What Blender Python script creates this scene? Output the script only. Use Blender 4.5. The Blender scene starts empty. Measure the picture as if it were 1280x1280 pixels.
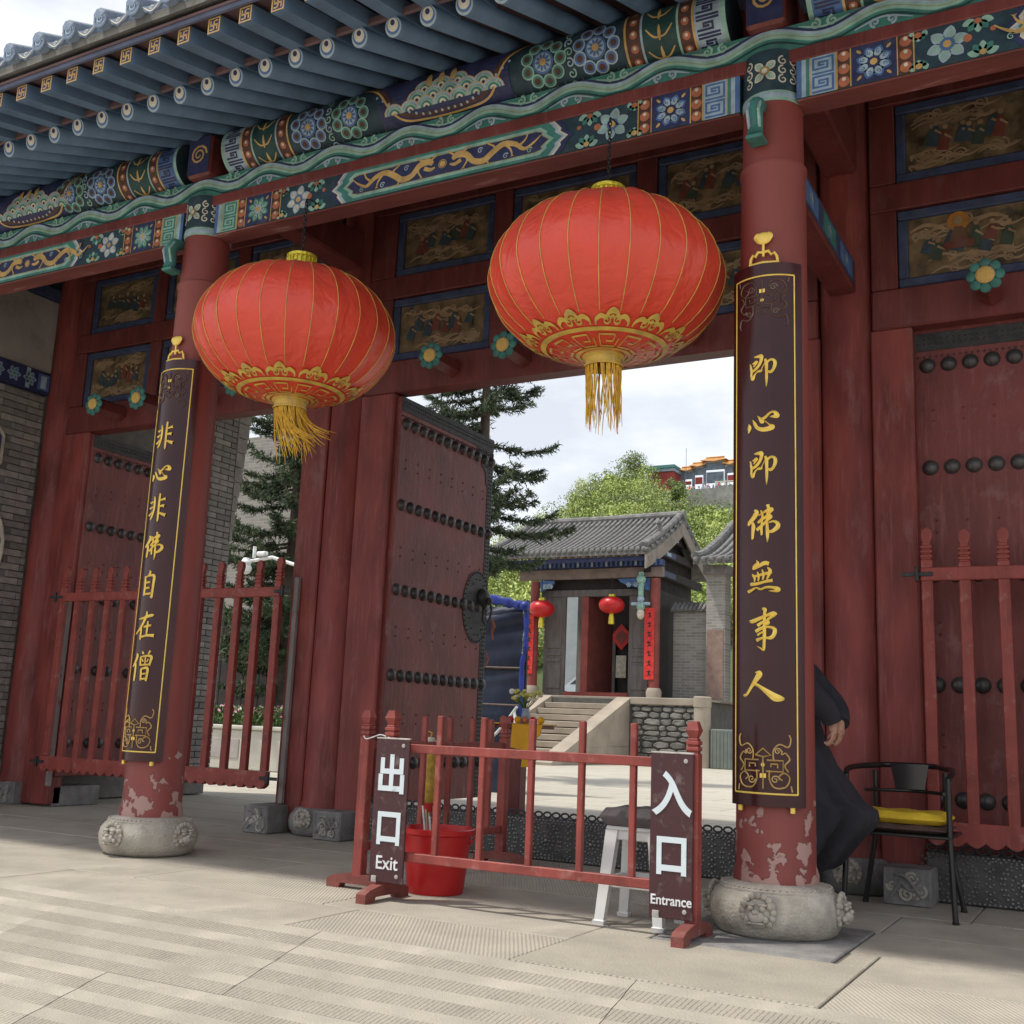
import bpy, math, random
from mathutils import Vector, Matrix
random.seed(7)
sin, cos, pi, sqrt = math.sin, math.cos, math.pi, math.sqrt
SC = bpy.context.scene
COL = SC.collection

# ------------------------------------------------------------------ camera, sky, sun, exposure
RIGHT = Vector((0.878083, 0.476752, 0.040952)); DOWN = Vector((-0.054816, 0.18524, -0.981163)); FWD = Vector((-0.475357, 0.859299, 0.188789))
cd = bpy.data.cameras.new('camera'); cam = bpy.data.objects.new('camera', cd); COL.objects.link(cam)
m = Matrix.Identity(4)
for i in range(3):
    m[i][0] = RIGHT[i]; m[i][1] = -DOWN[i]; m[i][2] = -FWD[i]
m.translation = Vector((0, 0, 1.0))
cam.matrix_world = m
cd.sensor_width = 36; cd.lens = 36 * 1387.5 / 1280; cd.clip_start = 0.05; cd.clip_end = 3000
SC.camera = cam
SUN_DIR = Vector((-0.40, -0.276, 1.0)).normalized()          # towards the sun
world = bpy.data.worlds.new('World'); SC.world = world; world.use_nodes = True
nt = world.node_tree; nt.nodes.clear()
def wn(t, **k):
    n = nt.nodes.new(t)
    for a, b in k.items(): setattr(n, a, b)
    return n
sky = wn('ShaderNodeTexSky', sky_type='NISHITA', sun_disc=False)
sky.sun_elevation = math.asin(SUN_DIR.z); sky.sun_rotation = math.atan2(SUN_DIR.x, SUN_DIR.y)
sky.air_density = 1.0; sky.dust_density = 3.0; sky.altitude = 900
tc = wn('ShaderNodeTexCoord')
nz = wn('ShaderNodeTexNoise'); nz.inputs['Scale'].default_value = 4.2; nz.inputs['Detail'].default_value = 8; nz.inputs['Roughness'].default_value = 0.55
mp = wn('ShaderNodeMapping'); mp.inputs['Scale'].default_value = (1, 1, 2.6); mp.inputs['Location'].default_value = (2.3, 1.1, 0.4)
nt.links.new(tc.outputs['Generated'], mp.inputs['Vector']); nt.links.new(mp.outputs['Vector'], nz.inputs['Vector'])
cr = wn('ShaderNodeValToRGB')
cr.color_ramp.elements[0].position = 0.40; cr.color_ramp.elements[0].color = (2.75, 2.8, 2.9, 1)
cr.color_ramp.elements[1].position = 0.64; cr.color_ramp.elements[1].color = (4.0, 4.03, 4.08, 1)
nt.links.new(nz.outputs['Fac'], cr.inputs['Fac'])
mx = wn('ShaderNodeMix', data_type='RGBA'); mx.inputs['Factor'].default_value = 0.86
nt.links.new(sky.outputs['Color'], mx.inputs['A']); nt.links.new(cr.outputs['Color'], mx.inputs['B'])
bg = wn('ShaderNodeBackground'); bg.inputs['Strength'].default_value = 0.15
out = wn('ShaderNodeOutputWorld')
nt.links.new(mx.outputs['Result'], bg.inputs['Color']); nt.links.new(bg.outputs['Background'], out.inputs['Surface'])
sd = bpy.data.lights.new('sun', 'SUN'); sd.energy = 1.75; sd.angle = math.radians(3); sd.color = (1.0, 0.95, 0.86)
so = bpy.data.objects.new('sun', sd); COL.objects.link(so); so.rotation_euler = (-SUN_DIR).to_track_quat('-Z', 'Y').to_euler()
so.location = (-10, -10, 30)
SC.view_settings.view_transform = 'Standard'; SC.view_settings.look = 'None'; SC.view_settings.exposure = 1.0; SC.view_settings.gamma = 1
SC.view_settings.use_curve_mapping = False
SC.cycles.max_bounces = 5; SC.cycles.diffuse_bounces = 4; SC.cycles.glossy_bounces = 2
SC.cycles.caustics_reflective = False; SC.cycles.caustics_refractive = False

# ------------------------------------------------------------------ materials
MATS = {}
def mat(name, col, rough=0.65, var=0.2, scale=4.0, bump=0.15, bscale=45.0, metal=0.0, spec=0.4, coat=0.0, rnd=0.0, col2=None, dirt=None, dirt_scale=2.0, dirt_amt=0.5, stretch=None, streak=0.0):
    if name in MATS: return MATS[name]
    m = bpy.data.materials.new(name); m.use_nodes = True; t = m.node_tree; t.nodes.clear()
    N = t.nodes.new; L = t.links.new
    o = N('ShaderNodeOutputMaterial'); b = N('ShaderNodeBsdfPrincipled'); L(b.outputs[0], o.inputs[0])
    tcn = N('ShaderNodeTexCoord'); vec = tcn.outputs['Object']
    if stretch:
        mpn = N('ShaderNodeMapping'); mpn.inputs['Scale'].default_value = stretch; L(vec, mpn.inputs['Vector']); vec = mpn.outputs['Vector']
    n1 = N('ShaderNodeTexNoise'); n1.inputs['Scale'].default_value = scale; n1.inputs['Detail'].default_value = 6; L(vec, n1.inputs['Vector'])
    r1 = N('ShaderNodeMapRange'); r1.inputs['From Min'].default_value = 0.3; r1.inputs['From Max'].default_value = 0.7; L(n1.outputs['Fac'], r1.inputs['Value'])
    mixc = N('ShaderNodeMix'); mixc.data_type = 'RGBA'; L(r1.outputs['Result'], mixc.inputs['Factor'])
    c2 = col2 or tuple(min(1, c * (1 + var)) for c in col)
    mixc.inputs['A'].default_value = (*[c * (1 - var) for c in col], 1); mixc.inputs['B'].default_value = (*c2, 1)
    cout = mixc.outputs['Result']
    if dirt:
        n3 = N('ShaderNodeTexNoise'); n3.inputs['Scale'].default_value = dirt_scale; n3.inputs['Detail'].default_value = 9; n3.inputs['Roughness'].default_value = 0.65; L(vec, n3.inputs['Vector'])
        r3 = N('ShaderNodeMapRange'); r3.inputs['From Min'].default_value = 0.56; r3.inputs['From Max'].default_value = 0.68; r3.inputs['To Max'].default_value = dirt_amt; L(n3.outputs['Fac'], r3.inputs['Value'])
        md = N('ShaderNodeMix'); md.data_type = 'RGBA'; L(r3.outputs['Result'], md.inputs['Factor']); L(cout, md.inputs['A']); md.inputs['B'].default_value = (*dirt, 1); cout = md.outputs['Result']
    if streak:
        mps = N('ShaderNodeMapping'); mps.inputs['Scale'].default_value = (4, 4, 0.35); mps.inputs['Location'].default_value = (1.7, 0.3, 2.1); L(tcn.outputs['Object'], mps.inputs['Vector'])
        n4 = N('ShaderNodeTexNoise'); n4.inputs['Scale'].default_value = 6.0; n4.inputs['Detail'].default_value = 10; n4.inputs['Roughness'].default_value = 0.75; L(mps.outputs['Vector'], n4.inputs['Vector'])
        r4 = N('ShaderNodeMapRange'); r4.inputs['From Min'].default_value = 0.52; r4.inputs['From Max'].default_value = 0.72; r4.inputs['To Max'].default_value = streak; L(n4.outputs['Fac'], r4.inputs['Value'])
        ms_ = N('ShaderNodeMix'); ms_.data_type = 'RGBA'; L(r4.outputs['Result'], ms_.inputs['Factor']); L(cout, ms_.inputs['A']); ms_.inputs['B'].default_value = (*[min(1, c * 1.45 + 0.045) for c in col], 1); cout = ms_.outputs['Result']
    if rnd:
        oi = N('ShaderNodeObjectInfo'); rr = N('ShaderNodeMapRange'); rr.inputs['To Min'].default_value = 1 - rnd; rr.inputs['To Max'].default_value = 1 + rnd; L(oi.outputs['Random'], rr.inputs['Value'])
        hs = N('ShaderNodeHueSaturation'); L(rr.outputs['Result'], hs.inputs['Value']); L(cout, hs.inputs['Color']); cout = hs.outputs['Color']
    L(cout, b.inputs['Base Color'])
    b.inputs['Roughness'].default_value = rough; b.inputs['Metallic'].default_value = metal; b.inputs['Specular IOR Level'].default_value = spec; b.inputs['Coat Weight'].default_value = coat; b.inputs['Coat Roughness'].default_value = 0.12
    if bump:
        n2 = N('ShaderNodeTexNoise'); n2.inputs['Scale'].default_value = bscale; n2.inputs['Detail'].default_value = 5; L(vec, n2.inputs['Vector'])
        bp = N('ShaderNodeBump'); bp.inputs['Strength'].default_value = bump; bp.inputs['Distance'].default_value = 0.02; L(n2.outputs['Fac'], bp.inputs['Height']); L(bp.outputs['Normal'], b.inputs['Normal'])
    MATS[name] = m
    return m
def flat(name, col, rough=0.6, **k):
    g_ = sum(col) / 3; return mat(name, col, rough, var=0.28, scale=11, bump=0.06, dirt=tuple(0.45 * c + 0.35 * g_ + 0.035 for c in col), dirt_scale=9, dirt_amt=0.75, **k)

RED = mat('red_paint', (0.205, 0.043, 0.037), 0.58, 0.42, 2.2, 0.12, 30, dirt=(0.28, 0.13, 0.12), dirt_scale=3.5, dirt_amt=0.45, stretch=(2, 2, 0.6), streak=0.75)
REDD = mat('dark_red_paint', (0.155, 0.036, 0.033), 0.5, 0.25, 2.5, 0.12, 30, dirt=(0.21, 0.10, 0.095), dirt_scale=4, dirt_amt=0.4, stretch=(2, 2, 0.7), streak=0.55)
REDB = mat('barrier_red_paint', (0.265, 0.054, 0.044), 0.55, 0.3, 5, 0.1, 60, dirt=(0.40, 0.22, 0.19), dirt_scale=11, dirt_amt=0.5, streak=0.6)
REDU = mat('beam_underside_red', (0.19, 0.055, 0.05), 0.7, 0.25, 3, 0.2, 30, dirt=(0.42, 0.27, 0.26), dirt_scale=3.0, dirt_amt=0.75, stretch=(0.5, 2, 2))
IRON = mat('dark_iron', (0.050, 0.049, 0.052), 0.55, 0.3, 12, 0.3, 60, metal=0.3)
STUD = mat('stud_iron', (0.075, 0.070, 0.072), 0.36, 0.2, 20, 0.1, 60, metal=0.4, rnd=0.2)
STUD2 = mat('bright_stud', (0.22, 0.215, 0.21), 0.33, 0.2, 20, 0.0, metal=0.6); THRI = mat('threshold_iron', (0.085, 0.082, 0.08), 0.55, 0.3, 9, 0.3, 60, metal=0.2)
STONE = mat('carved_stone', (0.43, 0.395, 0.34), 0.85, 0.28, 7, 0.5, 70, dirt=(0.15, 0.14, 0.13), dirt_scale=4, dirt_amt=0.5)
STONED = mat('grey_stone', (0.225, 0.22, 0.215), 0.85, 0.3, 7, 0.5, 60, dirt=(0.28, 0.27, 0.26), dirt_scale=5, dirt_amt=0.5)
SLAB = mat('paving_stone', (0.40, 0.365, 0.305), 0.9, 0.18, 2.5, 0.4, 90, dirt=(0.31, 0.285, 0.24), dirt_scale=2.2, dirt_amt=0.55, rnd=0.06)
BRICK = mat('grey_brick', (0.245, 0.23, 0.215), 0.9, 0.2, 9, 0.4, 60, rnd=0.28)
MORTAR = mat('mortar', (0.19, 0.18, 0.17), 0.95, 0.2, 9, 0.4, 60)
PLASTER = mat('plaster', (0.36, 0.33, 0.31), 0.9, 0.15, 3, 0.2, 30, dirt=(0.2, 0.18, 0.17), dirt_scale=2, dirt_amt=0.6)
GOLD = mat('gold_leaf', (0.98, 0.66, 0.13), 0.42, 0.12, 20, 0.08, 80, metal=0.1, spec=0.6)
GOLDP = flat('gold_paint', (0.56, 0.36, 0.13), 0.5)
LACQ = mat('maroon_lacquer', (0.045, 0.011, 0.013), 0.27, 0.2, 3, 0.03, 12, spec=0.3, coat=0.15)
CARVE = mat('carved_lacquer', (0.16, 0.10, 0.075), 0.4, 0.3, 30, 0.1, 80, metal=0.2)
WHITE = flat('white_paint', (0.72, 0.74, 0.74), 0.45)
NAVY = flat('navy_paint', (0.030, 0.036, 0.105)); BLUE = flat('blue_paint', (0.075, 0.15, 0.34)); PALEB = flat('pale_blue_paint', (0.33, 0.43, 0.52))
TEAL = flat('teal_paint', (0.055, 0.20, 0.175)); MINT = flat('mint_paint', (0.27, 0.45, 0.38)); DKGREEN = flat('dark_green_paint', (0.018, 0.060, 0.058)); DKBLUE = flat('dark_teal_blue_paint', (0.022, 0.05, 0.07))
ORANGE = flat('orange_paint', (0.42, 0.14, 0.075)); BROWN = flat('brown_paint', (0.085, 0.038, 0.03)); CREAM = flat('cream_paint', (0.60, 0.56, 0.46)); OCHRE = flat('ochre_paint', (0.30, 0.21, 0.09))
BLUEG = flat('blue_grey_frame_paint', (0.050, 0.066, 0.135), 0.6)
RAFT = mat('rafter_blue_green', (0.11, 0.185, 0.29), 0.6, 0.25, 4, 0.1, 30); SOFFIT = mat('soffit_red_brown', (0.15, 0.095, 0.10), 0.75, 0.25, 3, 0.1, 30)
TILE = mat('grey_roof_tile', (0.17, 0.168, 0.162), 0.85, 0.35, 5, 0.3, 40, rnd=0.1); TILEB = mat('blue_grey_eave_tile', (0.16, 0.21, 0.29), 0.6, 0.25, 8, 0.3, 50)
BLACKM = mat('black_metal', (0.012, 0.012, 0.013), 0.3, 0.2, 8, 0.03, 50, spec=0.5)

# ------------------------------------------------------------------ mesh builder
def origin(p):
    v = Vector((0, 0, 0))
    while p: v += p.location; p = p.parent
    return v
class MB:
    def __init__(s): s.v = []; s.f = []; s.mi = []; s.mats = []
    def idx(s, m):
        if m not in s.mats: s.mats.append(m)
        return s.mats.index(m)
    def add(s, vs, fs, m):
        o = len(s.v); s.v += [tuple(v) for v in vs]; i = s.idx(m)
        for f in fs: s.f.append(tuple(a + o for a in f)); s.mi.append(i)
    def box(s, x0, x1, y0, y1, z0, z1, m, c=0.006):
        if x1 < x0: x0, x1 = x1, x0
        if y1 < y0: y0, y1 = y1, y0
        if z1 < z0: z0, z1 = z1, z0
        c = min(c, (x1 - x0) / 3, (y1 - y0) / 3, (z1 - z0) / 3)
        X = (x0, x1); Y = (y0, y1); Z = (z0, z1); vs = []; id = {}
        for i in (0, 1):
            for j in (0, 1):
                for k in (0, 1):
                    sx = c if i == 0 else -c; sy = c if j == 0 else -c; sz = c if k == 0 else -c
                    id[i, j, k] = len(vs)
                    vs += [(X[i], Y[j] + sy, Z[k] + sz), (X[i] + sx, Y[j], Z[k] + sz), (X[i] + sx, Y[j] + sy, Z[k])]
        I = lambda i, j, k, a: id[i, j, k] + a
        fs = []
        for i in (0, 1): fs.append((I(i,0,0,0), I(i,1,0,0), I(i,1,1,0), I(i,0,1,0)))
        for j in (0, 1): fs.append((I(0,j,0,1), I(1,j,0,1), I(1,j,1,1), I(0,j,1,1)))
        for k in (0, 1): fs.append((I(0,0,k,2), I(1,0,k,2), I(1,1,k,2), I(0,1,k,2)))
        for j in (0, 1):
            for k in (0, 1): fs.append((I(0,j,k,1), I(1,j,k,1), I(1,j,k,2), I(0,j,k,2)))
        for i in (0, 1):
            for k in (0, 1): fs.append((I(i,0,k,0), I(i,1,k,0), I(i,1,k,2), I(i,0,k,2)))
            for j in (0, 1): fs.append((I(i,j,0,0), I(i,j,1,0), I(i,j,1,1), I(i,j,0,1)))
        for i in (0, 1):
            for j in (0, 1):
                for k in (0, 1): fs.append((I(i,j,k,0), I(i,j,k,1), I(i,j,k,2)))
        s.add(vs, fs, m)
    def lathe(s, prof, m, seg=32, c=(0, 0, 0), a0=0, a1=2 * pi, cap=True):
        full = abs(a1 - a0 - 2 * pi) < 1e-6
        n = seg if full else seg + 1; vs = []; fs = []
        for r, z in prof:
            for k in range(n):
                a = a0 + (a1 - a0) * k / seg; vs.append((c[0] + r * cos(a), c[1] + r * sin(a), c[2] + z))
        for i in range(len(prof) - 1):
            for k in range(seg):
                k2 = (k + 1) % n; fs.append((i * n + k, i * n + k2, (i + 1) * n + k2, (i + 1) * n + k))
        if cap and full:
            fs.append(tuple(range(n))[::-1]); fs.append(tuple((len(prof) - 1) * n + k for k in range(n)))
        s.add(vs, fs, m)
    def tube(s, path, r, m, seg=8, cap=True, flat_=1.0):
        path = [Vector(p) for p in path]; n = len(path)
        rs = r if isinstance(r, (list, tuple)) else [r] * n
        vs = []; fs = []; ref = None
        for i, p in enumerate(path):
            d = (path[min(i + 1, n - 1)] - path[max(i - 1, 0)]).normalized()
            if ref is None:
                ref = Vector((0, 0, 1)) if abs(d.z) < 0.9 else Vector((0, 1, 0))
            u = d.cross(ref).normalized(); w = u.cross(d).normalized(); ref = w
            for k in range(seg):
                a = 2 * pi * k / seg; vs.append(p + (u * cos(a) + w * sin(a) * flat_) * rs[i])
        for i in range(n - 1):
            for k in range(seg):
                k2 = (k + 1) % seg; fs.append((i * seg + k, i * seg + k2, (i + 1) * seg + k2, (i + 1) * seg + k))
        if cap:
            fs.append(tuple(range(seg))[::-1]); fs.append(tuple((n - 1) * seg + k for k in range(seg)))
        s.add(vs, fs, m)
    def prism(s, poly, axis, a, b, m):
        """poly: 2d points; extruded along axis 0/1/2 from a to b"""
        def P(p, t):
            return (t, p[0], p[1]) if axis == 0 else ((p[0], t, p[1]) if axis == 1 else (p[0], p[1], t))
        n = len(poly); vs = [P(p, a) for p in poly] + [P(p, b) for p in poly]
        fs = [tuple(range(n))[::-1], tuple(range(n, 2 * n))] + [(k, (k + 1) % n, n + (k + 1) % n, n + k) for k in range(n)]
        s.add(vs, fs, m)
    def sphere(s, c, r, m, seg=12, rings=8, sc=(1, 1, 1)):
        prof = [(max(1e-4, r * sin(pi * i / rings)), -r * cos(pi * i / rings)) for i in range(rings + 1)]
        o = len(s.v); s.lathe(prof, m, seg, (0, 0, 0), cap=False)
        for i in range(o, len(s.v)):
            v = s.v[i]; s.v[i] = (c[0] + v[0] * sc[0], c[1] + v[1] * sc[1], c[2] + v[2] * sc[2])
    def mesh(s, name):
        me = bpy.data.meshes.new(name); me.from_pydata(s.v, [], s.f)
        for mm in s.mats: me.materials.append(mm)
        me.polygons.foreach_set('material_index', s.mi); me.update(); return me
    def build(s, name, parent=None, smooth=False, world=True):
        if world and parent is not None:
            o = origin(parent)
            if o.length > 0: s.v = [(v[0] - o.x, v[1] - o.y, v[2] - o.z) for v in s.v]
        me = s.mesh(name)
        if smooth:
            me.polygons.foreach_set('use_smooth', [True] * len(me.polygons))
            try: me.set_sharp_from_angle(angle=math.radians(40))
            except Exception: pass
        return link(name, me, parent)
def link(name, me, parent=None, loc=None, rot=None):
    ob = bpy.data.objects.new(name, me); COL.objects.link(ob)
    if parent is not None: ob.parent = parent
    if loc is not None:
        o = origin(parent) if parent is not None else Vector((0, 0, 0))
        ob.location = Vector(loc) - o
    if rot is not None: ob.rotation_euler = rot
    return ob
def tag(o, label=None, cat=None, group=None, kind=None):
    if label: o['label'] = label
    if cat: o['category'] = cat
    if group: o['group'] = group
    if kind: o['kind'] = kind
    return o
def thing(name, loc, label, cat, group=None):
    e = bpy.data.objects.new(name, None); COL.objects.link(e); e.location = loc; e.empty_display_size = 0.2
    return tag(e, label, cat, group)
def structure(o): o['kind'] = 'structure'; return o
def boxpart(name, parent, dims, m, c=0.006):
    b = MB(); b.box(*dims, m, c); return b.build(name, parent)
def catmull(pts, n=6):
    out = []
    P = [pts[0]] + list(pts) + [pts[-1]]
    for i in range(1, len(P) - 2):
        for k in range(n):
            t = k / n; a, b, c, d = P[i - 1], P[i], P[i + 1], P[i + 2]
            out.append(tuple(0.5 * ((2 * b[j]) + (-a[j] + c[j]) * t + (2 * a[j] - 5 * b[j] + 4 * c[j] - d[j]) * t * t + (-a[j] + 3 * b[j] - 3 * c[j] + d[j]) * t ** 3) for j in range(len(b))))
    out.append(tuple(pts[-1])); return out
class Paint:
    """flat painted shapes in (u,v) mapped onto a surface by f(u,v,h)"""
    def __init__(s, f, h0=0.003, dh=0.0012): s.f = f; s.b = MB(); s.h0 = h0; s.dh = dh
    def H(s, l): return s.h0 + s.dh * l
    def poly(s, pts, m, l=0):
        s.b.add([s.f(u, v, s.H(l)) for u, v in pts], [tuple(range(len(pts)))], m)
    def rect(s, u0, u1, v0, v1, m, l=0, nu=1, nv=1):
        vs = [s.f(u0 + (u1 - u0) * i / nu, v0 + (v1 - v0) * j / nv, s.H(l)) for j in range(nv + 1) for i in range(nu + 1)]
        fs = [(j * (nu + 1) + i, j * (nu + 1) + i + 1, (j + 1) * (nu + 1) + i + 1, (j + 1) * (nu + 1) + i) for j in range(nv) for i in range(nu)]
        s.b.add(vs, fs, m)
    def stroke(s, pts, m, w=None, l=0, smooth=6, raise_=0.0):
        """pts (u,v[,w])"""
        P = [(p[0], p[1], p[2] if len(p) > 2 else w) for p in pts]
        if smooth > 1 and len(P) > 2: P = catmull(P, smooth)
        vs = []; fs = []
        for i, p in enumerate(P):
            a = P[max(i - 1, 0)]; b = P[min(i + 1, len(P) - 1)]
            dx, dy = b[0] - a[0], b[1] - a[1]; d = sqrt(dx * dx + dy * dy) or 1e-9
            nx, ny = -dy / d, dx / d; hw = max(p[2], 1e-4) / 2
            vs += [s.f(p[0] + nx * hw, p[1] + ny * hw, s.H(l)), s.f(p[0], p[1], s.H(l) + raise_), s.f(p[0] - nx * hw, p[1] - ny * hw, s.H(l))]
        for i in range(len(P) - 1):
            a = i * 3; fs += [(a, a + 1, a + 4, a + 3), (a + 1, a + 2, a + 5, a + 4)]
        s.b.add(vs, fs, m)
    def disc(s, u, v, r, m, l=0, n=16, rv=None, r0=0.0):
        rv = rv or r; rings = 3; vs = []; fs = []
        for j in range(rings + 1):
            q = r0 + (1 - r0) * j / rings
            for k in range(n):
                a = 2 * pi * k / n; vs.append(s.f(u + r * q * cos(a), v + rv * q * sin(a), s.H(l)))
        for j in range(rings):
            for k in range(n):
                k2 = (k + 1) % n; fs.append((j * n + k, j * n + k2, (j + 1) * n + k2, (j + 1) * n + k))
        s.b.add(vs, fs, m)
    def petal(s, u, v, ang, r0, r1, wid, m, l=0):
        """leaf shape from r0 to r1 along ang"""
        pts = []
        for i in range(9):
            t = i / 8; r = r0 + (r1 - r0) * t; w = wid * sin(pi * min(1, t * 0.92 + 0.08)) ** 0.7
            pts.append((u + r * cos(ang), v + r * sin(ang), w * (1 - 0.1 * t)))
        s.stroke(pts, m, l=l, smooth=1)
    def spiral(s, u, v, r, a0, turns, m, w, l=0, sgn=1):
        n = int(10 * turns) + 2
        s.stroke([(u + r * (1 - 0.85 * i / n) * cos(a0 + sgn * 2 * pi * turns * i / n), v + r * (1 - 0.85 * i / n) * sin(a0 + sgn * 2 * pi * turns * i / n), w * (1 - 0.4 * i / n)) for i in range(n + 1)], m, l=l, smooth=1)
    def flower(s, u, v, r, cols, n=6, l=1, rot=0.0):
        a, b, c, d = cols
        for k in range(n):
            t = rot + 2 * pi * k / n; s.petal(u, v, t, r * 0.22, r, r * 0.62, a, l)
        for k in range(n):
            t = rot + 2 * pi * k / n; s.petal(u, v, t, r * 0.34, r * 0.86, r * 0.40, b, l + 1)
            s.spiral(u + r * 0.62 * cos(t), v + r * 0.62 * sin(t), r * 0.13, t, 0.9, a, r * 0.06, l + 2)
        s.disc(u, v, r * 0.36, c, l + 3, 12); s.disc(u, v, r * 0.20, d, l + 4, 10)
    def fret(s, u0, u1, v0, v1, m, w, l=1):
        """square spiral key"""
        cu, cv = (u0 + u1) / 2, (v0 + v1) / 2; a, b = (u1 - u0) / 2, (v1 - v0) / 2
        pts = [(-1, -1), (1, -1), (1, 1), (-1, 1), (-1, -0.4), (0.45, -0.4), (0.45, 0.45), (-0.4, 0.45), (-0.4, 0.05), (0.05, 0.05)]
        for i in range(len(pts) - 1):
            p, q = pts[i], pts[i + 1]; x0, x1 = sorted((p[0], q[0])); y0, y1 = sorted((p[1], q[1]))
            s.rect(cu + x0 * a - w / 2, cu + x1 * a + w / 2, cv + y0 * b - w / 2, cv + y1 * b + w / 2, m, l + (i % 2) * 0.2)
    def build(s, name, parent):
        return s.b.build(name, parent)

# ------------------------------------------------------------------ ground, terrace, ramp, courtyard
def chisel(name, col, rot, scale, strength=0.9):
    m = mat(name, col, 0.92, 0.12, 3, 0.0, rnd=0.06, dirt=(0.30, 0.27, 0.22), dirt_scale=1.5, dirt_amt=0.5)
    t = m.node_tree; b = [n for n in t.nodes if n.type == 'BSDF_PRINCIPLED'][0]; N = t.nodes.new; L = t.links.new
    tcn = N('ShaderNodeTexCoord'); mpn = N('ShaderNodeMapping'); mpn.inputs['Rotation'].default_value = (0, 0, rot); L(tcn.outputs['Object'], mpn.inputs['Vector'])
    w = N('ShaderNodeTexWave'); w.inputs['Scale'].default_value = scale; w.inputs['Distortion'].default_value = 1.2; w.inputs['Detail'].default_value = 2; w.inputs['Detail Scale'].default_value = 1.5; L(mpn.outputs['Vector'], w.inputs['Vector'])
    n2 = N('ShaderNodeTexNoise'); n2.inputs['Scale'].default_value = 70; L(tcn.outputs['Object'], n2.inputs['Vector'])
    ad = N('ShaderNodeMath'); ad.operation = 'ADD'; L(w.outputs['Fac'], ad.inputs[0]); L(n2.outputs['Fac'], ad.inputs[1])
    bp = N('ShaderNodeBump'); bp.inputs['Strength'].default_value = strength; bp.inputs['Distance'].default_value = 0.012; L(ad.outputs[0], bp.inputs['Height']); L(bp.outputs['Normal'], b.inputs['Normal'])
    return m
CH1 = chisel('chiselled_band', (0.385, 0.35, 0.29), 0.25, 14.0, 0.75)
CH2 = chisel('chiselled_slab', (0.425, 0.388, 0.32), 0.85, 17.0, 0.6)
CH3 = chisel('chiselled_slab_fine', (0.40, 0.365, 0.305), -0.5, 16.0, 0.4)
GRND = mat('plaza_stone', (0.45, 0.42, 0.36), 0.9, 0.15, 0.8, 0.3, 40)
g = MB(); g.box(-600, 600, -400, 900, -1.2, -0.66, GRND); structure(g.build('ground'))
tb = MB(); tb.box(-13.5, 5.5, 4.5, 8.0, -0.6, -0.009, mat('dirt_filled_joint', (0.15, 0.135, 0.115), 0.95, 0.3, 9, 0.3)); terrace = structure(tb.build('terrace'))
def slabmesh(w, d, m, h=0.03):
    b = MB(); b.box(-w / 2, w / 2, -d / 2, d / 2, -h, 0, m, 0.005); return b.mesh('paving_slab')
rows = [(4.5, 5.12), (5.12, 5.74), (5.74, 6.42), (6.42, 7.12), (7.12, 8.0)]
for ri, (ya, yb) in enumerate(rows):
    spans = [(-13.4, -2.42), (-1.08, 5.4)] if ri < 2 else ([(-13.4, -2.115), (-1.23, 5.4)] if ri == 2 else [(-13.4, 5.4)])
    for xa, xb in spans:
        n = max(2, round((xb - xa) / 1.55)); cut = [xa] + [xa + (xb - xa) * (k + 0.22 * sin(k * 2.3 + ri * 1.7)) / n for k in range(1, n)] + [xb]
        for k in range(n):
            me = slabmesh(cut[k + 1] - cut[k] - 0.009, yb - ya - 0.009, CH3 if (k + ri) % 3 == 0 else SLAB)
            link('paving_slab', me, terrace, ((cut[k] + cut[k + 1]) / 2, (ya + yb) / 2, random.uniform(-0.002, 0.001)))
b = MB(); b.box(-2.416, -1.084, 4.505, 5.40, -0.03, 0.002, CH2, 0.004); b.build('chiselled_slab', terrace)
b = MB(); b.box(-2.416, -2.13, 5.405, 5.735, -0.03, 0.001, CH2, 0.004); b.box(-1.21, -1.084, 5.405, 5.735, -0.03, 0.001, CH2, 0.004); b.build('chiselled_slab', terrace)
b = MB(); b.box(-2.11, -1.235, 5.41, 6.42, -0.03, 0.006, STONED, 0.006); b.build('plinth_slab', terrace)
# ramp of serrated stone, slope 0.26, 4.5 -> 2.2
JOINT = mat('filled_joint', (0.25, 0.225, 0.19), 0.95, 0.2, 9, 0.3)
ramp = MB(); ramp.prism([(4.497, -0.62), (4.497, -0.010), (2.2, -0.610), (2.2, -0.64)], 0, -13.5, 5.5, JOINT); ramp = structure(ramp.build('ramp'))
def rampslab(w, L_):
    b = MB(); n = max(1, round(L_ / 0.165)); d = L_ / n
    for i in range(n):
        y0 = -i * d; z0 = -0.26 * i * d
        p = [(y0, z0), (y0 - d * 0.50, z0 - 0.26 * d * 0.41), (y0 - d, z0 - 0.26 * d)]
        for j in range(2):
            a, c = p[j], p[j + 1]
            b.add([(0.001, a[0], a[1]), (w - 0.001, a[0], a[1]), (w - 0.001, c[0], c[1]), (0.001, c[0], c[1])], [(0, 1, 2, 3)], SLAB if j == 0 else CH1)
    q = [(0, 0), (-L_, -0.26 * L_), (-L_, -0.26 * L_ - 0.05), (0, -0.05)]
    for xx in (0.002, w - 0.002): b.add([(xx, a, c - 0.001) for a, c in q], [(0, 1, 2, 3)], SLAB)
    return b.mesh('ramp_slab')
yy = 4.492
for ri, L_ in enumerate((0.66, 0.66, 0.66, 0.32)):
    me = rampslab(1.612, L_ - 0.003); x = -13.5 + [0.0, 0.93, 0.35, 1.2][ri] + 0.39
    while x < 5.3:
        link('ramp_slab', me, ramp, (x, yy, -0.26 * (4.492 - yy) + random.uniform(-0.003, 0.002))); x += 1.614
    yy -= L_
PAVE = mat('courtyard_paving', (0.47, 0.44, 0.37), 0.9, 0.1, 0.7, 0.2, 30)
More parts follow.
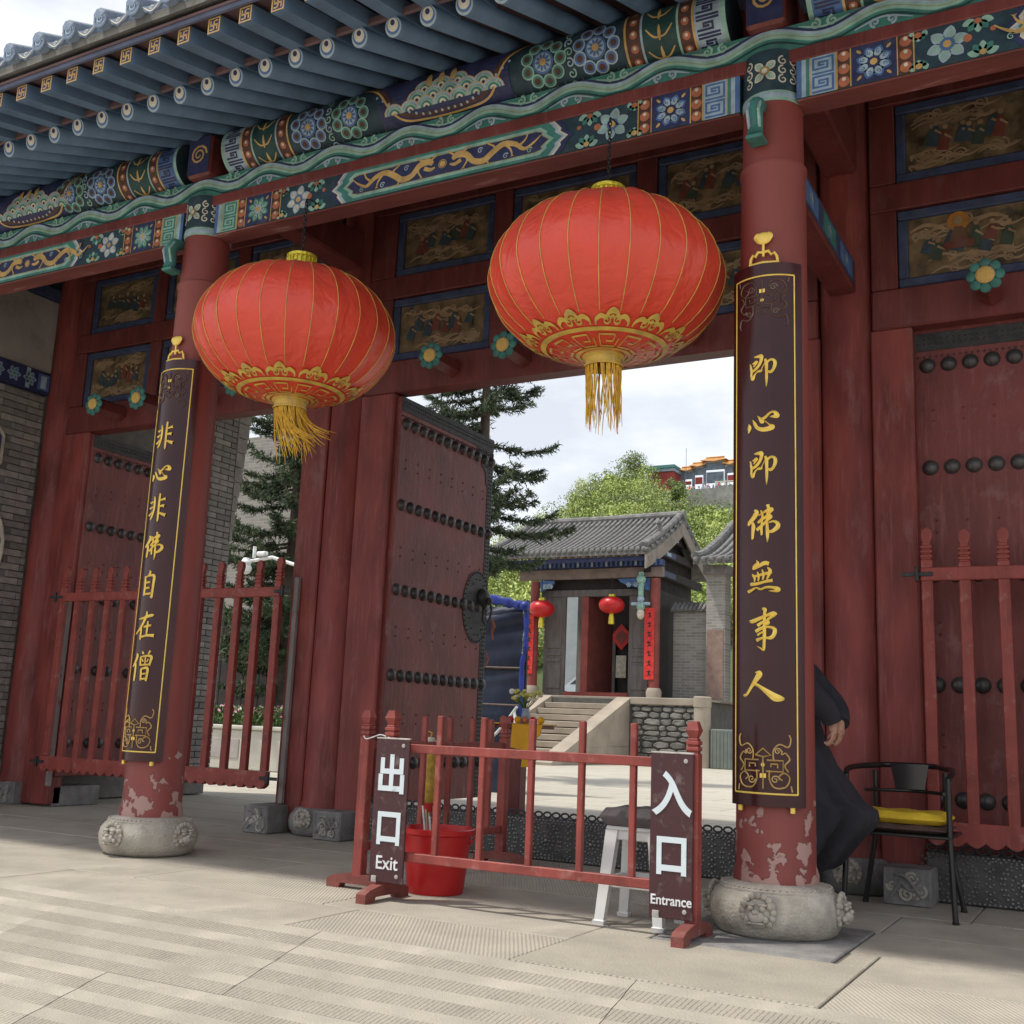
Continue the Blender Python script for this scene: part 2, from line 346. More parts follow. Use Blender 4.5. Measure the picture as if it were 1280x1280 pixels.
t = PAVE.node_tree; bs = [n for n in t.nodes if n.type == 'BSDF_PRINCIPLED'][0]
bt = t.nodes.new('ShaderNodeTexBrick'); bt.inputs['Scale'].default_value = 1.0; bt.inputs['Brick Width'].default_value = 1.6; bt.inputs['Row Height'].default_value = 0.7; bt.inputs['Mortar Size'].default_value = 0.012
bt.inputs['Color1'].default_value = (0.47, 0.44, 0.37, 1); bt.inputs['Color2'].default_value = (0.42, 0.39, 0.33, 1); bt.inputs['Mortar'].default_value = (0.22, 0.2, 0.17, 1)
tcn = t.nodes.new('ShaderNodeTexCoord'); t.links.new(tcn.outputs['Object'], bt.inputs['Vector']); t.links.new(bt.outputs['Color'], bs.inputs['Base Color'])
b = MB(); b.box(-140, 80, 8.0, 110, -0.6, -0.002, PAVE); structure(b.build('courtyard'))

# ------------------------------------------------------------------ the temple gate
CX = -3.93
FX = (-6.2, -1.66, 2.34)                       # front columns in reach of the picture
RX = (-10.2, -6.2, -1.66, 2.34)
FY, RY = 6.03, 8.05
gate = thing('temple_gate', (CX, 7.0, 0), 'red timber temple gate with painted beams, round columns and deep tiled eaves', 'gate')
COLM = bpy.data.materials.new('peeling_column_paint'); MATS['peel'] = COLM
def make_peel():
    m = COLM; m.use_nodes = True; t = m.node_tree; t.nodes.clear(); N = t.nodes.new; L = t.links.new
    o = N('ShaderNodeOutputMaterial'); bsd = N('ShaderNodeBsdfPrincipled'); L(bsd.outputs[0], o.inputs[0])
    tcn = N('ShaderNodeTexCoord'); sep = N('ShaderNodeSeparateXYZ'); L(tcn.outputs['Object'], sep.inputs[0])
    mp1 = N('ShaderNodeMapping'); mp1.inputs['Scale'].default_value = (3, 3, 0.7); L(tcn.outputs['Object'], mp1.inputs['Vector'])
    n1 = N('ShaderNodeTexNoise'); n1.inputs['Scale'].default_value = 1.6; n1.inputs['Detail'].default_value = 6; L(mp1.outputs['Vector'], n1.inputs['Vector'])
    mc = N('ShaderNodeMix'); mc.data_type = 'RGBA'; L(n1.outputs['Fac'], mc.inputs['Factor']); mc.inputs['A'].default_value = (0.15, 0.026, 0.023, 1); mc.inputs['B'].default_value = (0.31, 0.070, 0.058, 1)
    n2 = N('ShaderNodeTexNoise'); n2.inputs['Scale'].default_value = 8.5; n2.inputs['Detail'].default_value = 7; n2.inputs['Roughness'].default_value = 0.55
    mp2 = N('ShaderNodeMapping'); mp2.inputs['Location'].default_value = (5.1, 2.2, 0.3); L(tcn.outputs['Object'], mp2.inputs['Vector']); L(mp2.outputs['Vector'], n2.inputs['Vector'])
    th = N('ShaderNodeMapRange'); th.inputs['From Min'].default_value = 0.3; th.inputs['From Max'].default_value = 0.95; th.inputs['To Min'].default_value = 0.045; th.inputs['To Max'].default_value = -0.22; L(sep.outputs['Z'], th.inputs['Value'])
    ad = N('ShaderNodeMath'); ad.operation = 'ADD'; L(n2.outputs['Fac'], ad.inputs[0]); L(th.outputs['Result'], ad.inputs[1])
    st = N('ShaderNodeMapRange'); st.inputs['From Min'].default_value = 0.535; st.inputs['From Max'].default_value = 0.55; L(ad.outputs[0], st.inputs['Value'])
    mk = N('ShaderNodeMix'); mk.data_type = 'RGBA'; L(st.outputs['Result'], mk.inputs['Factor']); L(mc.outputs['Result'], mk.inputs['A']); mk.inputs['B'].default_value = (0.40, 0.235, 0.205, 1)
    L(mk.outputs['Result'], bsd.inputs['Base Color']); bsd.inputs['Roughness'].default_value = 0.55
    bp = N('ShaderNodeBump'); bp.inputs['Strength'].default_value = 1.0; bp.inputs['Distance'].default_value = 0.006; bp.invert = True; L(st.outputs['Result'], bp.inputs['Height']); L(bp.outputs['Normal'], bsd.inputs['Normal'])
make_peel()
def lion_head():
    b = MB()
    b.sphere((0, 0.0, 0), 0.075, STONE, 14, 10, (1, 0.45, 1.0))
    b.sphere((0, -0.045, -0.012), 0.036, STONE, 10, 8, (1.25, 0.7, 0.8))      # muzzle
    b.sphere((0, -0.06, 0.012), 0.015, STONE, 8, 6, (1.3, 1, 0.8))            # nose
    b.box(-0.04, 0.04, -0.058, -0.03, -0.047, -0.036, STONE, 0.003)           # jaw
    for s in (-1, 1):
        b.sphere((s * 0.030, -0.040, 0.030), 0.015, STONE, 8, 6)
        b.sphere((s * 0.030, -0.040, 0.047), 0.019, STONE, 8, 6, (1.4, 0.8, 0.5))
        b.sphere((s * 0.062, -0.015, 0.040), 0.02, STONE, 8, 6)
        b.sphere((s * 0.045, -0.035, -0.022), 0.017, STONE, 8, 6)
    for k in range(13):
        a = pi * (-0.25 + 1.5 * k / 12); b.sphere((0.078 * cos(a), -0.012, 0.012 + 0.076 * sin(a)), 0.019, STONE, 8, 6, (1, 0.7, 1))
    me = b.mesh('lion_head'); me.polygons.foreach_set('use_smooth', [True] * len(me.polygons)); return me
LION = lion_head()
DRUM = [(r_ * 0.925, z_) for r_, z_ in [(0.30, 0.0), (0.335, 0.02), (0.362, 0.07), (0.372, 0.13), (0.360, 0.18), (0.330, 0.215), (0.318, 0.222), (0.318, 0.232), (0.285, 0.25), (0.242, 0.262)]]
def column(x, y, front=True, drum=True):
    rb, rt = (0.208, 0.186) if front else (0.20, 0.19)
    b = MB()
    if front:
        b.lathe([(rb + 0.012, 0.25), (rb + 0.014, 0.30), (rb + 0.004, 0.33), (rb, 0.34), (rb - 0.004, 1.4), (rt + 0.008, 2.8), (rt, 4.235), (rt + 0.010, 4.25), (rt + 0.008, 4.275), (rt - 0.008, 4.285), (0.174, 4.66)], COLM, 40, (x, y, 0))
    else:
        b.lathe([(rb + 0.01, 0.2), (rb + 0.01, 0.27), (rb, 0.29), (rt, 6.6)], RED, 36, (x, y, 0))
    c = b.build('column', gate, smooth=True)
    if front:
        b = MB(); b.lathe([(0.176, 4.655), (0.181, 4.66), (0.181, 4.715), (0.176, 4.72)], MINT, 36, (x, y, 0)); b.lathe([(0.1815, 4.672), (0.1835, 4.675), (0.1835, 4.70), (0.1815, 4.703)], PALEB, 36, (x, y, 0), cap=False); b.build('painted_collar', c)
        b = MB(); b.lathe([(0.178, 4.72), (0.178, 4.985)], DKBLUE, 36, (x, y, 0)); b.build('column_head', c, smooth=True)
        p = Paint(lambda u, v, h: (x + (0.178 + h) * sin(u / 0.178), y - (0.178 + h) * cos(u / 0.178), v), 0.003)
        for a in (0.0, 0.27):
            p.flower(a, 4.845, 0.085, (CREAM, MINT, OCHRE, CREAM), 4, 1, pi / 4)
            for s in (-1, 1):
                for q in (-1, 0, 1): p.spiral(a + s * 0.105, 4.845 + q * 0.06, 0.030, pi / 2, 1.2, CREAM, 0.011, 1, s)
        p.build('painted_flower', c)
    if drum:
        b = MB(); b.lathe(DRUM if front else [(r * 0.9, z * 0.9) for r, z in DRUM], STONE if front else STONED, 40, (x, y, 0))
        d = b.build('stone_drum', gate, smooth=True)
        for k, a in enumerate((0, pi / 2, pi, -pi / 2)):
            if not front and k: continue
            rr = 0.325 if front else 0.294
            link('lion_head', LION, d, (x + rr * sin(a), y - rr * cos(a), 0.132), (0, 0, a))
        b = MB()
        n = 56
        for k in range(n):
            a = 2 * pi * k / n; r = 0.280 if front else 0.25; zc = 0.243 if front else 0.215
            b.sphere((x + r * cos(a), y + r * sin(a), zc), 0.0085, STONE if front else STONED, 5, 4, (1, 1, 0.8))
        tag(b.build('bead_ring', d), kind='stuff')
    return c
for x in FX: column(x, FY, True, x < 2)
for x in RX: column(x, RY, False, x > -10 and x < 2)

# --- painted front beams
BY = 5.92
BZ0, BZ1, SZ1, WZ1 = 4.66, 4.90, 4.985, 5.148
bays = [(-10.2, -6.2), (-6.2, -1.66), (-1.66, 2.34)]
for bi, (xa, xb) in enumerate(bays):
    L_ = xa + (0.17 if bi else 0.0); R_ = xb - 0.17
    beam = boxpart('painted_beam', gate, (L_, R_, BY, 6.10, BZ0, BZ1, ), DKGREEN, 0.008)
    boxpart('beam_lip', beam, (L_, R_, BY + 0.004, 6.096, BZ0 - 0.012, BZ0 - 0.001), REDU, 0.003)
    boxpart('red_strip', beam, (L_ - 0.05, R_ + 0.05, BY - 0.012, 6.11, BZ1, SZ1), REDD, 0.006)
    P = Paint(lambda u, v, h: (u, BY - h, v), 0.0025, 0.0009)
    vm = (BZ0 + BZ1) / 2; hh = (BZ1 - BZ0) / 2
    for s, xc in ((1, xa), (-1, xb)):
        U = lambda o: xc + s * o
        def R2(o0, o1, v0, v1, m, l=0): P.rect(min(U(o0), U(o1)), max(U(o0), U(o1)), v0, v1, m, l)
        alt = (bi + (s > 0)) % 2
        R2(0.17, 0.20, BZ0, BZ1, BLUE); R2(0.20, 0.225, BZ0, BZ1, PALEB); R2(0.225, 0.25, BZ0, BZ1, TEAL if alt else MINT)
        R2(0.25, 0.40, BZ0, BZ1, PALEB if alt else MINT); R2(0.395, 0.402, BZ0, BZ1, GOLDP, 2); R2(0.246, 0.252, BZ0, BZ1, GOLDP, 2)
        for q in (0, 1):
            v0 = BZ0 + 0.014 + q * 0.116; P.fret(min(U(0.268), U(0.38)), max(U(0.268), U(0.38)), v0, v0 + 0.095, BLUE if alt else TEAL, 0.013, 1)
        for o0, o1 in ((0.402, 0.483), (0.735, 0.828)):
            R2(o0, o1, BZ0, BZ1, BROWN); R2(o1 - 0.006, o1 + 0.001, BZ0, BZ1, GOLDP, 2); R2(o0 - 0.001, o0 + 0.005, BZ0, BZ1, GOLDP, 2)
            for q in range(3):
                cz = BZ0 + 0.04 + q * 0.08; P.disc(U((o0 + o1) / 2), cz, 0.033, ORANGE, 1, 14); P.disc(U((o0 + o1) / 2), cz + 0.015, 0.012, CREAM, 2, 8)
        R2(0.483, 0.735, BZ0, BZ1, NAVY)
        fc = (TEAL, MINT, PALEB, GOLDP) if not alt else (BLUE, PALEB, NAVY, GOLDP)
        P.flower(U(0.609), vm, 0.105, fc, 8, 1, pi / 8)
        for k in range(4): P.petal(U(0.609), vm, pi / 4 + k * pi / 2, 0.10, 0.135, 0.018, GOLDP, 1)
        R2(0.828, 1.36, BZ0, BZ1, DKBLUE)
        f1 = (PALEB, CREAM if not alt else MINT, BLUE, GOLDP); f2 = (MINT, TEAL, CREAM, ORANGE)
        P.flower(U(1.0), vm, 0.112, f1, 6, 1, 0.3)
        for (o, dz) in ((1.16, hh), (1.18, -hh), (0.85, hh), (0.85, -hh)):
            for k in range(5):
                a = (pi if dz > 0 else 0) + pi * (k + 0.5) / 5
                tip = vm + dz * 0.98 + 0.085 * sin(a)
                P.petal(U(o), vm + dz * 0.93, a, 0.02, 0.085 if o > 0.9 else 0.055, 0.045, f2[k % 2], 1)
            P.disc(U(o), vm + dz * 0.80, 0.02, GOLDP if dz < 0 else ORANGE, 3, 8, 0.018)
        P.disc(U(1.105), vm + 0.005, 0.024, ORANGE, 4, 10); P.disc(U(1.235), vm + 0.03, 0.016, ORANGE, 2, 8)
        # zigzag end of the dragon panel: nested arrow bands
        for l, (off, ins, m) in enumerate(((1.27, 0.002, NAVY), (1.312, 0.002, CREAM), (1.332, 0.002, PALEB), (1.355, 0.002, TEAL), (1.415, 0.022, MINT), (1.447, 0.044, OCHRE), (1.456, 0.049, NAVY))):
            P.poly([(U(off + 0.10), BZ0 + ins), (U(off + 0.05), vm - 0.06), (U(off + 0.055), vm - 0.04), (U(off), vm), (U(off + 0.055), vm + 0.04), (U(off + 0.05), vm + 0.06), (U(off + 0.10), BZ1 - ins), (U(off + 0.14), BZ1 - ins), (U(off + 0.14), BZ0 + ins)][::s], m, 5 + l * 0.5)
            P.rect(min(U(off + 0.138), U(off + 0.6)), max(U(off + 0.138), U(off + 0.6)), BZ0 + ins, BZ1 - ins, m, 5 + l * 0.5)
    x0, x1 = xa + 1.56, xb - 1.56
    for l, (v, m) in enumerate(((0.002, TEAL), (0.022, MINT), (0.044, OCHRE), (0.049, NAVY))):
        P.rect(x0 + 0.3, x1 - 0.3, BZ0 + v, BZ1 - v, m, 9.5 + l * 0.4)
    # two gold dragons and a pearl
    xm = (x0 + x1) / 2; LL = 12
    P.disc(xm, vm + 0.004, 0.024, GOLDP, LL, 12); P.disc(xm, vm + 0.004, 0.034, GOLDP, LL, 12, 0.034, 0.85)
    for s in (-1, 1):
        D = lambda o, dz, w: (xm + s * o, vm + dz, w)
        P.stroke([D(0.08, 0.02, 0.03), D(0.12, 0.045, 0.05), D(0.19, 0.03, 0.045), D(0.25, -0.03, 0.042), D(0.33, -0.045, 0.045), D(0.40, 0.0, 0.045), D(0.48, 0.04, 0.042), D(0.57, 0.02, 0.035), D(0.64, -0.03, 0.025), D(0.71, 0.0, 0.015), D(0.76, 0.04, 0.006)], GOLDP, l=LL)
        P.stroke([D(0.06, -0.01, 0.012), D(0.10, -0.02, 0.026), D(0.15, 0.0, 0.03)], GOLDP, l=LL + 0.2)
        for li, (o, dz, o2, dz2) in enumerate(((0.2, 0.02, 0.17, -0.06), (0.31, -0.03, 0.37, -0.075), (0.5, 0.03, 0.55, -0.055), (0.42, 0.02, 0.36, 0.07), (0.6, 0.0, 0.66, 0.06), (0.13, 0.05, 0.2, 0.078), (0.09, 0.04, 0.05, 0.075))):
            P.stroke([D(o, dz, 0.02), D((o + o2) / 2 + 0.012, (dz + dz2) / 2, 0.014), D(o2, dz2, 0.010)], GOLDP, l=LL + 0.4 + li * 0.25)
            for q in (-1, 0, 1): P.stroke([D(o2, dz2, 0.007), D(o2 + q * 0.014, dz2 + (0.016 if dz2 > 0 else -0.012), 0.003)], GOLDP, l=LL + 2.4 + q * 0.2, smooth=1)
        for (o, dz) in ((0.30, 0.035), (0.50, -0.05), (0.68, -0.05)):
            P.spiral(xm + s * o, vm + dz, 0.022, 0.5, 1.3, PALEB if o < 0.6 else MINT, 0.008, LL)
    P.build('painted_decoration', beam)
    # wave board
    wb = boxpart('wave_board', gate, (xa + (0.0 if bi else -0.3), xb, BY, 6.12, SZ1 + 0.001, WZ1), TEAL, 0.006)
    P = Paint(lambda u, v, h: (u, BY - h, v), 0.0025, 0.0009)
    zc = (SZ1 + WZ1) / 2; hw = (WZ1 - SZ1) / 2; A = 0.043; per = (xb - xa) / 7.0 if bi == 1 else (xb - xa) / 6.0
    P.rect(xa, xb, SZ1 + 0.002, WZ1 - 0.002, TEAL, 0)
    f = lambda x: zc + A * cos(2 * pi * (x - xa) / per)
    n = 140
    for l, (d, w, m) in enumerate(((0.046, 0.022, NAVY), (0.027, 0.024, PALEB), (0.008, 0.022, MINT), (0.001, 0.006, OCHRE), (-0.013, 0.024, MINT), (-0.033, 0.020, TEAL), (-0.048, 0.013, DKGREEN))):
        pts = []
        for i in range(n + 1):
            x = xa + (xb - xa) * i / n; pts.append((x, max(SZ1 + w / 2 + 0.001, min(WZ1 - w / 2 - 0.001, f(x) + d)), w))
        P.stroke(pts, m, l=1 + l * 0.6, smooth=1)
    k = 0; x = xa + per / 2
    while x < xb - 0.05:
        for q in (-1, 1): P.spiral(x + q * 0.05, zc + 0.042, 0.034, pi / 2, 1.3, MINT, 0.018, 7, q)
        P.stroke([(x - 0.15, zc + 0.055, 0.006), (x - 0.07, zc + 0.030, 0.014), (x, zc + 0.018, 0.012), (x + 0.07, zc + 0.030, 0.014), (x + 0.15, zc + 0.055, 0.006)], MINT, l=6.5)
        x += per
    x = xa + per
    while x < xb - 0.05:
        for q in (-1, 1): P.spiral(x + q * 0.045, zc - 0.046, 0.030, -pi / 2, 1.3, PALEB, 0.017, 7, q)
        P.stroke([(x - 0.16, zc - 0.065, 0.006), (x - 0.06, zc - 0.03, 0.014), (x, zc - 0.02, 0.012), (x + 0.06, zc - 0.03, 0.014), (x + 0.16, zc - 0.065, 0.006)], PALEB, l=6.5)
        x += per
    P.build('painted_waves', wb)
# --- purlins with painted bands
PR, PZ, PY = 0.19, 5.356, 6.03
for bi, (xa, xb) in enumerate(bays):
    a, b_ = xa + (0.24 if bi else -0.3), xb - 0.24
    mb = MB(); n = 24
    mb.tube([(a, PY, PZ), ((a + b_) / 2, PY, PZ), (b_, PY, PZ)], PR, DKBLUE, 28); pur = mb.build('purlin', gate, smooth=True)
    F = lambda u, v, h: (u, PY - (PR + h) * cos(v / PR), PZ + (PR + h) * sin(v / PR))     # v: arc length from the front line
    P = Paint(F, 0.004, 0.0012)
    V0, V1 = -0.27, 0.16
    def band(u0, u1, m, l=0): P.rect(u0, u1, V0, V1, m, l, 1, 12)
    for s, xc in ((1, a), (-1, b_)):
        if bi == 0 and s == 1: continue
        U = lambda o: xc + s * o
        def B(o0, o1, m, l=0): band(min(U(o0), U(o1)), max(U(o0), U(o1)), m, l)
        B(0.0, 0.03, MINT); B(0.03, 0.20, PALEB if bi == 1 else BLUE)
        for q in range(4): P.fret(min(U(0.05), U(0.18)), max(U(0.05), U(0.18)), -0.25 + q * 0.105, -0.165 + q * 0.105, NAVY, 0.014, 1)
        B(0.20, 0.215, GOLDP, 1); B(0.215, 0.30, BROWN); B(0.30, 0.315, MINT, 1)
        for o in (0.257, 0.60):
            for q in range(5): P.disc(U(o), -0.21 + q * 0.085, 0.026, ORANGE, 1, 10); P.disc(U(o), -0.205 + q * 0.085, 0.011, CREAM, 2, 8)
        B(0.315, 0.54, DKGREEN)
        for q in range(3):
            v = -0.19 + q * 0.13; P.petal(U(0.428), v, pi / 2, -0.05, 0.05, 0.022, GOLDP, 1); P.stroke([(U(0.34), v + 0.03, 0.008), (U(0.385), v - 0.02, 0.012), (U(0.428), v - 0.03, 0.01), (U(0.47), v - 0.02, 0.012), (U(0.515), v + 0.03, 0.008)], GOLDP, l=1)
        B(0.54, 0.555, PALEB, 1); B(0.555, 0.65, BROWN); B(0.65, 0.665, GOLDP, 1)
        # large rosettes
        for o, col in ((0.86, BLUE), (1.24, TEAL)):
            for k in range(9):
                t = 2 * pi * k / 9; cu, cv = U(o) + 0.125 * cos(t), -0.05 + 0.125 * sin(t)
                P.disc(cu, cv, 0.046, PALEB if col is BLUE else MINT, 1, 12); P.disc(cu, cv, 0.036, col, 2, 12); P.disc(cu, cv, 0.022, BROWN, 3, 10)
            P.disc(U(o), -0.05, 0.075, BLUE, 3, 16); P.disc(U(o), -0.05, 0.06, PALEB, 4, 16)
            for k in range(10): P.petal(U(o), -0.05, 2 * pi * k / 10, 0.02, 0.058, 0.018, BLUE, 5)
            P.disc(U(o), -0.05, 0.024, GOLDP, 6, 10)
        for k in range(7): P.spiral(U(1.05), -0.23 + k * 0.065, 0.032, k, 1.2, MINT if k % 2 else PALEB, 0.011, 4, s)
        # striped flame fringe at the lower edge
        for k in range(40):
            u = U(0.68 + k * 0.021); P.stroke([(u, -0.27, 0.009), (u + 0.006, -0.20 - 0.02 * (k % 3), 0.003)], (OCHRE, BROWN, PALEB)[k % 3], l=7, smooth=1)
    # middle cartouche: sea waves in a scalloped border
    xm = (xa + xb) / 2; hwid = (b_ - a) / 2 - 1.5
    if hwid > 0.25:
        hwid = min(hwid, 0.85)
        P.rect(xm - hwid, xm + hwid, -0.22, 0.14, NAVY, 1, 8, 10)
        P.stroke([(xm - hwid - 0.18, 0.15, 0.012), (xm - hwid, 0.05, 0.016), (xm - hwid * 0.7, -0.16, 0.016), (xm - hwid * 0.3, -0.205, 0.016), (xm + hwid * 0.3, -0.205, 0.016), (xm + hwid * 0.7, -0.16, 0.016), (xm + hwid, 0.05, 0.016), (xm + hwid + 0.18, 0.15, 0.012)], GOLDP, l=5)
        P.stroke([(xm - hwid - 0.12, 0.15, 0.03), (xm - hwid * 0.94, 0.05, 0.03), (xm - hwid * 0.66, -0.13, 0.03), (xm - hwid * 0.28, -0.172, 0.03), (xm + hwid * 0.28, -0.172, 0.03), (xm + hwid * 0.66, -0.13, 0.03), (xm + hwid * 0.94, 0.05, 0.03), (xm + hwid + 0.12, 0.15, 0.03)], BROWN, l=4)
        for k in range(22):
            t = -1 + 2 * k / 21; P.disc(xm + hwid * 1.02 * t, -0.172 + 0.29 * max(0, abs(t) - 0.25) ** 1.5, 0.010, PALEB, 6, 8)
        for r_ in range(3):
            for k in range(-3 + r_, 4 - r_):
                cu, cv = xm + (k + 0.5 * (r_ % 2)) * 0.135, -0.125 + r_ * 0.055
                for rr, mm, ll in ((0.078, GOLDP, 0), (0.071, PALEB, 0.3), (0.052, MINT, 0.6), (0.036, TEAL, 0.9), (0.02, CREAM, 1.2)):
                    P.stroke([(cu + rr * cos(pi * q / 8), cv + rr * 0.8 * sin(pi * q / 8), 0.014) for q in range(9)], mm, l=7 - r_ * 1.0 + ll, smooth=1)
        for s in (-1, 0, 1): P.petal(xm + s * 0.10, 0.0, pi / 2, 0, 0.10, 0.05, GOLDP, 8)
    P.build('painted_decoration', pur)
# beam ends over the columns
for x in (-6.2, -1.66, 2.34):
    b = MB(); b.box(x - 0.12, x + 0.12, 5.85, 7.9, WZ1 + 0.003, 5.50, REDD, 0.02); be = b.build('cross_beam', gate)
    P = Paint(lambda u, v, h: (u, 5.85 - h, v), 0.003); P.rect(x - 0.11, x + 0.11, WZ1 + 0.02, 5.48, NAVY); P.spiral(x, 5.33, 0.085, 0, 2.0, GOLDP, 0.02, 1); P.build('painted_end', be)
for x in FX[:2]:
    b = MB(); b.box(x - 0.09, x + 0.10, 6.17, 7.86, 4.20, 4.44, REDD, 0.008); tb_ = b.build('tie_beam', gate)
    for sx, xf in ((1, x + 0.10), (-1, x - 0.09)):
        P = Paint(lambda u, v, h: (xf + sx * h, u, v), 0.002)
        P.rect(6.25, 7.8, 4.235, 4.425, BLUEG)
        for k in range(3): P.rect(6.35 + k * 0.5, 6.72 + k * 0.5, 4.26, 4.40, (BLUE, TEAL, BLUE)[k], 1); P.flower(6.535 + k * 0.5, 4.33, 0.06, (PALEB, BLUE, MINT, GOLDP), 6, 2)
        P.build('painted_side', tb_)
    # carved bracket: small animal head on the column
for x, a in ((-1.66, 0.0), (-6.2, -0.75)):
    cx, cy = x + 0.185 * sin(a) - 0.03, FY - 0.185 * cos(a)
    b = MB()
    b.tube([(cx, cy + 0.02, 4.62), (cx, cy - 0.05, 4.60), (cx - 0.005, cy - 0.085, 4.54), (cx, cy - 0.07, 4.45), (cx, cy - 0.09, 4.39)], [0.04, 0.052, 0.05, 0.042, 0.046], TEAL, 10)
    b.tube([(cx - 0.03, cy - 0.085, 4.60), (cx - 0.035, cy - 0.13, 4.53), (cx - 0.03, cy - 0.10, 4.43)], 0.010, PALEB, 6); b.tube([(cx + 0.03, cy - 0.085, 4.60), (cx + 0.03, cy - 0.13, 4.53), (cx + 0.03, cy - 0.10, 4.43)], 0.010, MINT, 6)
    b.box(cx - 0.05, cx + 0.05, cy - 0.12, cy, 4.365, 4.39, TEAL, 0.006)
    b.build('carved_bracket', gate, smooth=True)

# --- door wall
WY = 7.93
pan_z = ((4.225, 4.83), (5.05, 5.68))
panels = {0: [(-9.82, -8.85), (-8.69, -7.71), (-7.55, -6.58)], 1: [(-5.75, -4.70), (-4.52, -3.34), (-3.16, -2.11)], 2: [(-1.28, -0.31), (-0.15, 0.83), (0.99, 1.96)]}
jambs = {0: [(-10.02, -9.62), (-6.67, -6.38)], 1: [(-6.02, -5.65), (-2.21, -1.84)], 2: [(-1.477, -1.19), (1.87, 2.16)]}
PAINTING = mat('old_figure_painting', (0.09, 0.06, 0.035), 0.6, 0.5, 7, 0.05, 30, col2=(0.27, 0.185, 0.10), dirt=(0.028, 0.042, 0.05), dirt_scale=6, dirt_amt=0.8)
boxpart('upper_wall', gate, (-10.2, 2.34, 8.02, 8.10, 4.05, 6.9), REDD)
for bi, (xa, xb) in enumerate(bays):
    a, b_ = xa + 0.195, xb - 0.195
    boxpart('lintel', gate, (a, b_, WY, 8.12, 3.92, 4.22), REDD, 0.012)
    for z0, z1, nm in ((4.835, 5.045, 'rail'), (5.685, 5.95, 'rail')): boxpart(nm, gate, (a, b_, WY + 0.01, 8.02, z0, z1), REDD, 0.008)
    ps = panels[bi]; cuts = [a, ps[0][0]] + [v for i in range(2) for v in (ps[i][1], ps[i + 1][0])] + [ps[2][1], b_]
    for q in range(0, 8, 2):
        for z0, z1 in pan_z: boxpart('stile', gate, (cuts[q], cuts[q + 1], WY + 0.015, 8.02, z0 + 0.001, z1 + 0.003), REDD, 0.006)
    for pi_, (p0, p1) in enumerate(ps):
        for zi, (z0, z1) in enumerate(pan_z):
            g0 = 0.004; w = 0.075
            b = MB()
            b.box(p0 + g0, p1 - g0, WY + 0.03, 8.02, z0 + g0, z0 + w, BLUEG, 0.01); b.box(p0 + g0, p1 - g0, WY + 0.03, 8.02, z1 - w, z1 - g0, BLUEG, 0.01)
            b.box(p0 + g0, p0 + w, WY + 0.032, 8.02, z0 + w, z1 - w, BLUEG, 0.01); b.box(p1 - w, p1 - g0, WY + 0.032, 8.02, z0 + w, z1 - w, BLUEG, 0.01)
            fr = b.build('panel_frame', gate)
            boxpart('painted_panel', fr, (p0 + w, p1 - w, WY + 0.06, 8.015, z0 + w, z1 - w), PAINTING, 0.002)
            P = Paint(lambda u, v, h: (u, WY + 0.06 - h, v), 0.002, 0.0008)
            rs = random.Random(bi * 10 + pi_ * 3 + zi); u0, u1, v0, v1 = p0 + w + 0.04, p1 - w - 0.04, z0 + w + 0.03, z1 - w - 0.03
            C1 = flat('faded_tan', (0.33, 0.22, 0.13)); C2 = flat('faded_blue', (0.045, 0.065, 0.085)); C3 = flat('faded_red', (0.17, 0.05, 0.035)); C4 = flat('faded_green', (0.05, 0.07, 0.05))
            for k in range(16):                                  # cloud scrolls
                u, v = rs.uniform(u0 + 0.05, u1 - 0.05), rs.choice((rs.uniform(v0, v0 + 0.12), rs.uniform(v1 - 0.12, v1)))
                P.spiral(u, v, rs.uniform(0.03, 0.055), rs.uniform(0, 6), 1.5, C1, 0.013, 1 + k * 0.4, rs.choice((-1, 1)))
                P.stroke([(max(u0, u - 0.16), v - 0.03, 0.008), (u - 0.06, v + 0.01, 0.02), (u + 0.05, v - 0.02, 0.018), (min(u1, u + 0.15), v + 0.01, 0.006)], C1, l=1.2 + k * 0.4)
            for k in range(8):                                   # standing and seated robed figures
                u, v = u0 + 0.08 + (u1 - u0 - 0.16) * (k + rs.uniform(0.1, 0.9)) / 8, v0 + rs.uniform(0.08, 0.18); h = rs.uniform(0.13, 0.22)
                P.stroke([(u - 0.02, v, 0.085), (u, v + h * 0.45, 0.07), (u + 0.005, v + h * 0.75, 0.035)], rs.choice((C2, C3, C4, C2)), l=8 + k); P.disc(u + 0.006, v + h * 0.88, 0.019, C1, 8.7 + k, 10); P.stroke([(u, v + h * 0.6, 0.018), (u + 0.05, v + h * 0.4, 0.012)], C1, l=8.4 + k, smooth=1)
            if bi == 2 and pi_ == 0 and zi == 0:                 # seated figure with orange halo
                u, v = -0.86, 4.62; HALO = flat('halo_orange', (0.40, 0.17, 0.03))
                P.disc(u, v + 0.06, 0.075, HALO, 17, 18); P.stroke([(u - 0.10, v - 0.12, 0.05), (u, v - 0.105, 0.075), (u + 0.10, v - 0.12, 0.05)], C3, l=19); P.stroke([(u, v - 0.10, 0.13), (u, v - 0.03, 0.10), (u, v + 0.02, 0.05)], flat('robe_brown', (0.13, 0.07, 0.045)), l=18); P.disc(u, v + 0.065, 0.030, C1, 20, 12)
                for q in (-1, 1): P.stroke([(u + q * 0.1, v + 0.03, 0.02), (u + q * 0.22, v + 0.07, 0.03), (u + q * 0.33, v + 0.03, 0.012)], C1, l=16)
            P.build('figures', fr)
    for j0, j1 in jambs[bi]:
        boxpart('door_jamb', gate, (j0, j1, WY, 8.10, 0.0 if bi else 0.02, 3.918), RED, 0.012)
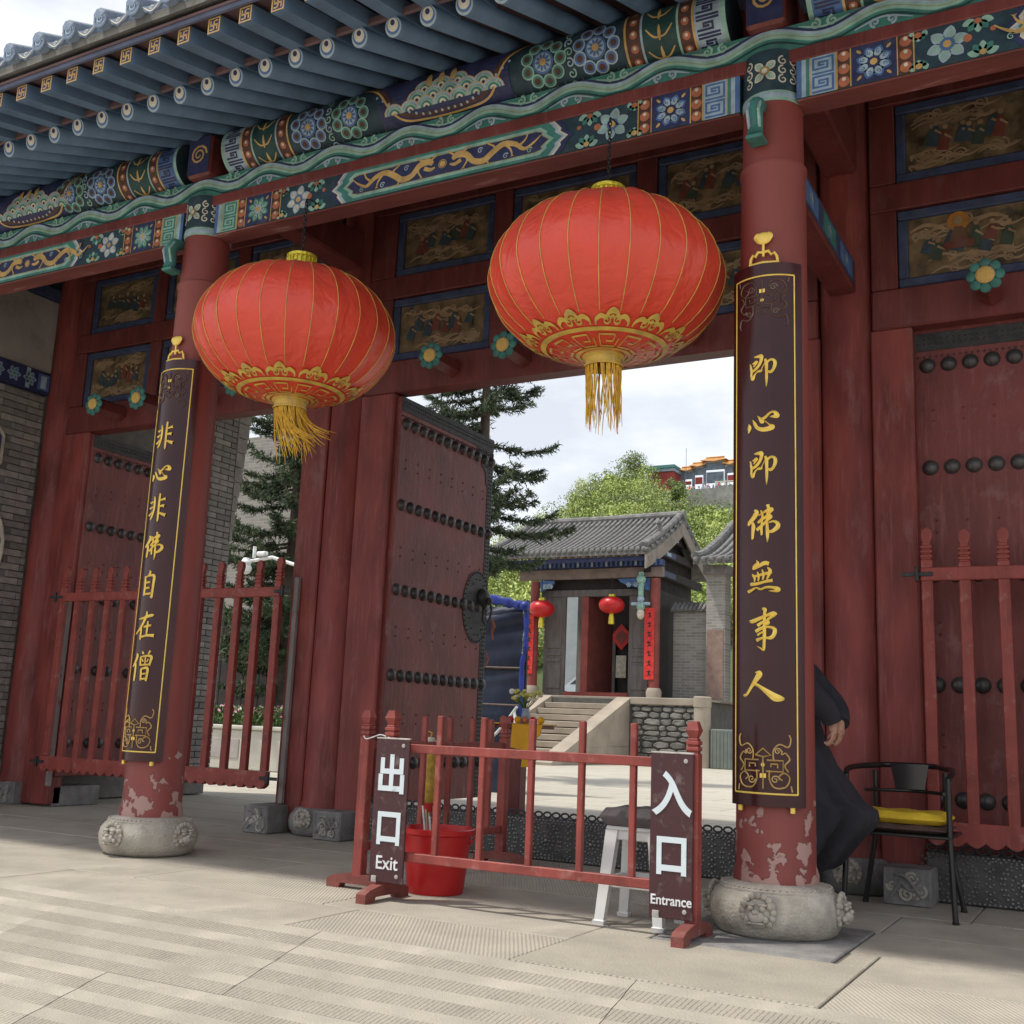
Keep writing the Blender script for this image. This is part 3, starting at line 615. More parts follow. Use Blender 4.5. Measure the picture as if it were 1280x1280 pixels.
# door pins (hexagonal, flower fronted)
def pinmesh():
    b = MB(); b.prism([(0.085 * cos(pi / 6 + k * pi / 3), 0.085 * sin(pi / 6 + k * pi / 3)) for k in range(6)], 1, -0.36, 0.02, REDD)
    b.prism([(0.06 * cos(pi / 6 + k * pi / 3), 0.06 * sin(pi / 6 + k * pi / 3)) for k in range(6)], 1, -0.365, -0.1, BLUEG); return b.mesh('door_pin')
def pinflower():
    b = MB()
    for k in range(8):
        a = 2 * pi * k / 8; b.sphere((0.085 * cos(a), -0.370, 0.085 * sin(a)), 0.038, TEAL, 10, 6, (1, 0.45, 1))
    b.lathe([(0.08, 0), (0.08, 0.02)], DKGREEN, 16)
    for i in range(len(b.v) - 32, len(b.v)): v = b.v[i]; b.v[i] = (v[0], -0.36 - v[2], v[1])
    return b.mesh('flower_front')
def pincentre():
    b = MB(); b.sphere((0, -0.385, 0), 0.062, GOLDP, 16, 8, (1, 0.3, 1))
    for i in range(-4, 5):
        for j in range(-4, 5):
            x, z = i * 0.0125 + (j % 2) * 0.006, j * 0.0115
            if x * x + z * z < 0.05 ** 2: b.sphere((x, -0.402 + (x * x + z * z) * 2.2, z), 0.0045, GOLD, 5, 4)
    return b.mesh('gold_centre')
PM, PF, PC = pinmesh(), pinflower(), pincentre()
for x in (-9.15, -8.53, -7.87, -7.25, -5.04, -4.33, -3.53, -2.82, -0.66, 0.04, 0.70, 1.35):
    p = link('door_pin', PM, gate, (x, WY, 4.07)); f_ = link('flower_front', PF, p, (x, WY, 4.07)); link('gold_centre', PC, p, (x, WY, 4.07))
# studs and door leaves
sb = MB(); sb.lathe([(0.056, 0.0), (0.054, 0.007), (0.048, 0.020), (0.034, 0.034), (0.015, 0.041), (0.001, 0.042)], STUD, 14, cap=False)
STUDM = sb.mesh('stud'); STUDM.polygons.foreach_set('use_smooth', [True] * len(STUDM.polygons))
rv = MB(); rv.lathe([(0.011, 0.0), (0.009, 0.007), (0.001, 0.011)], STUD, 7, cap=False)
LEAFP = mat('scuffed_door_paint', (0.175, 0.040, 0.036), 0.5, 0.28, 2.4, 0.25, 22, dirt=(0.25, 0.13, 0.12), dirt_scale=5.5, dirt_amt=0.55, stretch=(1, 1, 0.8), streak=0.85)
def leaf(hx, hy, ux, uy, nx, ny, width, ornate=True, first=0.09, top=3.895):
    """leaf from hinge (hx,hy) along (ux,uy), visible face normal (nx,ny)"""
    W = lambda u, n, z: (hx + ux * u + nx * n, hy + uy * u + ny * n, z)
    def bx(b, u0, u1, n0, n1, z0, z1, m, c=0.006):
        p, q = W(u0, n0, z0), W(u1, n1, z1); b.box(p[0], q[0], p[1], q[1], z0, z1, m, c)
    b = MB(); bx(b, 0, width, -0.09, 0, 0.30, top, LEAFP, 0.008); lf = b.build('door_leaf', gate)
    for z in (0.638, 1.39, 2.14, 2.90, 3.65):
        n = int((width - first) / 0.1425) + 1
        for k in range(n):
            u = first + k * 0.1425
            if u > width - 0.03: break
            link('stud', STUDM, lf, W(u, 0, z), Vector((nx, ny, 0)).to_track_quat('Z', 'Y').to_euler())
    # plank battens with small rivets
    b = MB()
    for z in (3.28, 2.48, 1.77, 1.02):
        for k in range(int(width / 0.2)):
            for dz in (-0.04, 0.04): b.sphere(W(0.12 + k * 0.2, 0.0, z + dz), 0.010, LEAFP, 6, 4)
    tag(b.build('rivet', lf), kind='stuff')
    # iron band along the top with rivet rows
    b = MB(); bx(b, 0.003, width - 0.003, 0.0, 0.006, 3.76, 3.893, IRON, 0.002)
    for r_ in range(3):
        for k in range(int(width / 0.04)): b.sphere(W(0.03 + k * 0.04, 0.006, 3.775 + r_ * 0.035 - (0.06 if r_ == 0 else 0)), 0.008, STUD, 5, 4)
    b.build('iron_band', lf)
    if ornate:
        b = MB(); bx(b, width - 0.10, width + 0.004, -0.092, 0.005, 0.30, 3.755, IRON, 0.003)
        P_ = [(width - 0.33, 3.755), (width - 0.31, 3.70), (width - 0.24, 3.66), (width - 0.23, 3.58), (width - 0.15, 3.52), (width - 0.14, 3.42), (width - 0.10, 3.36), (width - 0.10, 3.755)]
        b.add([W(u, 0.006, z) for u, z in P_], [tuple(range(len(P_)))], IRON)
        for k in range(86):
            for u in (width - 0.075, width - 0.03): b.sphere(W(u, 0.005, 0.33 + k * 0.04), 0.009, STUD, 5, 4)
        for k in range(24):
            u = width - 0.30 + (k % 6) * 0.036; z = 3.735 - (k // 6) * 0.05
            if u + (3.735 - z) * -0.9 > width - 0.34 + (3.735 - z) * 0.2: b.sphere(W(u, 0.006, z), 0.009, STUD, 5, 4)
        b.build('iron_edge', lf)
        # round escutcheon with mask and ring
        cu, cz = width - 0.20, 2.14
        b = MB(); R_ = 0.27; pts = [W(cu + min(R_ * cos(2 * pi * k / 32), 0.19), 0.007, cz + R_ * 1.35 * sin(2 * pi * k / 32)) for k in range(32)]
        b.add(pts, [tuple(range(32))], IRON); es = b.build('escutcheon', lf)
        b = MB()
        for k in range(40):
            a = 2 * pi * k / 40; u = cu + min(R_ * 0.92 * cos(a), 0.18); b.sphere(W(u, 0.008, cz + R_ * 1.27 * sin(a)), 0.010, STUD, 5, 4)
        for k in range(14):
            a = 2 * pi * k / 14; b.sphere(W(cu + 0.19 * 0.8 * cos(a), 0.008, cz + 0.28 * sin(a)), 0.009, STUD, 5, 4)
        tag(b.build('rim_rivets', lf), kind='stuff'); b = MB()
        b.sphere(W(cu + 0.07, 0.03, cz + 0.10), 0.085, IRON, 12, 8, (1 if abs(ny) > 0.5 else 0.8, 0.8 if abs(ny) > 0.5 else 1, 1.1)); b.sphere(W(cu + 0.07, 0.10, cz + 0.06), 0.04, IRON, 10, 6); b.build('beast_mask', lf, smooth=True); b = MB()
        rg = [W(cu + 0.07 + 0.075 * sin(2 * pi * k / 20), 0.085 + 0.02 * cos(2 * pi * k / 20), cz - 0.06 + 0.10 * cos(2 * pi * k / 20)) for k in range(21)]
        b.tube(rg, 0.011, IRON, 6, cap=False); b.build('ring_handle', lf)
        RIB = flat('faded_ribbon', (0.45, 0.16, 0.10)); b = MB(); b.tube([W(cu + 0.16, 0.09, cz - 0.1), W(cu + 0.19, 0.10, cz - 0.17), W(cu + 0.17, 0.09, cz - 0.24), W(cu + 0.20, 0.09, cz - 0.31)], [0.012, 0.02, 0.014, 0.006], RIB, 6, flat_=0.5); b.tube([W(cu + 0.17, 0.03, cz - 0.42), W(cu + 0.20, 0.04, cz - 0.50), W(cu + 0.18, 0.03, cz - 0.58)], [0.006, 0.016, 0.006], RIB, 6, flat_=0.5); b.build('ribbon', lf)
    return lf
leaf(-5.60, 7.98, 0, 1, 1, 0, 1.695)
leaf(-2.26, 7.98, 0, 1, -1, 0, 1.695)
leaf(-9.60, 7.98, 0, 1, 1, 0, 1.46, False)
leaf(-6.69, 7.98, 0, 1, -1, 0, 1.46, False)
leaf(-1.20, 8.06, 1, 0, 0, -1, 1.54, False, 0.09, 4.0)
leaf(0.345, 8.06, 1, 0, 0, -1, 1.54, False, 0.08, 4.0)
# thresholds clad in iron with rosettes of studs
def threshold(x0, x1):
    th = boxpart('threshold', gate, (x0, x1, 7.85, 8.03, 0.0, 0.315), THRI, 0.012)
    b = MB()
    D = lambda x, z, r=0.009: b.sphere((x, 7.85, z), r * 1.15, STUD2, 6, 4, (1, 0.9, 1))
    n = int((x1 - x0) / 0.36); st = (x1 - x0) / n
    for k in range(n):
        xc = x0 + (k + 0.5) * st
        for R_, q in ((0.128, 24), (0.108, 20), (0.066, 14), (0.032, 7)):
            for j in range(q): D(xc + R_ * cos(2 * pi * j / q), 0.150 + R_ * sin(2 * pi * j / q), 0.0085)
        D(xc, 0.150, 0.016)
        for j in range(6): D(xc - st / 2, 0.035 + j * 0.046, 0.010); D(xc - st / 2 + 0.022, 0.05 + j * 0.046, 0.008); D(xc - st / 2 - 0.022, 0.05 + j * 0.046, 0.008)
    for k in range(int((x1 - x0) / 0.03)):
        D(x0 + 0.015 + k * 0.03, 0.298, 0.010); D(x0 + 0.03 + k * 0.03, 0.278 + 0.006 * (k % 2), 0.008); D(x0 + 0.015 + k * 0.03, 0.018, 0.008)
    tag(b.build('stud_rosettes', th), kind='stuff')
    b = MB()
    for k in range(int((x1 - x0) / 0.075)):
        xc = x0 + 0.04 + k * 0.075; b.tube([(xc + 0.032 * cos(2 * pi * q / 10), 7.862, 0.322 + 0.018 + 0.02 * sin(2 * pi * q / 10)) for q in range(11)], 0.008, IRON, 5, cap=False)
    b.build('iron_lace', th)
threshold(-5.62, -2.24); threshold(-1.185, 1.865)
# carved stone blocks under the jambs
def block(x0, x1, y0, y1, h):
    bl = boxpart('door_stone', gate, (x0, x1, y0, y1, 0.0, h), STONED, 0.01)
    P = Paint(lambda u, v, hh: (u, y0 - hh, v), 0.001, 0.001); cx, cz = (x0 + x1) / 2, h / 2; w = (x1 - x0) / 2 - 0.02
    for a, c, d, e in ((x0 + 0.008, x1 - 0.008, 0.008, 0.022), (x0 + 0.008, x1 - 0.008, h - 0.022, h - 0.008), (x0 + 0.008, x0 + 0.022, 0.02, h - 0.02), (x1 - 0.022, x1 - 0.008, 0.02, h - 0.02)): P.rect(a, c, d, e, STONED, 3)
    rs = random.Random(int(x0 * 100))
    for k in range(12): P.spiral(cx + rs.uniform(-0.8, 0.8) * w, cz + rs.uniform(-0.7, 0.7) * (h / 2 - 0.03), rs.uniform(0.025, 0.045), rs.uniform(0, 6), 1.5, STONE if k % 2 == 0 else STONED, 0.018, 5 + k, rs.choice((-1, 1)))
    P.stroke([(cx - w * 0.8, cz - 0.06, 0.02), (cx - w * 0.3, cz + 0.02, 0.035), (cx + w * 0.2, cz - 0.02, 0.03), (cx + w * 0.7, cz + 0.05, 0.015)], STONED, l=6, raise_=0.014)
    P.stroke([(cx - w * 0.6, cz + 0.07, 0.012), (cx, cz + 0.055, 0.03), (cx + w * 0.7, cz - 0.06, 0.015)], STONED, l=8, raise_=0.012)
    P.build('relief', bl)
block(-6.78, -6.51, 7.66, 8.2, 0.235); block(-6.02, -5.74, 7.67, 8.1, 0.235); block(-1.40, -1.11, 7.55, 7.845, 0.225); block(-10.35, -10.02, 7.84, 8.3, 0.225); block(-9.95, -9.62, 8.0, 8.6, 0.2); block(-2.14, -1.86, 7.66, 7.845, 0.235)
# --- eaves: round rafters, flying rafters, boards, tiles
RS = 0.40                                                  # slope of the round rafters
b = MB(); L1 = 1.9; b.tube([(0, 0, 0), (0, 0.5 * L1, 0.5 * L1 * RS), (0, L1, L1 * RS)], 0.060, RAFT, 14); RM = b.mesh('round_rafter'); RM.polygons.foreach_set('use_smooth', [True] * len(RM.polygons))
def endcap():
    b = MB(); P = Paint(lambda u, v, h: (u, -h - v * 0.33, v), 0.003, 0.001)
    P.disc(0, 0, 0.059, PALEB, 0, 18); P.disc(0, 0.006, 0.049, BLUE, 1, 18); P.disc(0, 0.012, 0.039, CREAM, 2, 16); P.disc(0, 0.024, 0.017, NAVY, 3, 12); return P.b.mesh('painted_end')
RE = endcap()
b = MB(); FL = 0.75; FSL = 0.24
b.prism([(-0.051, -0.054), (0.051, -0.054), (0.051, 0.054), (-0.051, 0.054)], 1, 0, FL, RAFT)
b.v = [(v[0], v[1], v[2] + v[1] * FSL) for v in b.v]; FM = b.mesh('flying_rafter')
P = Paint(lambda u, v, h: (u, -h, v), 0.003, 0.001); P.rect(-0.041, 0.041, -0.044, 0.044, NAVY); w = 0.009
for a0, a1, c0, c1 in ((-0.041, 0.041, -0.044, -0.035), (-0.041, 0.041, 0.035, 0.044), (-0.041, -0.032, -0.044, 0.044), (0.032, 0.041, -0.044, 0.044)): P.rect(a0, a1, c0, c1, GOLDP, 1)
for a0, a1, c0, c1 in ((-0.005, 0.005, -0.028, 0.028), (-0.026, 0.026, -0.005, 0.005), (-0.005, 0.026, 0.02, 0.028), (-0.026, 0.005, -0.028, -0.02), (-0.026, -0.018, 0.0, 0.028), (0.018, 0.026, -0.028, 0.0)): P.rect(a0, a1, c0, c1, GOLDP, 1.5)
P.b.v = [(v[0] * 1.2, v[1], v[2] * 1.2) for v in P.b.v]; FE = P.b.mesh('painted_end')
x = -10.55
k = 0
while x < 2.9:
    r_ = link('round_rafter', RM, gate, (x, 4.945, 5.166)); link('painted_end', RE, r_, (x, 4.945, 5.166))
    f_ = link('flying_rafter', FM, gate, (x + 0.02, 4.45, 5.160)); link('painted_end', FE, f_, (x + 0.02, 4.45, 5.160))
    x += 0.2535; k += 1
# soffit boards over the rafters
b = MB(); b.prism([(4.40, 5.235), (4.40, 5.255), (5.25, 5.46), (6.85, 6.10), (6.85, 6.08), (5.25, 5.44)], 0, -10.8, 3.1, SOFFIT); b.build('soffit_board', gate)
b = MB(); b.box(-10.8, 3.1, 4.93, 4.955, 5.228, 5.275, SOFFIT, 0.003); b.build('rafter_fascia', gate)
b = MB(); b.box(-10.8, 3.1, 4.41, 4.435, 5.208, 5.262, mat('eave_fascia_blue', (0.10, 0.12, 0.19), 0.6, 0.2, 5), 0.003); b.build('eave_fascia', gate)
b = MB(); b.prism([(4.36, 5.27), (4.36, 5.33), (6.9, 6.55), (8.05, 7.35), (9.2, 6.55), (11.74, 5.33), (11.74, 5.27), (8.05, 6.9)], 0, -10.95, 3.3, TILE); b.build('roof', gate)
tm = MB(); tm.tube([(0, 4.30, 5.365), (0, 5.0, 5.665), (0, 6.9, 6.60)], 0.068, TILEB, 10); TM = tm.mesh('round_tile'); TM.polygons.foreach_set('use_smooth', [True] * len(TM.polygons))
tf = MB(); P = Paint(lambda u, v, h: (u, 4.30 - h, 5.365 + v), 0.003, 0.002); P.disc(0, 0, 0.068, TILEB, 0, 16); P.disc(0, 0, 0.06, TILEB, 2, 16, 0.06, 0.8); P.spiral(0, 0, 0.04, 0, 1.5, PALEB, 0.010, 2); TE = P.b.mesh('tile_end')
td = MB(); pts = [(-0.095, 0.02), (-0.09, -0.01), (-0.06, -0.035), (-0.03, -0.045), (0, -0.065), (0.03, -0.045), (0.06, -0.035), (0.09, -0.01), (0.095, 0.02), (0.05, 0.0), (0, -0.008), (-0.05, 0.0)]
td.prism(pts, 1, 4.315, 4.33, TILEB); td.v = [(v[0], v[1], v[2] + 5.345) for v in td.v]
P = Paint(lambda u, v, h: (u, 4.315 - h, 5.345 + v), 0.002, 0.001); P.stroke([(-0.08, 0.005, 0.006), (-0.05, -0.02, 0.008), (0, -0.045, 0.008), (0.05, -0.02, 0.008), (0.08, 0.005, 0.006)], CREAM, l=1); P.spiral(0, -0.022, 0.018, 0, 1.2, CREAM, 0.006, 1); td.add(P.b.v, P.b.f, CREAM); TD = td.mesh('drip_tile')
x = -10.85
while x < 3.2:
    t_ = link('round_tile', TM, gate, (x, 0, 0)); link('tile_end', TE, t_, (x, 0, 0)); link('drip_tile', TD, gate, (x + 0.147, 0, 0)); x += 0.294
# --- left gable wall with bricks, plaster and painted band
wall = boxpart('gable_wall', gate, (-11.1, -10.34, 5.4, 10.75, 0.0, 5.6), MORTAR, 0.01)
b = MB(); b.prism([(5.2, 5.61), (5.2, 5.66), (6.9, 6.30), (8.05, 6.85), (9.2, 6.2), (10.7, 5.66), (10.7, 5.61)], 0, -11.05, -10.32, DKBLUE); b.box(-10.36, -10.27, 5.5, 7.88, 5.46, 5.60, BLUEG); b.build('gable_top', wall)
def brickset(parent, xf, y0, y1, z0, z1, skip=None):
    bw, bh = 0.30, 0.075; me = {}
    z = z0; r_ = 0
    while z < z1 - 0.03:
        y = y0 - (0.0 if r_ % 2 else 0.15)
        while y < y1:
            a, c = max(y, y0), min(y + bw, y1)
            if c - a > 0.05 and not (skip and skip((a + c) / 2, z + bh / 2)):
                key = round(c - a, 3)
                if key not in me:
                    q = MB(); q.box(-0.05, 0.0, -key / 2 + 0.004, key / 2 - 0.004, 0.004, bh - 0.004, BRICK, 0.004); me[key] = q.mesh('brick')
                link('brick', me[key], parent, (xf + random.uniform(-0.003, 0.003), (a + c) / 2, z))
            y += bw
        z += bh; r_ += 1
brickset(wall, -10.30, 6.75, 7.86, 0.45, 4.35, lambda y, z: (abs(y - 7.15) < 0.27 and 3.30 < z < 3.95) or ((y - 6.95) ** 2 + (z - 2.62) ** 2 < 0.62 ** 2))
boxpart('stone_course', wall, (-10.36, -10.27, 6.7, 7.86, 0.02, 0.44), STONED)
boxpart('plaster_field', wall, (-10.36, -10.285, 5.5, 7.88, 4.62, 5.45), PLASTER)
pb = boxpart('painted_band', wall, (-10.36, -10.26, 5.5, 7.88, 4.37, 4.615), NAVY)
P = Paint(lambda u, v, h: (-10.26 + h, u, v), 0.003)
for k in range(8):
    P.flower(6.2 + k * 0.2, 4.49, 0.085, (PALEB, BLUE, MINT, TEAL), 6, 1)
P.rect(7.55, 7.60, 4.38, 4.605, PALEB, 2); P.rect(7.70, 7.85, 4.40, 4.58, BLUE, 2); P.rect(7.74, 7.81, 4.42, 4.56, PALEB, 3); P.build('painted_flowers', pb)
b = MB(); pts = [(6.88, 3.36), (7.30, 3.36), (7.41, 3.50), (7.41, 3.80), (7.30, 3.92), (6.88, 3.92)]
b.prism(pts, 0, -10.34, -10.275, STONE); nf = b.build('niche_frame', wall)
b = MB(); b.prism([(6.92, 3.41), (7.28, 3.41), (7.365, 3.52), (7.365, 3.78), (7.28, 3.875), (6.92, 3.875)], 0, -10.30, -10.268, NAVY)
for k in range(10): b.sphere((-10.268, 6.98 + (k % 4) * 0.1, 3.46 + (k // 4) * 0.14 + 0.03 * (k % 2)), 0.02, WHITE, 8, 6, (0.3, 1, 1.3))
b.build('niche_panel', nf)
b = MB(); b.tube([(-10.285, 6.95 + 0.60 * cos(pi * (k / 14.0) - pi / 2 * 0.2), 2.62 + 0.60 * sin(pi * (k / 14.0) - pi / 2 * 0.2)) for k in range(15)], 0.022, STONE, 8); b.lathe([(0.585, 0), (0.585, 0.03)], STONED, 40)
o_ = len(b.v) - 80
for i in range(o_, len(b.v)): v = b.v[i]; b.v[i] = (-10.335 + v[2], 6.95 + v[0], 2.62 + v[1])
b.build('round_medallion', wall)
boxpart('rear_wall_pier', wall, (-10.8, -10.16, 8.25, 10.72, 0.01, 5.5), MORTAR, 0.01)
brickset(wall, -10.11, 9.7, 10.74, 0.3, 5.0)
b = MB()
for k in range(9): b.box(-10.6, -10.10, 10.7, 10.76 + k * 0.022, 3.2 + k * 0.2, 3.39 + k * 0.2, BRICK, 0.006)
b.build('corbel', wall)

# ------------------------------------------------------------------ picket gates in the side bays (each half hinges on a jamb)
def picket_mesh():
    b = MB(); b.box(-0.036, 0.036, -0.026, 0.026, 0, 1.68, REDB, 0.005)
    z = 1.68
    for w, h in ((0.030, 0.012), (0.037, 0.02), (0.028, 0.012), (0.037, 0.02), (0.028, 0.012), (0.036, 0.02), (0.026, 0.02)):
        b.box(-w, w, -0.026 * w / 0.036, 0.026 * w / 0.036, z, z + h, REDB, 0.003); z += h
    b.prism([(-0.022, z), (0.026, z), (0.040, z + 0.05), (0.032, z + 0.085), (0.004, z + 0.10), (-0.026, z + 0.085), (-0.032, z + 0.05)], 1, -0.02, 0.02, REDB); return b.mesh('picket')
PKM = picket_mesh()
def picket_gate(x0, x1, y, label, hinge):
    g_ = thing('picket_gate', ((x0 + x1) / 2, y, 0), label, 'gate', 'picket gates in the side bays')
    n = max(2, round((x1 - x0) / 0.235)); st = (x1 - x0 - 0.08) / n
    for k in range(n + 1): link('picket', PKM, g_, (x0 + 0.04 + k * st, y, 0.50 + (0.02 if k in (0, n) else 0)))
    boxpart('top_rail', g_, (x0, x1, y - 0.036, y + 0.0, 2.055, 2.145), REDB)
    b = MB(); pts = [(x0, 0.40)]; nn = int((x1 - x0) / 0.11)
    for k in range(nn):
        for q in range(5): pts.append((x0 + (x1 - x0) * (k + q / 5) / nn, 0.40 - 0.035 * sin(pi * q / 5)))
    pts += [(x1, 0.40), (x1, 0.515), (x0, 0.515)]
    b.prism(pts, 1, y - 0.032, y + 0.032, REDB); b.build('scalloped_rail', g_)
    s = -1 if hinge < (x0 + x1) / 2 else 1
    for z in (2.1, 0.46):
        b = MB(); b.box(hinge - 0.10, hinge + 0.10, y - 0.045, y - 0.034, z - 0.014, z + 0.014, IRON, 0.002); b.box(hinge - 0.012, hinge + 0.012, y - 0.06, y - 0.03, z - 0.05, z + 0.05, IRON, 0.004); b.build('hinge', g_)
PEELW = mat('flaking_white_red_post', (0.27, 0.25, 0.24), 0.8, 0.2, 8, 0.4, 40, dirt=(0.20, 0.05, 0.045), dirt_scale=9, dirt_amt=0.9, stretch=(1, 1, 0.5))
picket_gate(-9.52, -8.14, 7.75, 'red picket gate leaf hinged beside the grey brick gable wall', -9.56)
picket_gate(-8.12, -6.62, 7.75, 'red picket gate leaf with the conifer and flower bed showing through it', -6.58)
picket_gate(-1.15, 0.34, 7.76, 'red picket gate leaf in front of the closed studded door at right', -1.17)
for x, z1 in ((-9.585, 2.15), (-6.575, 2.25)):
    boxpart('hinge_post', gate, (x - 0.024, x + 0.024, 7.875, 7.925, 0.24 if x > -9 else 0.21, z1), PEELW, 0.008)

# ------------------------------------------------------------------ couplet boards
GLYPH = {
'ji': [[(450,270,30),(540,265,60),(600,270,75),(600,350,60),(560,450,55),(480,540,55),(390,590,40)], [(410,420,30),(500,380,55),(430,490,25)],
  [(355,420,20),(370,520,50),(380,600,50),(375,690,45),(410,760,65),(450,680,40),(500,620,30),(560,600,50),(600,600,40),(620,540,20),(680,430,15)],
  [(690,340,40),(710,440,60),(715,600,50),(715,800,45),(710,970,10)], [(710,430,50),(800,360,40),(880,390,55),(890,480,60),(850,590,50),(790,640,55),(740,610,25)]],
'xin': [[(350,470,20),(355,550,80),(340,670,15)], [(440,390,15),(480,470,55),(540,570,60),(650,620,75),(780,610,85),(860,570,90),(800,520,30),(700,430,20)], [(550,315,15),(610,390,60),(650,460,70),(655,495,20)],
  [(650,390,60),(720,350,50),(800,270,40),(870,240,40),(930,270,70),(960,330,80),(900,345,60),(810,345,15)]],
'fo': [[(470,190,40),(510,250,90),(430,370,80),(340,460,70),(330,520,25)], [(420,450,40),(440,540,75),(425,680,60),(420,800,45),(430,820,10)], [(560,310,25),(680,240,40),(780,190,60),(830,190,70),(800,240,50),(740,320,40),(640,380,45),(550,460,45)],
  [(545,465,45),(640,400,40),(760,320,55),(810,350,60),(740,420,45),(640,520,50),(520,620,60)], [(750,85,60),(765,180,45),(740,300,40),(735,450,40),(740,600,55),(745,760,50),(740,890,8)], [(610,210,30),(640,300,40),(630,450,35),(620,600,45),(625,720,40),(640,740,10)],
  [(770,470,30),(870,445,40),(950,490,65),(950,560,75),(880,630,65),(800,665,50),(720,620,25)]],
'wu': [[(510,155,15),(530,220,60),(450,290,60),(430,350,25)], [(440,320,60),(560,275,60),(680,215,70),(770,235,60)], [(420,440,20),(450,490,45),(600,460,45),(740,430,50),(830,420,30)], [(440,460,30),(465,540,40),(465,610,20)], [(530,400,25),(555,500,40),(545,600,25)], [(630,355,25),(655,470,40),(640,570,30)], [(740,310,25),(790,380,60),(760,480,45),(720,570,25)],
  [(380,655,60),(520,650,50),(680,610,45),(840,580,55)], [(320,810,60),(400,780,50),(500,735,30),(600,765,35),(720,725,40),(880,735,50),(950,770,80),(900,800,50),(760,805,12)]],
'shi': [[(610,100,40),(665,120,60),(655,200,50),(650,400,55),(650,600,60),(645,800,50),(640,900,50),(630,960,30),(560,910,25),(500,880,10)], [(340,350,40),(400,360,70),(560,300,60),(720,230,50),(840,200,70),(890,235,50)], [(870,230,40),(780,280,45),(700,340,45)], [(510,450,60),(600,390,50),(700,360,55),(730,400,50),(640,440,40)],
  [(470,570,60),(580,510,55),(680,480,40),(800,490,45),(860,540,65),(840,640,65),(780,700,60),(700,705,40),(600,710,40),(490,755,60)], [(510,650,40),(580,600,35),(650,590,30)]],
'ren': [[(500,285,20),(590,310,100),(500,450,80),(400,590,55),(300,730,50),(230,755,45)], [(460,520,60),(540,540,50),(650,610,65),(780,700,100),(900,780,130),(1000,800,100),(1080,810,40)]],
'fei': [[(500,200,20),(510,350,60),(500,600,55),(430,800,50),(380,880,15)], [(330,370,60),(480,340,28)], [(310,530,60),(480,490,28)], [(290,740,55),(470,640,28)], [(700,120,50),(690,350,58),(690,600,58),(690,880,50),(690,950,10)], [(700,330,30),(820,290,50),(900,270,70)], [(700,510,30),(800,480,55),(880,490,70)], [(700,680,35),(820,720,60),(940,760,80)]],
'zi': [[(640,130,20),(650,200,70),(600,280,40)], [(480,300,40),(490,600,60),(480,850,50)], [(490,320,40),(650,280,45),(800,290,70),(800,500,65),(790,760,60),(780,900,60),(740,880,20)], [(520,480,50),(700,460,40)], [(520,640,50),(700,620,40)], [(490,810,50),(760,790,50)]],
'zai': [[(300,330,40),(500,300,55),(760,230,65),(820,250,40)], [(590,120,30),(580,260,70),(450,500,65),(330,640,55),(200,760,20)], [(430,520,40),(430,700,55),(430,920,40)], [(540,560,45),(700,520,50),(790,520,40)], [(660,400,40),(660,560,55),(650,780,45)], [(480,840,50),(680,800,50),(900,800,75)]],
'seng': [[(340,170,40),(340,260,80),(260,420,65),(180,540,20)], [(300,430,40),(310,600,60),(300,930,45)], [(540,110,30),(580,190,60)], [(800,80,50),(740,180,40)], [(500,260,40),(500,480,50)], [(500,270,40),(680,230,45),(840,250,65),(830,380,55),(800,500,50)], [(560,320,30),(600,400,40)], [(760,310,35),(720,400,35)], [(670,250,35),(670,470,35)], [(500,490,40),(800,470,40)], [(560,600,50),(570,780,50),(575,920,40)], [(560,600,40),(760,570,60),(770,750,55),(750,930,45)], [(580,740,40),(740,720,35)], [(580,880,45),(750,860,40)]]}
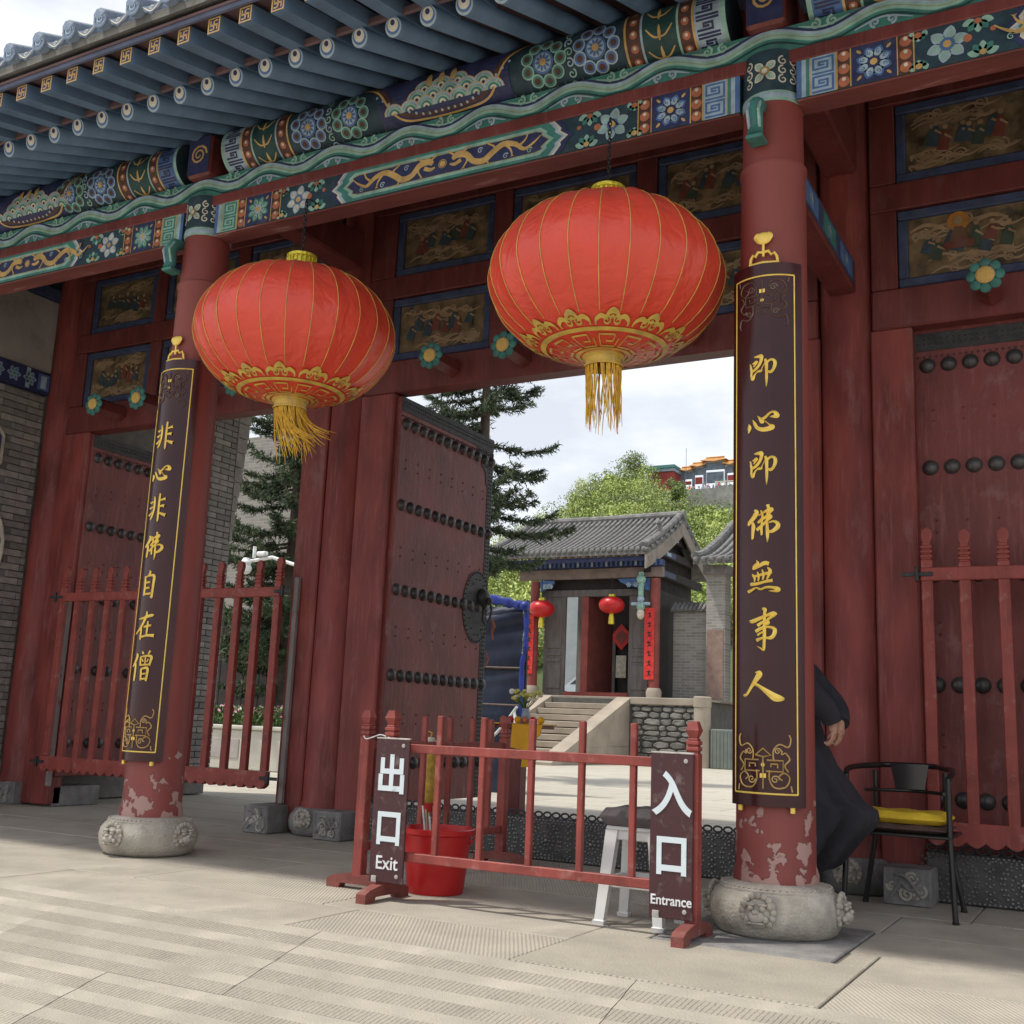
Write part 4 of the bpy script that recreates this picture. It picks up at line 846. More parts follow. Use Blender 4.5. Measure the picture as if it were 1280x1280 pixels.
def couplet(cx, chars, zs, label):
    t = thing('couplet_board', (cx, FY - 0.2, 0.65), label, 'board', 'lacquered couplet boards on the columns')
    RO = 0.238; Z0, Z1 = 0.645, 3.615; AE = math.radians(55)
    b = MB(); vs = []; fs = []; n = 20
    for ri, r in enumerate((RO - 0.026, RO)):
        for z in (Z0, Z1):
            for k in range(n + 1):
                a = -AE + 2 * AE * k / n; vs.append((cx + r * sin(a), FY - r * cos(a), z))
    N_ = n + 1
    for k in range(n):
        fs += [(2 * N_ + k, 2 * N_ + k + 1, 3 * N_ + k + 1, 3 * N_ + k), (k, N_ + k, N_ + k + 1, k + 1), (N_ + k, 3 * N_ + k, 3 * N_ + k + 1, N_ + k + 1), (k, k + 1, 2 * N_ + k + 1, 2 * N_ + k)]
    fs += [(0, 2 * N_, 3 * N_, N_), (n, N_ + n, 3 * N_ + n, 2 * N_ + n)]
    b.add(vs, fs, LACQ); bd = b.build('board', t, smooth=True)
    F = lambda u, v, h: (cx + (RO + h) * sin(u / RO), FY - (RO + h) * cos(u / RO), v)
    P = Paint(F, 0.003, 0.001); ug = RO * math.radians(43); zt, zb = Z1 - 0.075, Z0 + 0.065
    for s in (-1, 1): P.stroke([(s * ug, zb, 0.008), (s * ug, zt, 0.008)], GOLD, smooth=1, raise_=0.003)
    for z in (zb, zt):
        P.stroke([(-ug + 2 * ug * k / 12, z, 0.009) for k in range(13)], GOLD, smooth=1, raise_=0.003)
    P.build('gold_border', t)
    P = Paint(F, 0.003, 0.0004); S = 0.315 / 1280
    for c, z in zip(chars, zs):
        q = Paint(F, 0.003, 0.0004)
        xs = [p[0] for st in GLYPH[c] for p in st]; ys = [p[1] for st in GLYPH[c] for p in st]; mx_, my_ = (min(xs) + max(xs)) / 2, (min(ys) + max(ys)) / 2
        for i, st in enumerate(GLYPH[c]): q.stroke([((p[0] - mx_) * S * 1.04, z - (p[1] - my_) * S * 1.04, p[2] * S * 1.26) for p in st], GOLD, l=i, smooth=5 if len(st) > 2 else 1, raise_=0.008)
        q.build('gold_character', t)
    # carved ornaments at both ends
    for zc, up, m in ((zt - 0.15, 1, CARVE), (zb + 0.15, -1, GOLDP)):
        P = Paint(F, 0.003, 0.0006); O = lambda x, y, w=0.008: (x * 0.135, zc + up * y * 0.125, w)
        for s in (-1, 1):
            q = lambda x, y, w=0.008: O(s * x, y, w)
            P.stroke([q(0.25, 0.25), q(0.25, 0.65), q(0.45, 0.95), q(0.85, 0.9), q(1.0, 0.55), q(0.8, 0.35), q(0.6, 0.5), q(0.72, 0.65)], m, raise_=0.006)
            P.stroke([q(0.12, 0.3), q(0.75, 0.3), q(0.75, -0.15), q(0.15, -0.15)], m, smooth=1, raise_=0.006)
            P.stroke([q(0.3, 0.12), q(0.3, 0.0), q(0.55, 0.0), q(0.55, 0.15)], m, smooth=1, raise_=0.006)
            P.stroke([q(0.4, -0.15), q(0.4, -0.55), q(0.62, -0.8), q(0.95, -0.7), q(1.05, -1.0), q(0.98, -1.2)], m, raise_=0.006)
            P.stroke([q(0.95, 0.3), q(0.82, 0.05), q(1.0, -0.2), q(0.85, -0.45), q(0.7, -0.4), q(0.72, -0.55)], m, raise_=0.006)
            P.stroke([q(1.05, 0.85), q(1.1, 1.1)], m, smooth=1, raise_=0.004); P.spiral(s * 0.062, zc + up * 0.078, 0.022, 0, 1.4, m, 0.007, 1, s); P.spiral(s * 0.075, zc - up * 0.065, 0.018, 0, 1.4, m, 0.006, 1, s)
        P.stroke([O(0, 1.0), O(0, -0.3)], m, smooth=1, raise_=0.006); P.stroke([O(-0.3, -0.35), O(0, -0.62), O(0.3, -0.35), O(0, -0.28), O(-0.3, -0.35)], m, smooth=1, raise_=0.006)
        P.rect(-0.016, 0.016, zc + up * 0.060 - 0.011, zc + up * 0.060 + 0.011, GOLD, 3); P.disc(0, zc + up * 0.005, 0.010, GOLD, 3, 10); P.build('carved_ornament', t)
    # gilt finial and clips
    b = MB(); fy = FY - 0.215
    b.sphere((cx, fy, 3.775), 0.042, GOLD, 14, 8, (1.15, 0.35, 0.9)); b.sphere((cx - 0.03, fy, 3.785), 0.026, GOLD, 10, 6, (1, 0.35, 1)); b.sphere((cx + 0.03, fy, 3.785), 0.026, GOLD, 10, 6, (1, 0.35, 1)); b.tube([(cx, fy, 3.74), (cx, fy, 3.665)], 0.008, GOLD, 8)
    for s in (-1, 1): b.tube([(cx, fy, 3.69), (cx + s * 0.03, fy, 3.695), (cx + s * 0.045, fy, 3.67), (cx + s * 0.06, fy + 0.01, 3.685), (cx + s * 0.075, fy + 0.01, 3.66), (cx + s * 0.08, fy + 0.015, 3.617)], 0.0085, GOLD, 8)
    b.tube([(cx - 0.08, fy, 3.621), (cx, fy - 0.01, 3.626), (cx + 0.08, fy, 3.621)], 0.008, GOLD, 8)
    b.build('gilt_finial', t, smooth=True)
    for s in (-1, 1):
        a = s * math.radians(38); b = MB(); b.box(cx + 0.222 * sin(a) - 0.011, cx + 0.222 * sin(a) + 0.011, FY - 0.222 * cos(a) - 0.012, FY - 0.222 * cos(a) + 0.012, 0.615, 0.648, GOLD, 0.003); b.build('clip', t)
couplet(-1.66, ('ji', 'xin', 'ji', 'fo', 'wu', 'shi', 'ren'), (2.977, 2.688, 2.423, 2.122, 1.839, 1.553, 1.26), 'long maroon lacquer board with gold calligraphy on the nearer right column')
couplet(-6.2, ('fei', 'xin', 'fei', 'fo', 'zi', 'zai', 'seng'), (3.02, 2.732, 2.471, 2.184, 1.906, 1.602, 1.314), 'long maroon lacquer board with gold calligraphy on the farther left column')

# ------------------------------------------------------------------ big red lanterns
def satin():
    m = mat('red_lantern_satin', (0.70, 0.070, 0.040), 0.36, 0.06, 3, 0.0, spec=0.4, coat=0.16)
    t = m.node_tree; b = [n for n in t.nodes if n.type == 'BSDF_PRINCIPLED'][0]; N = t.nodes.new; L = t.links.new
    b.inputs['Sheen Weight'].default_value = 0.0; b.inputs['Sheen Roughness'].default_value = 0.4
    tcn = N('ShaderNodeTexCoord'); n1 = N('ShaderNodeTexNoise'); n1.inputs['Scale'].default_value = 8.0; n1.inputs['Detail'].default_value = 4; n1.inputs['Distortion'].default_value = 0.8; L(tcn.outputs['Object'], n1.inputs['Vector'])
    bp = N('ShaderNodeBump'); b.inputs['Coat Roughness'].default_value = 0.22; bp.inputs['Strength'].default_value = 0.36; bp.inputs['Distance'].default_value = 0.05; L(n1.outputs['Fac'], bp.inputs['Height']); L(bp.outputs['Normal'], b.inputs['Normal']); return m
SATIN = satin()
YFOIL = mat('yellow_foil', (0.75, 0.62, 0.06), 0.3, 0.2, 25, 0.3, 40, metal=0.4); TASS = mat('gold_tassel', (0.62, 0.36, 0.035), 0.6, 0.25, 30, 0, rnd=0.1); LGOLD = flat('lantern_gold_print', (0.60, 0.42, 0.09), 0.45)
def lantern(name_loc, A, Hh, label, wind, seed, chain_top):
    cx, cy, cz = name_loc; rs = random.Random(seed); NG = 26
    t = thing('lantern', (cx, cy, cz), label, 'lantern', 'large red lanterns under the front beam')
    prof = []
    nP = 30
    for i in range(nP + 1):
        th = -pi / 2 + pi * i / nP; e = 0.78
        r = A * (abs(cos(th)) ** e); z = Hh * (1 if sin(th) > 0 else -1) * abs(sin(th)) ** 1.12
        prof.append((max(r, 0.105), z))
    def surf(phi, i_f, h=0.0):
        i0 = int(min(max(i_f, 0), nP - 1e-6)); f = i_f - i0; r = prof[i0][0] * (1 - f) + prof[i0 + 1][0] * f; z = prof[i0][1] * (1 - f) + prof[i0 + 1][1] * f
        return (cx + (r + h) * cos(phi), cy + (r + h) * sin(phi), cz + z + (h * (1 if z > 0 else -1) * (abs(z) / Hh) ** 2))
    sub = 6; n = NG * sub; b = MB(); vs = []; fs = []
    wr = [[rs.uniform(-1, 1) for _ in range(NG)] for _ in range(nP + 1)]
    for i in range(nP + 1):
        zf = prof[i][1] / Hh
        for k in range(n):
            u = (k % sub) / sub; g_ = k // sub
            bulge = -0.010 * sin(pi * u) * (1 - abs(zf) ** 3) + (0.017 * (wr[i][g_] * 0.5 + wr[i // 3][g_] * 0.7) * sin(pi * u) * max(0, zf + 0.15) * (1 if zf < 0.85 else 0.3))
            p = surf(2 * pi * k / n, i, bulge); vs.append(p)
    for i in range(nP):
        for k in range(n): k2 = (k + 1) % n; fs.append((i * n + k, i * n + k2, (i + 1) * n + k2, (i + 1) * n + k))
    b.add(vs, fs, SATIN); b.build('silk_body', t, smooth=True).data.polygons.foreach_set('use_smooth', [True] * len(fs))
    b = MB()
    for g_ in range(NG):
        ph = 2 * pi * g_ / NG; b.tube([surf(ph, nP * q / 24 + 0.0, 0.003) for q in range(5, 24)], 0.0023, LGOLD, 5)
    b.build('gold_rib', t)
    # printed scroll ring underneath
    arc = lambda r: nP * (0.5 - math.acos(min(1, (max(r, 0.11) / A) ** (1 / 0.78))) / pi)      # radius -> profile index on the lower half
    Fm = lambda u, v, h: surf(u, arc(v), h + 0.002)
    P = Paint(lambda u, v, h: Fm(u, v, h), 0.002, 0.0012)
    def ring(r0, r1, l=0):
        for k in range(72): P.rect(2 * pi * k / 72, 2 * pi * (k + 1) / 72, r0, r1, LGOLD, l, 1, 2)
    ring(0.385 * A * 0.95 / 0.76, 0.422 * A * 0.95 / 0.76); ring(0.14, 0.165)
    sc_ = A * 0.90 / 0.76
    for k in range(12):
        a = 2 * pi * k / 12
        for s in (-1, 1):
            P.stroke([(a + s * (0.075 + 0.062 * (1 - 0.8 * q / 12) * cos(pi / 2 + s * 0 + 2 * pi * 1.3 * q / 12)), (0.50 + 0.040 * (1 - 0.8 * q / 12) * sin(pi / 2 + 2 * pi * 1.3 * q / 12)) * sc_, 0.018) for q in range(13)], LGOLD, l=1, smooth=1)
        P.stroke([(a - 0.225, 0.462 * sc_, 0.02), (a - 0.215, 0.505 * sc_, 0.03), (a - 0.15, 0.535 * sc_, 0.032), (a - 0.085, 0.525 * sc_, 0.03), (a - 0.055, 0.556 * sc_, 0.03), (a, 0.574 * sc_, 0.036), (a + 0.055, 0.556 * sc_, 0.03), (a + 0.085, 0.525 * sc_, 0.03), (a + 0.15, 0.535 * sc_, 0.032), (a + 0.215, 0.505 * sc_, 0.03), (a + 0.225, 0.462 * sc_, 0.02)], LGOLD, l=2); P.disc(a, 0.53 * sc_, 0.03, LGOLD, 2, 10, 0.016 * sc_)
        # key fret inside the ring
        for (u0, v0, u1, v1) in ((-0.2, 0.37, 0.1, 0.37), (0.1, 0.37, 0.1, 0.29), (0.1, 0.29, -0.06, 0.29), (-0.2, 0.37, -0.2, 0.22), (-0.2, 0.22, 0.2, 0.22), (0.2, 0.22, 0.2, 0.33)):
            P.stroke([(a + u0 * (1 - q / 4) + u1 * q / 4, (v0 * (1 - q / 4) + v1 * q / 4) * sc_, 0.020 if v0 != v1 else 0.016) for q in range(5)], LGOLD, l=1.5, smooth=1)
    P.build('gold_print', t)
    arcT = lambda r: nP - arc(r)
    P = Paint(lambda u, v, h: surf(u, arcT(v), h + 0.002), 0.002, 0.001)
    for k in range(12):
        a = 2 * pi * k / 12; P.stroke([(a - 0.26, 0.2 * sc_, 0.02), (a - 0.1, 0.26 * sc_, 0.022), (a, 0.29 * sc_, 0.02), (a + 0.1, 0.26 * sc_, 0.022), (a + 0.26, 0.2 * sc_, 0.02)], LGOLD, l=1); P.stroke([(a - 0.26, 0.17 * sc_, 0.03), (a, 0.17 * sc_, 0.03), (a + 0.26, 0.17 * sc_, 0.03)], LGOLD, l=1)
    P.build('gold_print', t)
    b = MB(); b.lathe([(0.115, Hh - 0.012), (0.118, Hh + 0.01), (0.10, Hh + 0.02), (0.095, Hh + 0.10), (0.108, Hh + 0.11), (0.108, Hh + 0.13), (0.07, Hh + 0.135)], YFOIL, 20, (cx, cy, cz))
    for k in range(20): a = 2 * pi * k / 20; b.box(cx + 0.1 * cos(a) - 0.006, cx + 0.1 * cos(a) + 0.006, cy + 0.1 * sin(a) - 0.006, cy + 0.1 * sin(a) + 0.006, cz + Hh + 0.02, cz + Hh + 0.105, YFOIL, 0.002)
    b.build('foil_cap', t)
    b = MB(); b.lathe([(0.125, -Hh + 0.02), (0.128, -Hh - 0.01), (0.110, -Hh - 0.02), (0.107, -Hh - 0.055), (0.118, -Hh - 0.06), (0.118, -Hh - 0.07)], LGOLD, 24, (cx, cy, cz), cap=False); b.build('bottom_ring', t)
    b = MB(); zt = cz - Hh - 0.055
    for k in range(95):
        a = rs.uniform(0, 2 * pi); x0, y0 = cx + 0.105 * cos(a), cy + 0.105 * sin(a); L_ = rs.uniform(0.27, 0.42)
        wx = wind * rs.uniform(0.3, 1.0) ** 2 + rs.uniform(-0.02, 0.02); clump = 0.35 if wind < 0.1 else 0.15
        gx = cx + (0.07 if cos(a) > 0 else -0.07); p = []
        for q in range(6):
            f = q / 5; p.append((x0 + (gx - x0) * clump * f + wx * f ** 1.6 + rs.uniform(-0.004, 0.004), y0 - (y0 - cy) * 0.3 * f, zt - L_ * f * (1 - 0.35 * min(1, abs(wx) / 0.4) * f)))
        b.tube(p, [0.004, 0.0036, 0.0034, 0.003, 0.003, 0.0015], TASS, 3, cap=False)
    b.build('tassel', t)
    b = MB(); z = cz + Hh + 0.135; k = 0
    while z < chain_top:
        e = k % 2; b.tube([(cx + (0.011 * cos(2 * pi * q / 10) if e else 0), cy + (0 if e else 0.011 * cos(2 * pi * q / 10)), z + 0.019 * sin(2 * pi * q / 10)) for q in range(11)], 0.0038, BLACKM, 5, cap=False); z += 0.029; k += 1
    b.tube([(cx, cy, chain_top), (cx, cy, chain_top + 0.03), (cx, cy + 0.06, chain_top + 0.05), (cx, BY, chain_top + 0.05)], 0.006, BLACKM, 6); b.build('chain', t)
    return t
lantern((-2.625, 5.80, 3.665), 0.715, 0.478, 'larger nearer red satin lantern with straight gold tassel, beside the right column', 0.02, 3, 4.72)
lantern((-5.02, 5.80, 3.645), 0.705, 0.472, 'red satin lantern whose gold tassel blows sideways, hanging beside the left column', 0.34, 5, 4.66)

# ------------------------------------------------------------------ barriers with sled feet
def finial_post(b, x, y, w, m, h=0.90):
    b.box(x - w, x + w, y - w, y + w, 0.07, h, m, 0.004); z = h
    for ww, hh in ((w * 0.82, 0.012), (w * 1.0, 0.02), (w * 0.8, 0.010), (w * 1.0, 0.02), (w * 0.8, 0.012)): b.box(x - ww, x + ww, y - ww, y + ww, z, z + hh, m, 0.003); z += hh
    s = w * 1.05
    vs = [(x + sx * s * 0.55, y + sy * s * 0.55, z) for sx, sy in ((-1, -1), (1, -1), (1, 1), (-1, 1))] + [(x + sx * s, y + sy * s, z + 0.04) for sx, sy in ((-1, -1), (1, -1), (1, 1), (-1, 1))] + [(x + sx * s * 0.6, y + sy * s * 0.6, z + 0.085) for sx, sy in ((-1, -1), (1, -1), (1, 1), (-1, 1))]
    fs = [(3, 2, 1, 0), (8, 9, 10, 11)] + [(4 * r + k, 4 * r + (k + 1) % 4, 4 * r + 4 + (k + 1) % 4, 4 * r + 4 + k) for r in (0, 1) for k in range(4)]
    b.add(vs, fs, m)
FOOTM = mat('worn_foot_paint', (0.21, 0.06, 0.05), 0.65, 0.25, 6, 0.2, 40, dirt=(0.20, 0.15, 0.13), dirt_scale=9, dirt_amt=0.7)
def foot(parent, x, y, dx, dy, L_=0.215):
    prof = [(-L_, 0), (-L_ + 0.09, 0), (-L_ + 0.10, 0.03), (L_ - 0.10, 0.03), (L_ - 0.09, 0), (L_, 0), (L_, 0.05), (L_ - 0.04, 0.07), (0.07, 0.088), (-0.07, 0.088), (-L_ + 0.04, 0.07), (-L_, 0.05)]
    b = MB(); b.prism(prof, 1 if dx else 0, -0.032, 0.032, FOOTM)
    b.v = [(v[0] + x, v[1] + y, v[2]) for v in b.v]; return b.build('foot', parent)
def barrier(x0, y0, x1, y1, picks, label):
    t = thing('barrier', ((x0 + x1) / 2, (y0 + y1) / 2, 0), label, 'barrier', 'low red barriers in the doorway')
    ax = abs(x1 - x0) > abs(y1 - y0)
    for (x, y) in ((x0, y0), (x1, y1)):
        b = MB(); finial_post(b, x, y, 0.033, REDB); b.build('post', t); foot(t, x, y, 0 if ax else 1, 1 if ax else 0)
    for nm, z0, z1 in (('top_rail', 0.822, 0.872), ('bottom_rail', 0.222, 0.272)):
        b = MB()
        if ax: b.box(x0 + 0.034, x1 - 0.034, y0 - 0.018, y0 + 0.018, z0, z1, REDB, 0.004)
        else: b.box(x0 - 0.018, x0 + 0.018, y0 + 0.034, y1 - 0.034, z0, z1, REDB, 0.004)
        b.build(nm, t)
    for p in picks:
        b = MB()
        if ax: b.box(p - 0.017, p + 0.017, y0 - 0.017 + 0.002, y0 + 0.019, 0.27, 1.038, REDB, 0.004)
        else: b.box(x0 - 0.017, x0 + 0.019, p - 0.017, p + 0.017, 0.27, 1.038, REDB, 0.004)
        b.build('picket', t)
    return t
barrier(-3.76, 5.47, -1.92, 5.47, (-3.43, -3.145, -2.84, -2.54, -2.246), 'low red picket barrier standing crosswise in front of the doorway')
barrier(-4.10, 5.70, -4.10, 7.45, (6.0, 6.34, 6.664, 6.969, 7.23), 'low red picket barrier running inward from its front post toward the threshold')
# signs on the front barrier
def text_mesh(b, s, size, x, z, y, m, sx=1.0, align='CENTER', depth=0.0015, bold=0.0):
    cu = bpy.data.curves.new('t', 'FONT'); cu.body = s; cu.size = size; cu.align_x = align; cu.extrude = depth; cu.offset = bold
    ob = bpy.data.objects.new('t', cu); COL.objects.link(ob); dg = bpy.context.evaluated_depsgraph_get()
    me = bpy.data.meshes.new_from_object(ob.evaluated_get(dg))
    b.add([(x + v.co.x * sx, y - v.co.z, z + v.co.y) for v in me.vertices], [tuple(p.vertices) for p in me.polygons], m)
    bpy.data.objects.remove(ob); bpy.data.curves.remove(cu); bpy.data.meshes.remove(me)
SIGNM = mat('dark_maroon_sign', (0.065, 0.022, 0.026), 0.4, 0.15, 4, 0.05, 40, dirt=(0.32, 0.27, 0.25), dirt_scale=13, dirt_amt=0.35)
LET = mat('pale_lettering', (0.66, 0.74, 0.78), 0.5, 0.05, 8, 0.0, dirt=(0.25, 0.17, 0.17), dirt_scale=17, dirt_amt=0.4)
SLATES = mat('worn_sign_edge', (0.45, 0.42, 0.40), 0.8, 0.3, 20, 0.2)
def sign(x0, x1, label, top, eng, name):
    y = 5.425; t = thing('sign', ((x0 + x1) / 2, y, 0.1), label, 'sign', 'door signs on the barrier')
    boxpart('panel', t, (x0, x1, y - 0.008, y + 0.008, 0.10, 0.90), SIGNM, 0.004)
    xm = (x0 + x1) / 2 + 0.004; b = MB()
    text_mesh(b, top[0], 0.225, xm, 0.615, y - 0.0105, LET, 0.93, bold=0.006); text_mesh(b, top[1], 0.215, xm, 0.325, y - 0.0105, LET, 0.90, bold=0.006); b.build('lettering', t)
    b = MB(); text_mesh(b, eng, 0.104 if len(eng) < 5 else 0.066, xm, 0.175 if len(eng) < 5 else 0.165, y - 0.0105, WHITE, 0.95 if len(eng) < 5 else 0.92, bold=0.001); b.build('lettering', t)
    b = MB()
    for z in (0.14, 0.86):
        b.lathe([(0.012, 0), (0.010, 0.004), (0.001, 0.005)], SLATES, 10, (0, 0, 0), cap=False)
        for i in range(len(b.v) - 30, len(b.v)): v = b.v[i]; b.v[i] = (xm + 0.07 + v[0], y - 0.009 - v[2], z + v[1])
    tag(b.build('screws', t), kind='stuff')
    b = MB(); b.box(x0 - 0.001, x1 + 0.001, y - 0.0095, y + 0.0095, 0.894, 0.903, SLATES, 0.002); b.build('worn_edge', t); b = MB(); b.box(x0 + 0.02, x0 + 0.055, y - 0.014, y - 0.008, 0.10, 0.135, SLATES, 0.004); b.build('bracket', t)
    boxpart('batten', t, (xm - 0.02, xm + 0.02, y + 0.009, 5.435, 0.3, 0.85), REDB)
sign(-3.83, -3.60, 'maroon sign reading 出口 Exit on the barrier end', '出口', 'Exit', 'exit')
sign(-2.13, -1.905, 'maroon sign reading 入口 Entrance on the barrier end by the column', '入口', 'Entrance', 'entrance')
b = MB(); b.tube(catmull([(-4.10, 5.66, 0.90), (-4.06, 5.63, 0.885), (-3.97, 5.58, 0.90), (-3.88, 5.52, 0.915), (-3.78, 5.45, 0.905), (-3.74, 5.43, 0.895)], 5), 0.004, WHITE, 6); tag(b.build('string'), 'white string tied between the two left barrier posts', 'string')

# ------------------------------------------------------------------ bucket, stool, chair
BUCK = mat('red_plastic', (0.52, 0.020, 0.022), 0.35, 0.08, 6, 0.02, 30)
t = thing('bucket', (-3.70, 5.93, 0), 'red plastic bucket on the ground behind the Exit sign', 'bucket')
b = MB(); b.lathe([(0.001, 0.012), (0.152, 0.012), (0.165, 0.0), (0.17, 0.012), (0.206, 0.335), (0.222, 0.345), (0.224, 0.372), (0.216, 0.376), (0.205, 0.35), (0.168, 0.03), (0.001, 0.02)], BUCK, 40, (-3.70, 5.93, 0), cap=False); b.build('body', t, smooth=True)
b = MB(); b.tube([(-3.70 + 0.225 * cos(pi * k / 12), 5.93 + 0.06, 0.34 - 0.10 * sin(pi * k / 12)) for k in range(13)], 0.005, BUCK, 6); b.build('handle', t)
STK = flat('stick_tan', (0.45, 0.33, 0.20)); t = thing('incense_sticks', (-3.76, 5.9, 0.03), 'bunch of thin wooden sticks standing in the red bucket', 'sticks')
for k in range(7):
    b = MB(); b.tube([(-3.72 + 0.01 * k, 5.90, 0.03), (-3.79 + 0.018 * k, 5.88 + 0.01 * (k % 3), 0.50 - 0.02 * (k % 4))], 0.006, STK if k % 3 else WHITE, 5); b.build('stick', t)
WPL = mat('white_plastic', (0.70, 0.70, 0.69), 0.4, 0.05, 6, 0.02, 30)
sx, sy = -2.31, 5.77
t = thing('stool', (sx, sy, 0), 'white plastic stool behind the Entrance sign', 'stool')
for ix in (-1, 1):
    for iy in (-1, 1):
        b = MB(); vs = []
        for z, o, w in ((0.0, 0.165, 0.030), (0.02, 0.165, 0.034), (0.025, 0.163, 0.026), (0.48, 0.118, 0.034)):
            for dx, dy in ((-1, -1), (1, -1), (1, 1), (-1, 1)): vs.append((sx + ix * o + dx * w, sy + iy * o + dy * w * 0.8, z))
        b.add(vs, [(0, 1, 2, 3), (15, 14, 13, 12)] + [(4 * r + k, 4 * r + (k + 1) % 4, 4 * r + 4 + (k + 1) % 4, 4 * r + 4 + k) for r in range(3) for k in range(4)], WPL); b.build('leg', t)
b = MB(); b.box(sx - 0.152, sx + 0.152, sy - 0.145, sy + 0.145, 0.478, 0.50, WPL, 0.01)
for s in (-1, 1):
    for zz, o in ((0.19, 0.148), (0.43, 0.124)): b.box(sx - o, sx + o, sy + s * o - 0.008, sy + s * o + 0.008, zz, zz + 0.05, WPL, 0.005); b.box(sx + s * o - 0.008, sx + s * o + 0.008, sy - o, sy + o, zz, zz + 0.05, WPL, 0.005)
b.build('seat', t)
CUSH = mat('grey_cushion_cloth', (0.115, 0.10, 0.105), 0.9, 0.15, 10, 0.3, 60)
def cushion(name, x0, x1, y0, y1, z0, z1, m, label):
    b = MB(); n = 14; vs = []; fs = []
    for s in (-1, 1):
        for i in range(n + 1):
            for j in range(n + 1):
                u, v = 2 * i / n - 1, 2 * j / n - 1; e = (max(0, 1 - u ** 8) * max(0, 1 - v ** 8)) ** 0.28
                cr_ = 1 - 0.03 * (abs(u) ** 2 * abs(v) ** 2)
                vs.append(((x0 + x1) / 2 + u * cr_ * (x1 - x0) / 2, (y0 + y1) / 2 + v * cr_ * (y1 - y0) / 2, (z0 + z1) / 2 + s * (z1 - z0) / 2 * (0.12 + 0.88 * e) + (0.004 * sin(u * 9 + v * 3) * e if s > 0 else 0)))
    N_ = (n + 1) ** 2
    for s in (0, 1):
        for i in range(n):
            for j in range(n): a = s * N_ + i * (n + 1) + j; fs.append((a, a + 1, a + n + 2, a + n + 1))
    for i in range(n):
        for a, d in ((i, 1), (n * (n + 1) + i, 1), (i * (n + 1), n + 1), (i * (n + 1) + n, n + 1)): fs.append((a, a + d, N_ + a + d, N_ + a))
    b.add(vs, fs, m); o = b.build(name, None, smooth=True); o.data.polygons.foreach_set('use_smooth', [True] * len(fs)); return tag(o, label, 'cushion')
cushion('cushion', sx - 0.185, sx + 0.175, sy - 0.17, sy + 0.17, 0.50, 0.595, CUSH, 'dark grey padded cushion on the white stool')
t = thing('chair', (-1.21, 7.28, 0), 'black metal armchair with curved top rail against the red wall', 'chair')
CX0, CX1, CY0, CY1 = -1.525, -0.905, 7.0, 7.54
for x, y, x2, y2, zt in ((CX0, CY0, CX0 + 0.02, CY0 + 0.03, 0.80), (CX1, CY0, CX1 - 0.02, CY0 + 0.03, 0.80), (CX0 + 0.02, CY1, CX0 + 0.10, CY1 - 0.03, 0.82), (CX1 - 0.02, CY1, CX1 - 0.10, CY1 - 0.03, 0.82)):
    b = MB(); b.tube([(x, y, 0.012), (x2, y2, 0.45), (x2, y2, zt)], 0.0165, BLACKM, 12); b.lathe([(0.020, 0), (0.020, 0.015)], BLACKM, 12, (x, y, 0)); b.build('leg', t, smooth=True)
xm = (CX0 + CX1) / 2; hw = (CX1 - CX0) / 2 - 0.02
pts = [(xm - hw, CY0 + 0.02, 0.795), (xm - hw - 0.01, CY0 + 0.12, 0.825), (xm - hw + 0.01, CY0 + 0.30, 0.84), (xm - hw + 0.10, CY1 - 0.06, 0.85), (xm - 0.12, CY1 + 0.01, 0.855), (xm + 0.12, CY1 + 0.01, 0.855), (xm + hw - 0.10, CY1 - 0.06, 0.85), (xm + hw - 0.01, CY0 + 0.30, 0.84), (xm + hw + 0.01, CY0 + 0.12, 0.825), (xm + hw, CY0 + 0.02, 0.795)]
b = MB(); b.tube(catmull(pts, 6), 0.0175, BLACKM, 12); b.build('top_rail', t, smooth=True)
pts = [(xm - hw + 0.01, CY0 + 0.04, 0.70), (xm - hw + 0.06, CY0 + 0.30, 0.70), (xm - hw + 0.16, CY1 - 0.09, 0.70), (xm, CY1 - 0.03, 0.70), (xm + hw - 0.16, CY1 - 0.09, 0.70), (xm + hw - 0.06, CY0 + 0.30, 0.70), (xm + hw - 0.01, CY0 + 0.04, 0.70)]
b = MB(); b.tube(catmull(pts[1:-1], 6), 0.011, BLACKM, 10); b.build('lower_rail', t, smooth=True)
PLATE = mat('black_gloss_plate', (0.02, 0.022, 0.026), 0.12, 0.1, 4, 0.0, spec=0.6)
b = MB(); b.prism([(xm - 0.115, 0.865), (xm + 0.115, 0.865), (xm + 0.085, 0.70), (xm - 0.085, 0.70)], 1, CY1 - 0.035, CY1 - 0.015, PLATE); b.build('back_plate', t)
b = MB(); b.box(CX0 + 0.01, CX1 - 0.01, CY0 + 0.01, CY1 - 0.03, 0.455, 0.475, BLACKM, 0.006); b.build('seat_frame', t)
BRN = mat('brown_cushion_cloth', (0.095, 0.058, 0.050), 0.85, 0.2, 8, 0.3, 40); YEL = mat('yellow_cushion_cloth', (0.72, 0.49, 0.035), 0.75, 0.12, 6, 0.35, 25)
cushion('seat_pad', CX0 + 0.03, CX1 - 0.03, CY0 + 0.03, CY1 - 0.06, 0.475, 0.525, BRN, 'brown seat pad beneath the yellow cushion on the black chair')
cushion('seat_cushion', CX0 + 0.04, CX1 - 0.035, CY0 + 0.035, CY1 - 0.08, 0.525, 0.595, YEL, 'yellow cushion on the black metal chair')

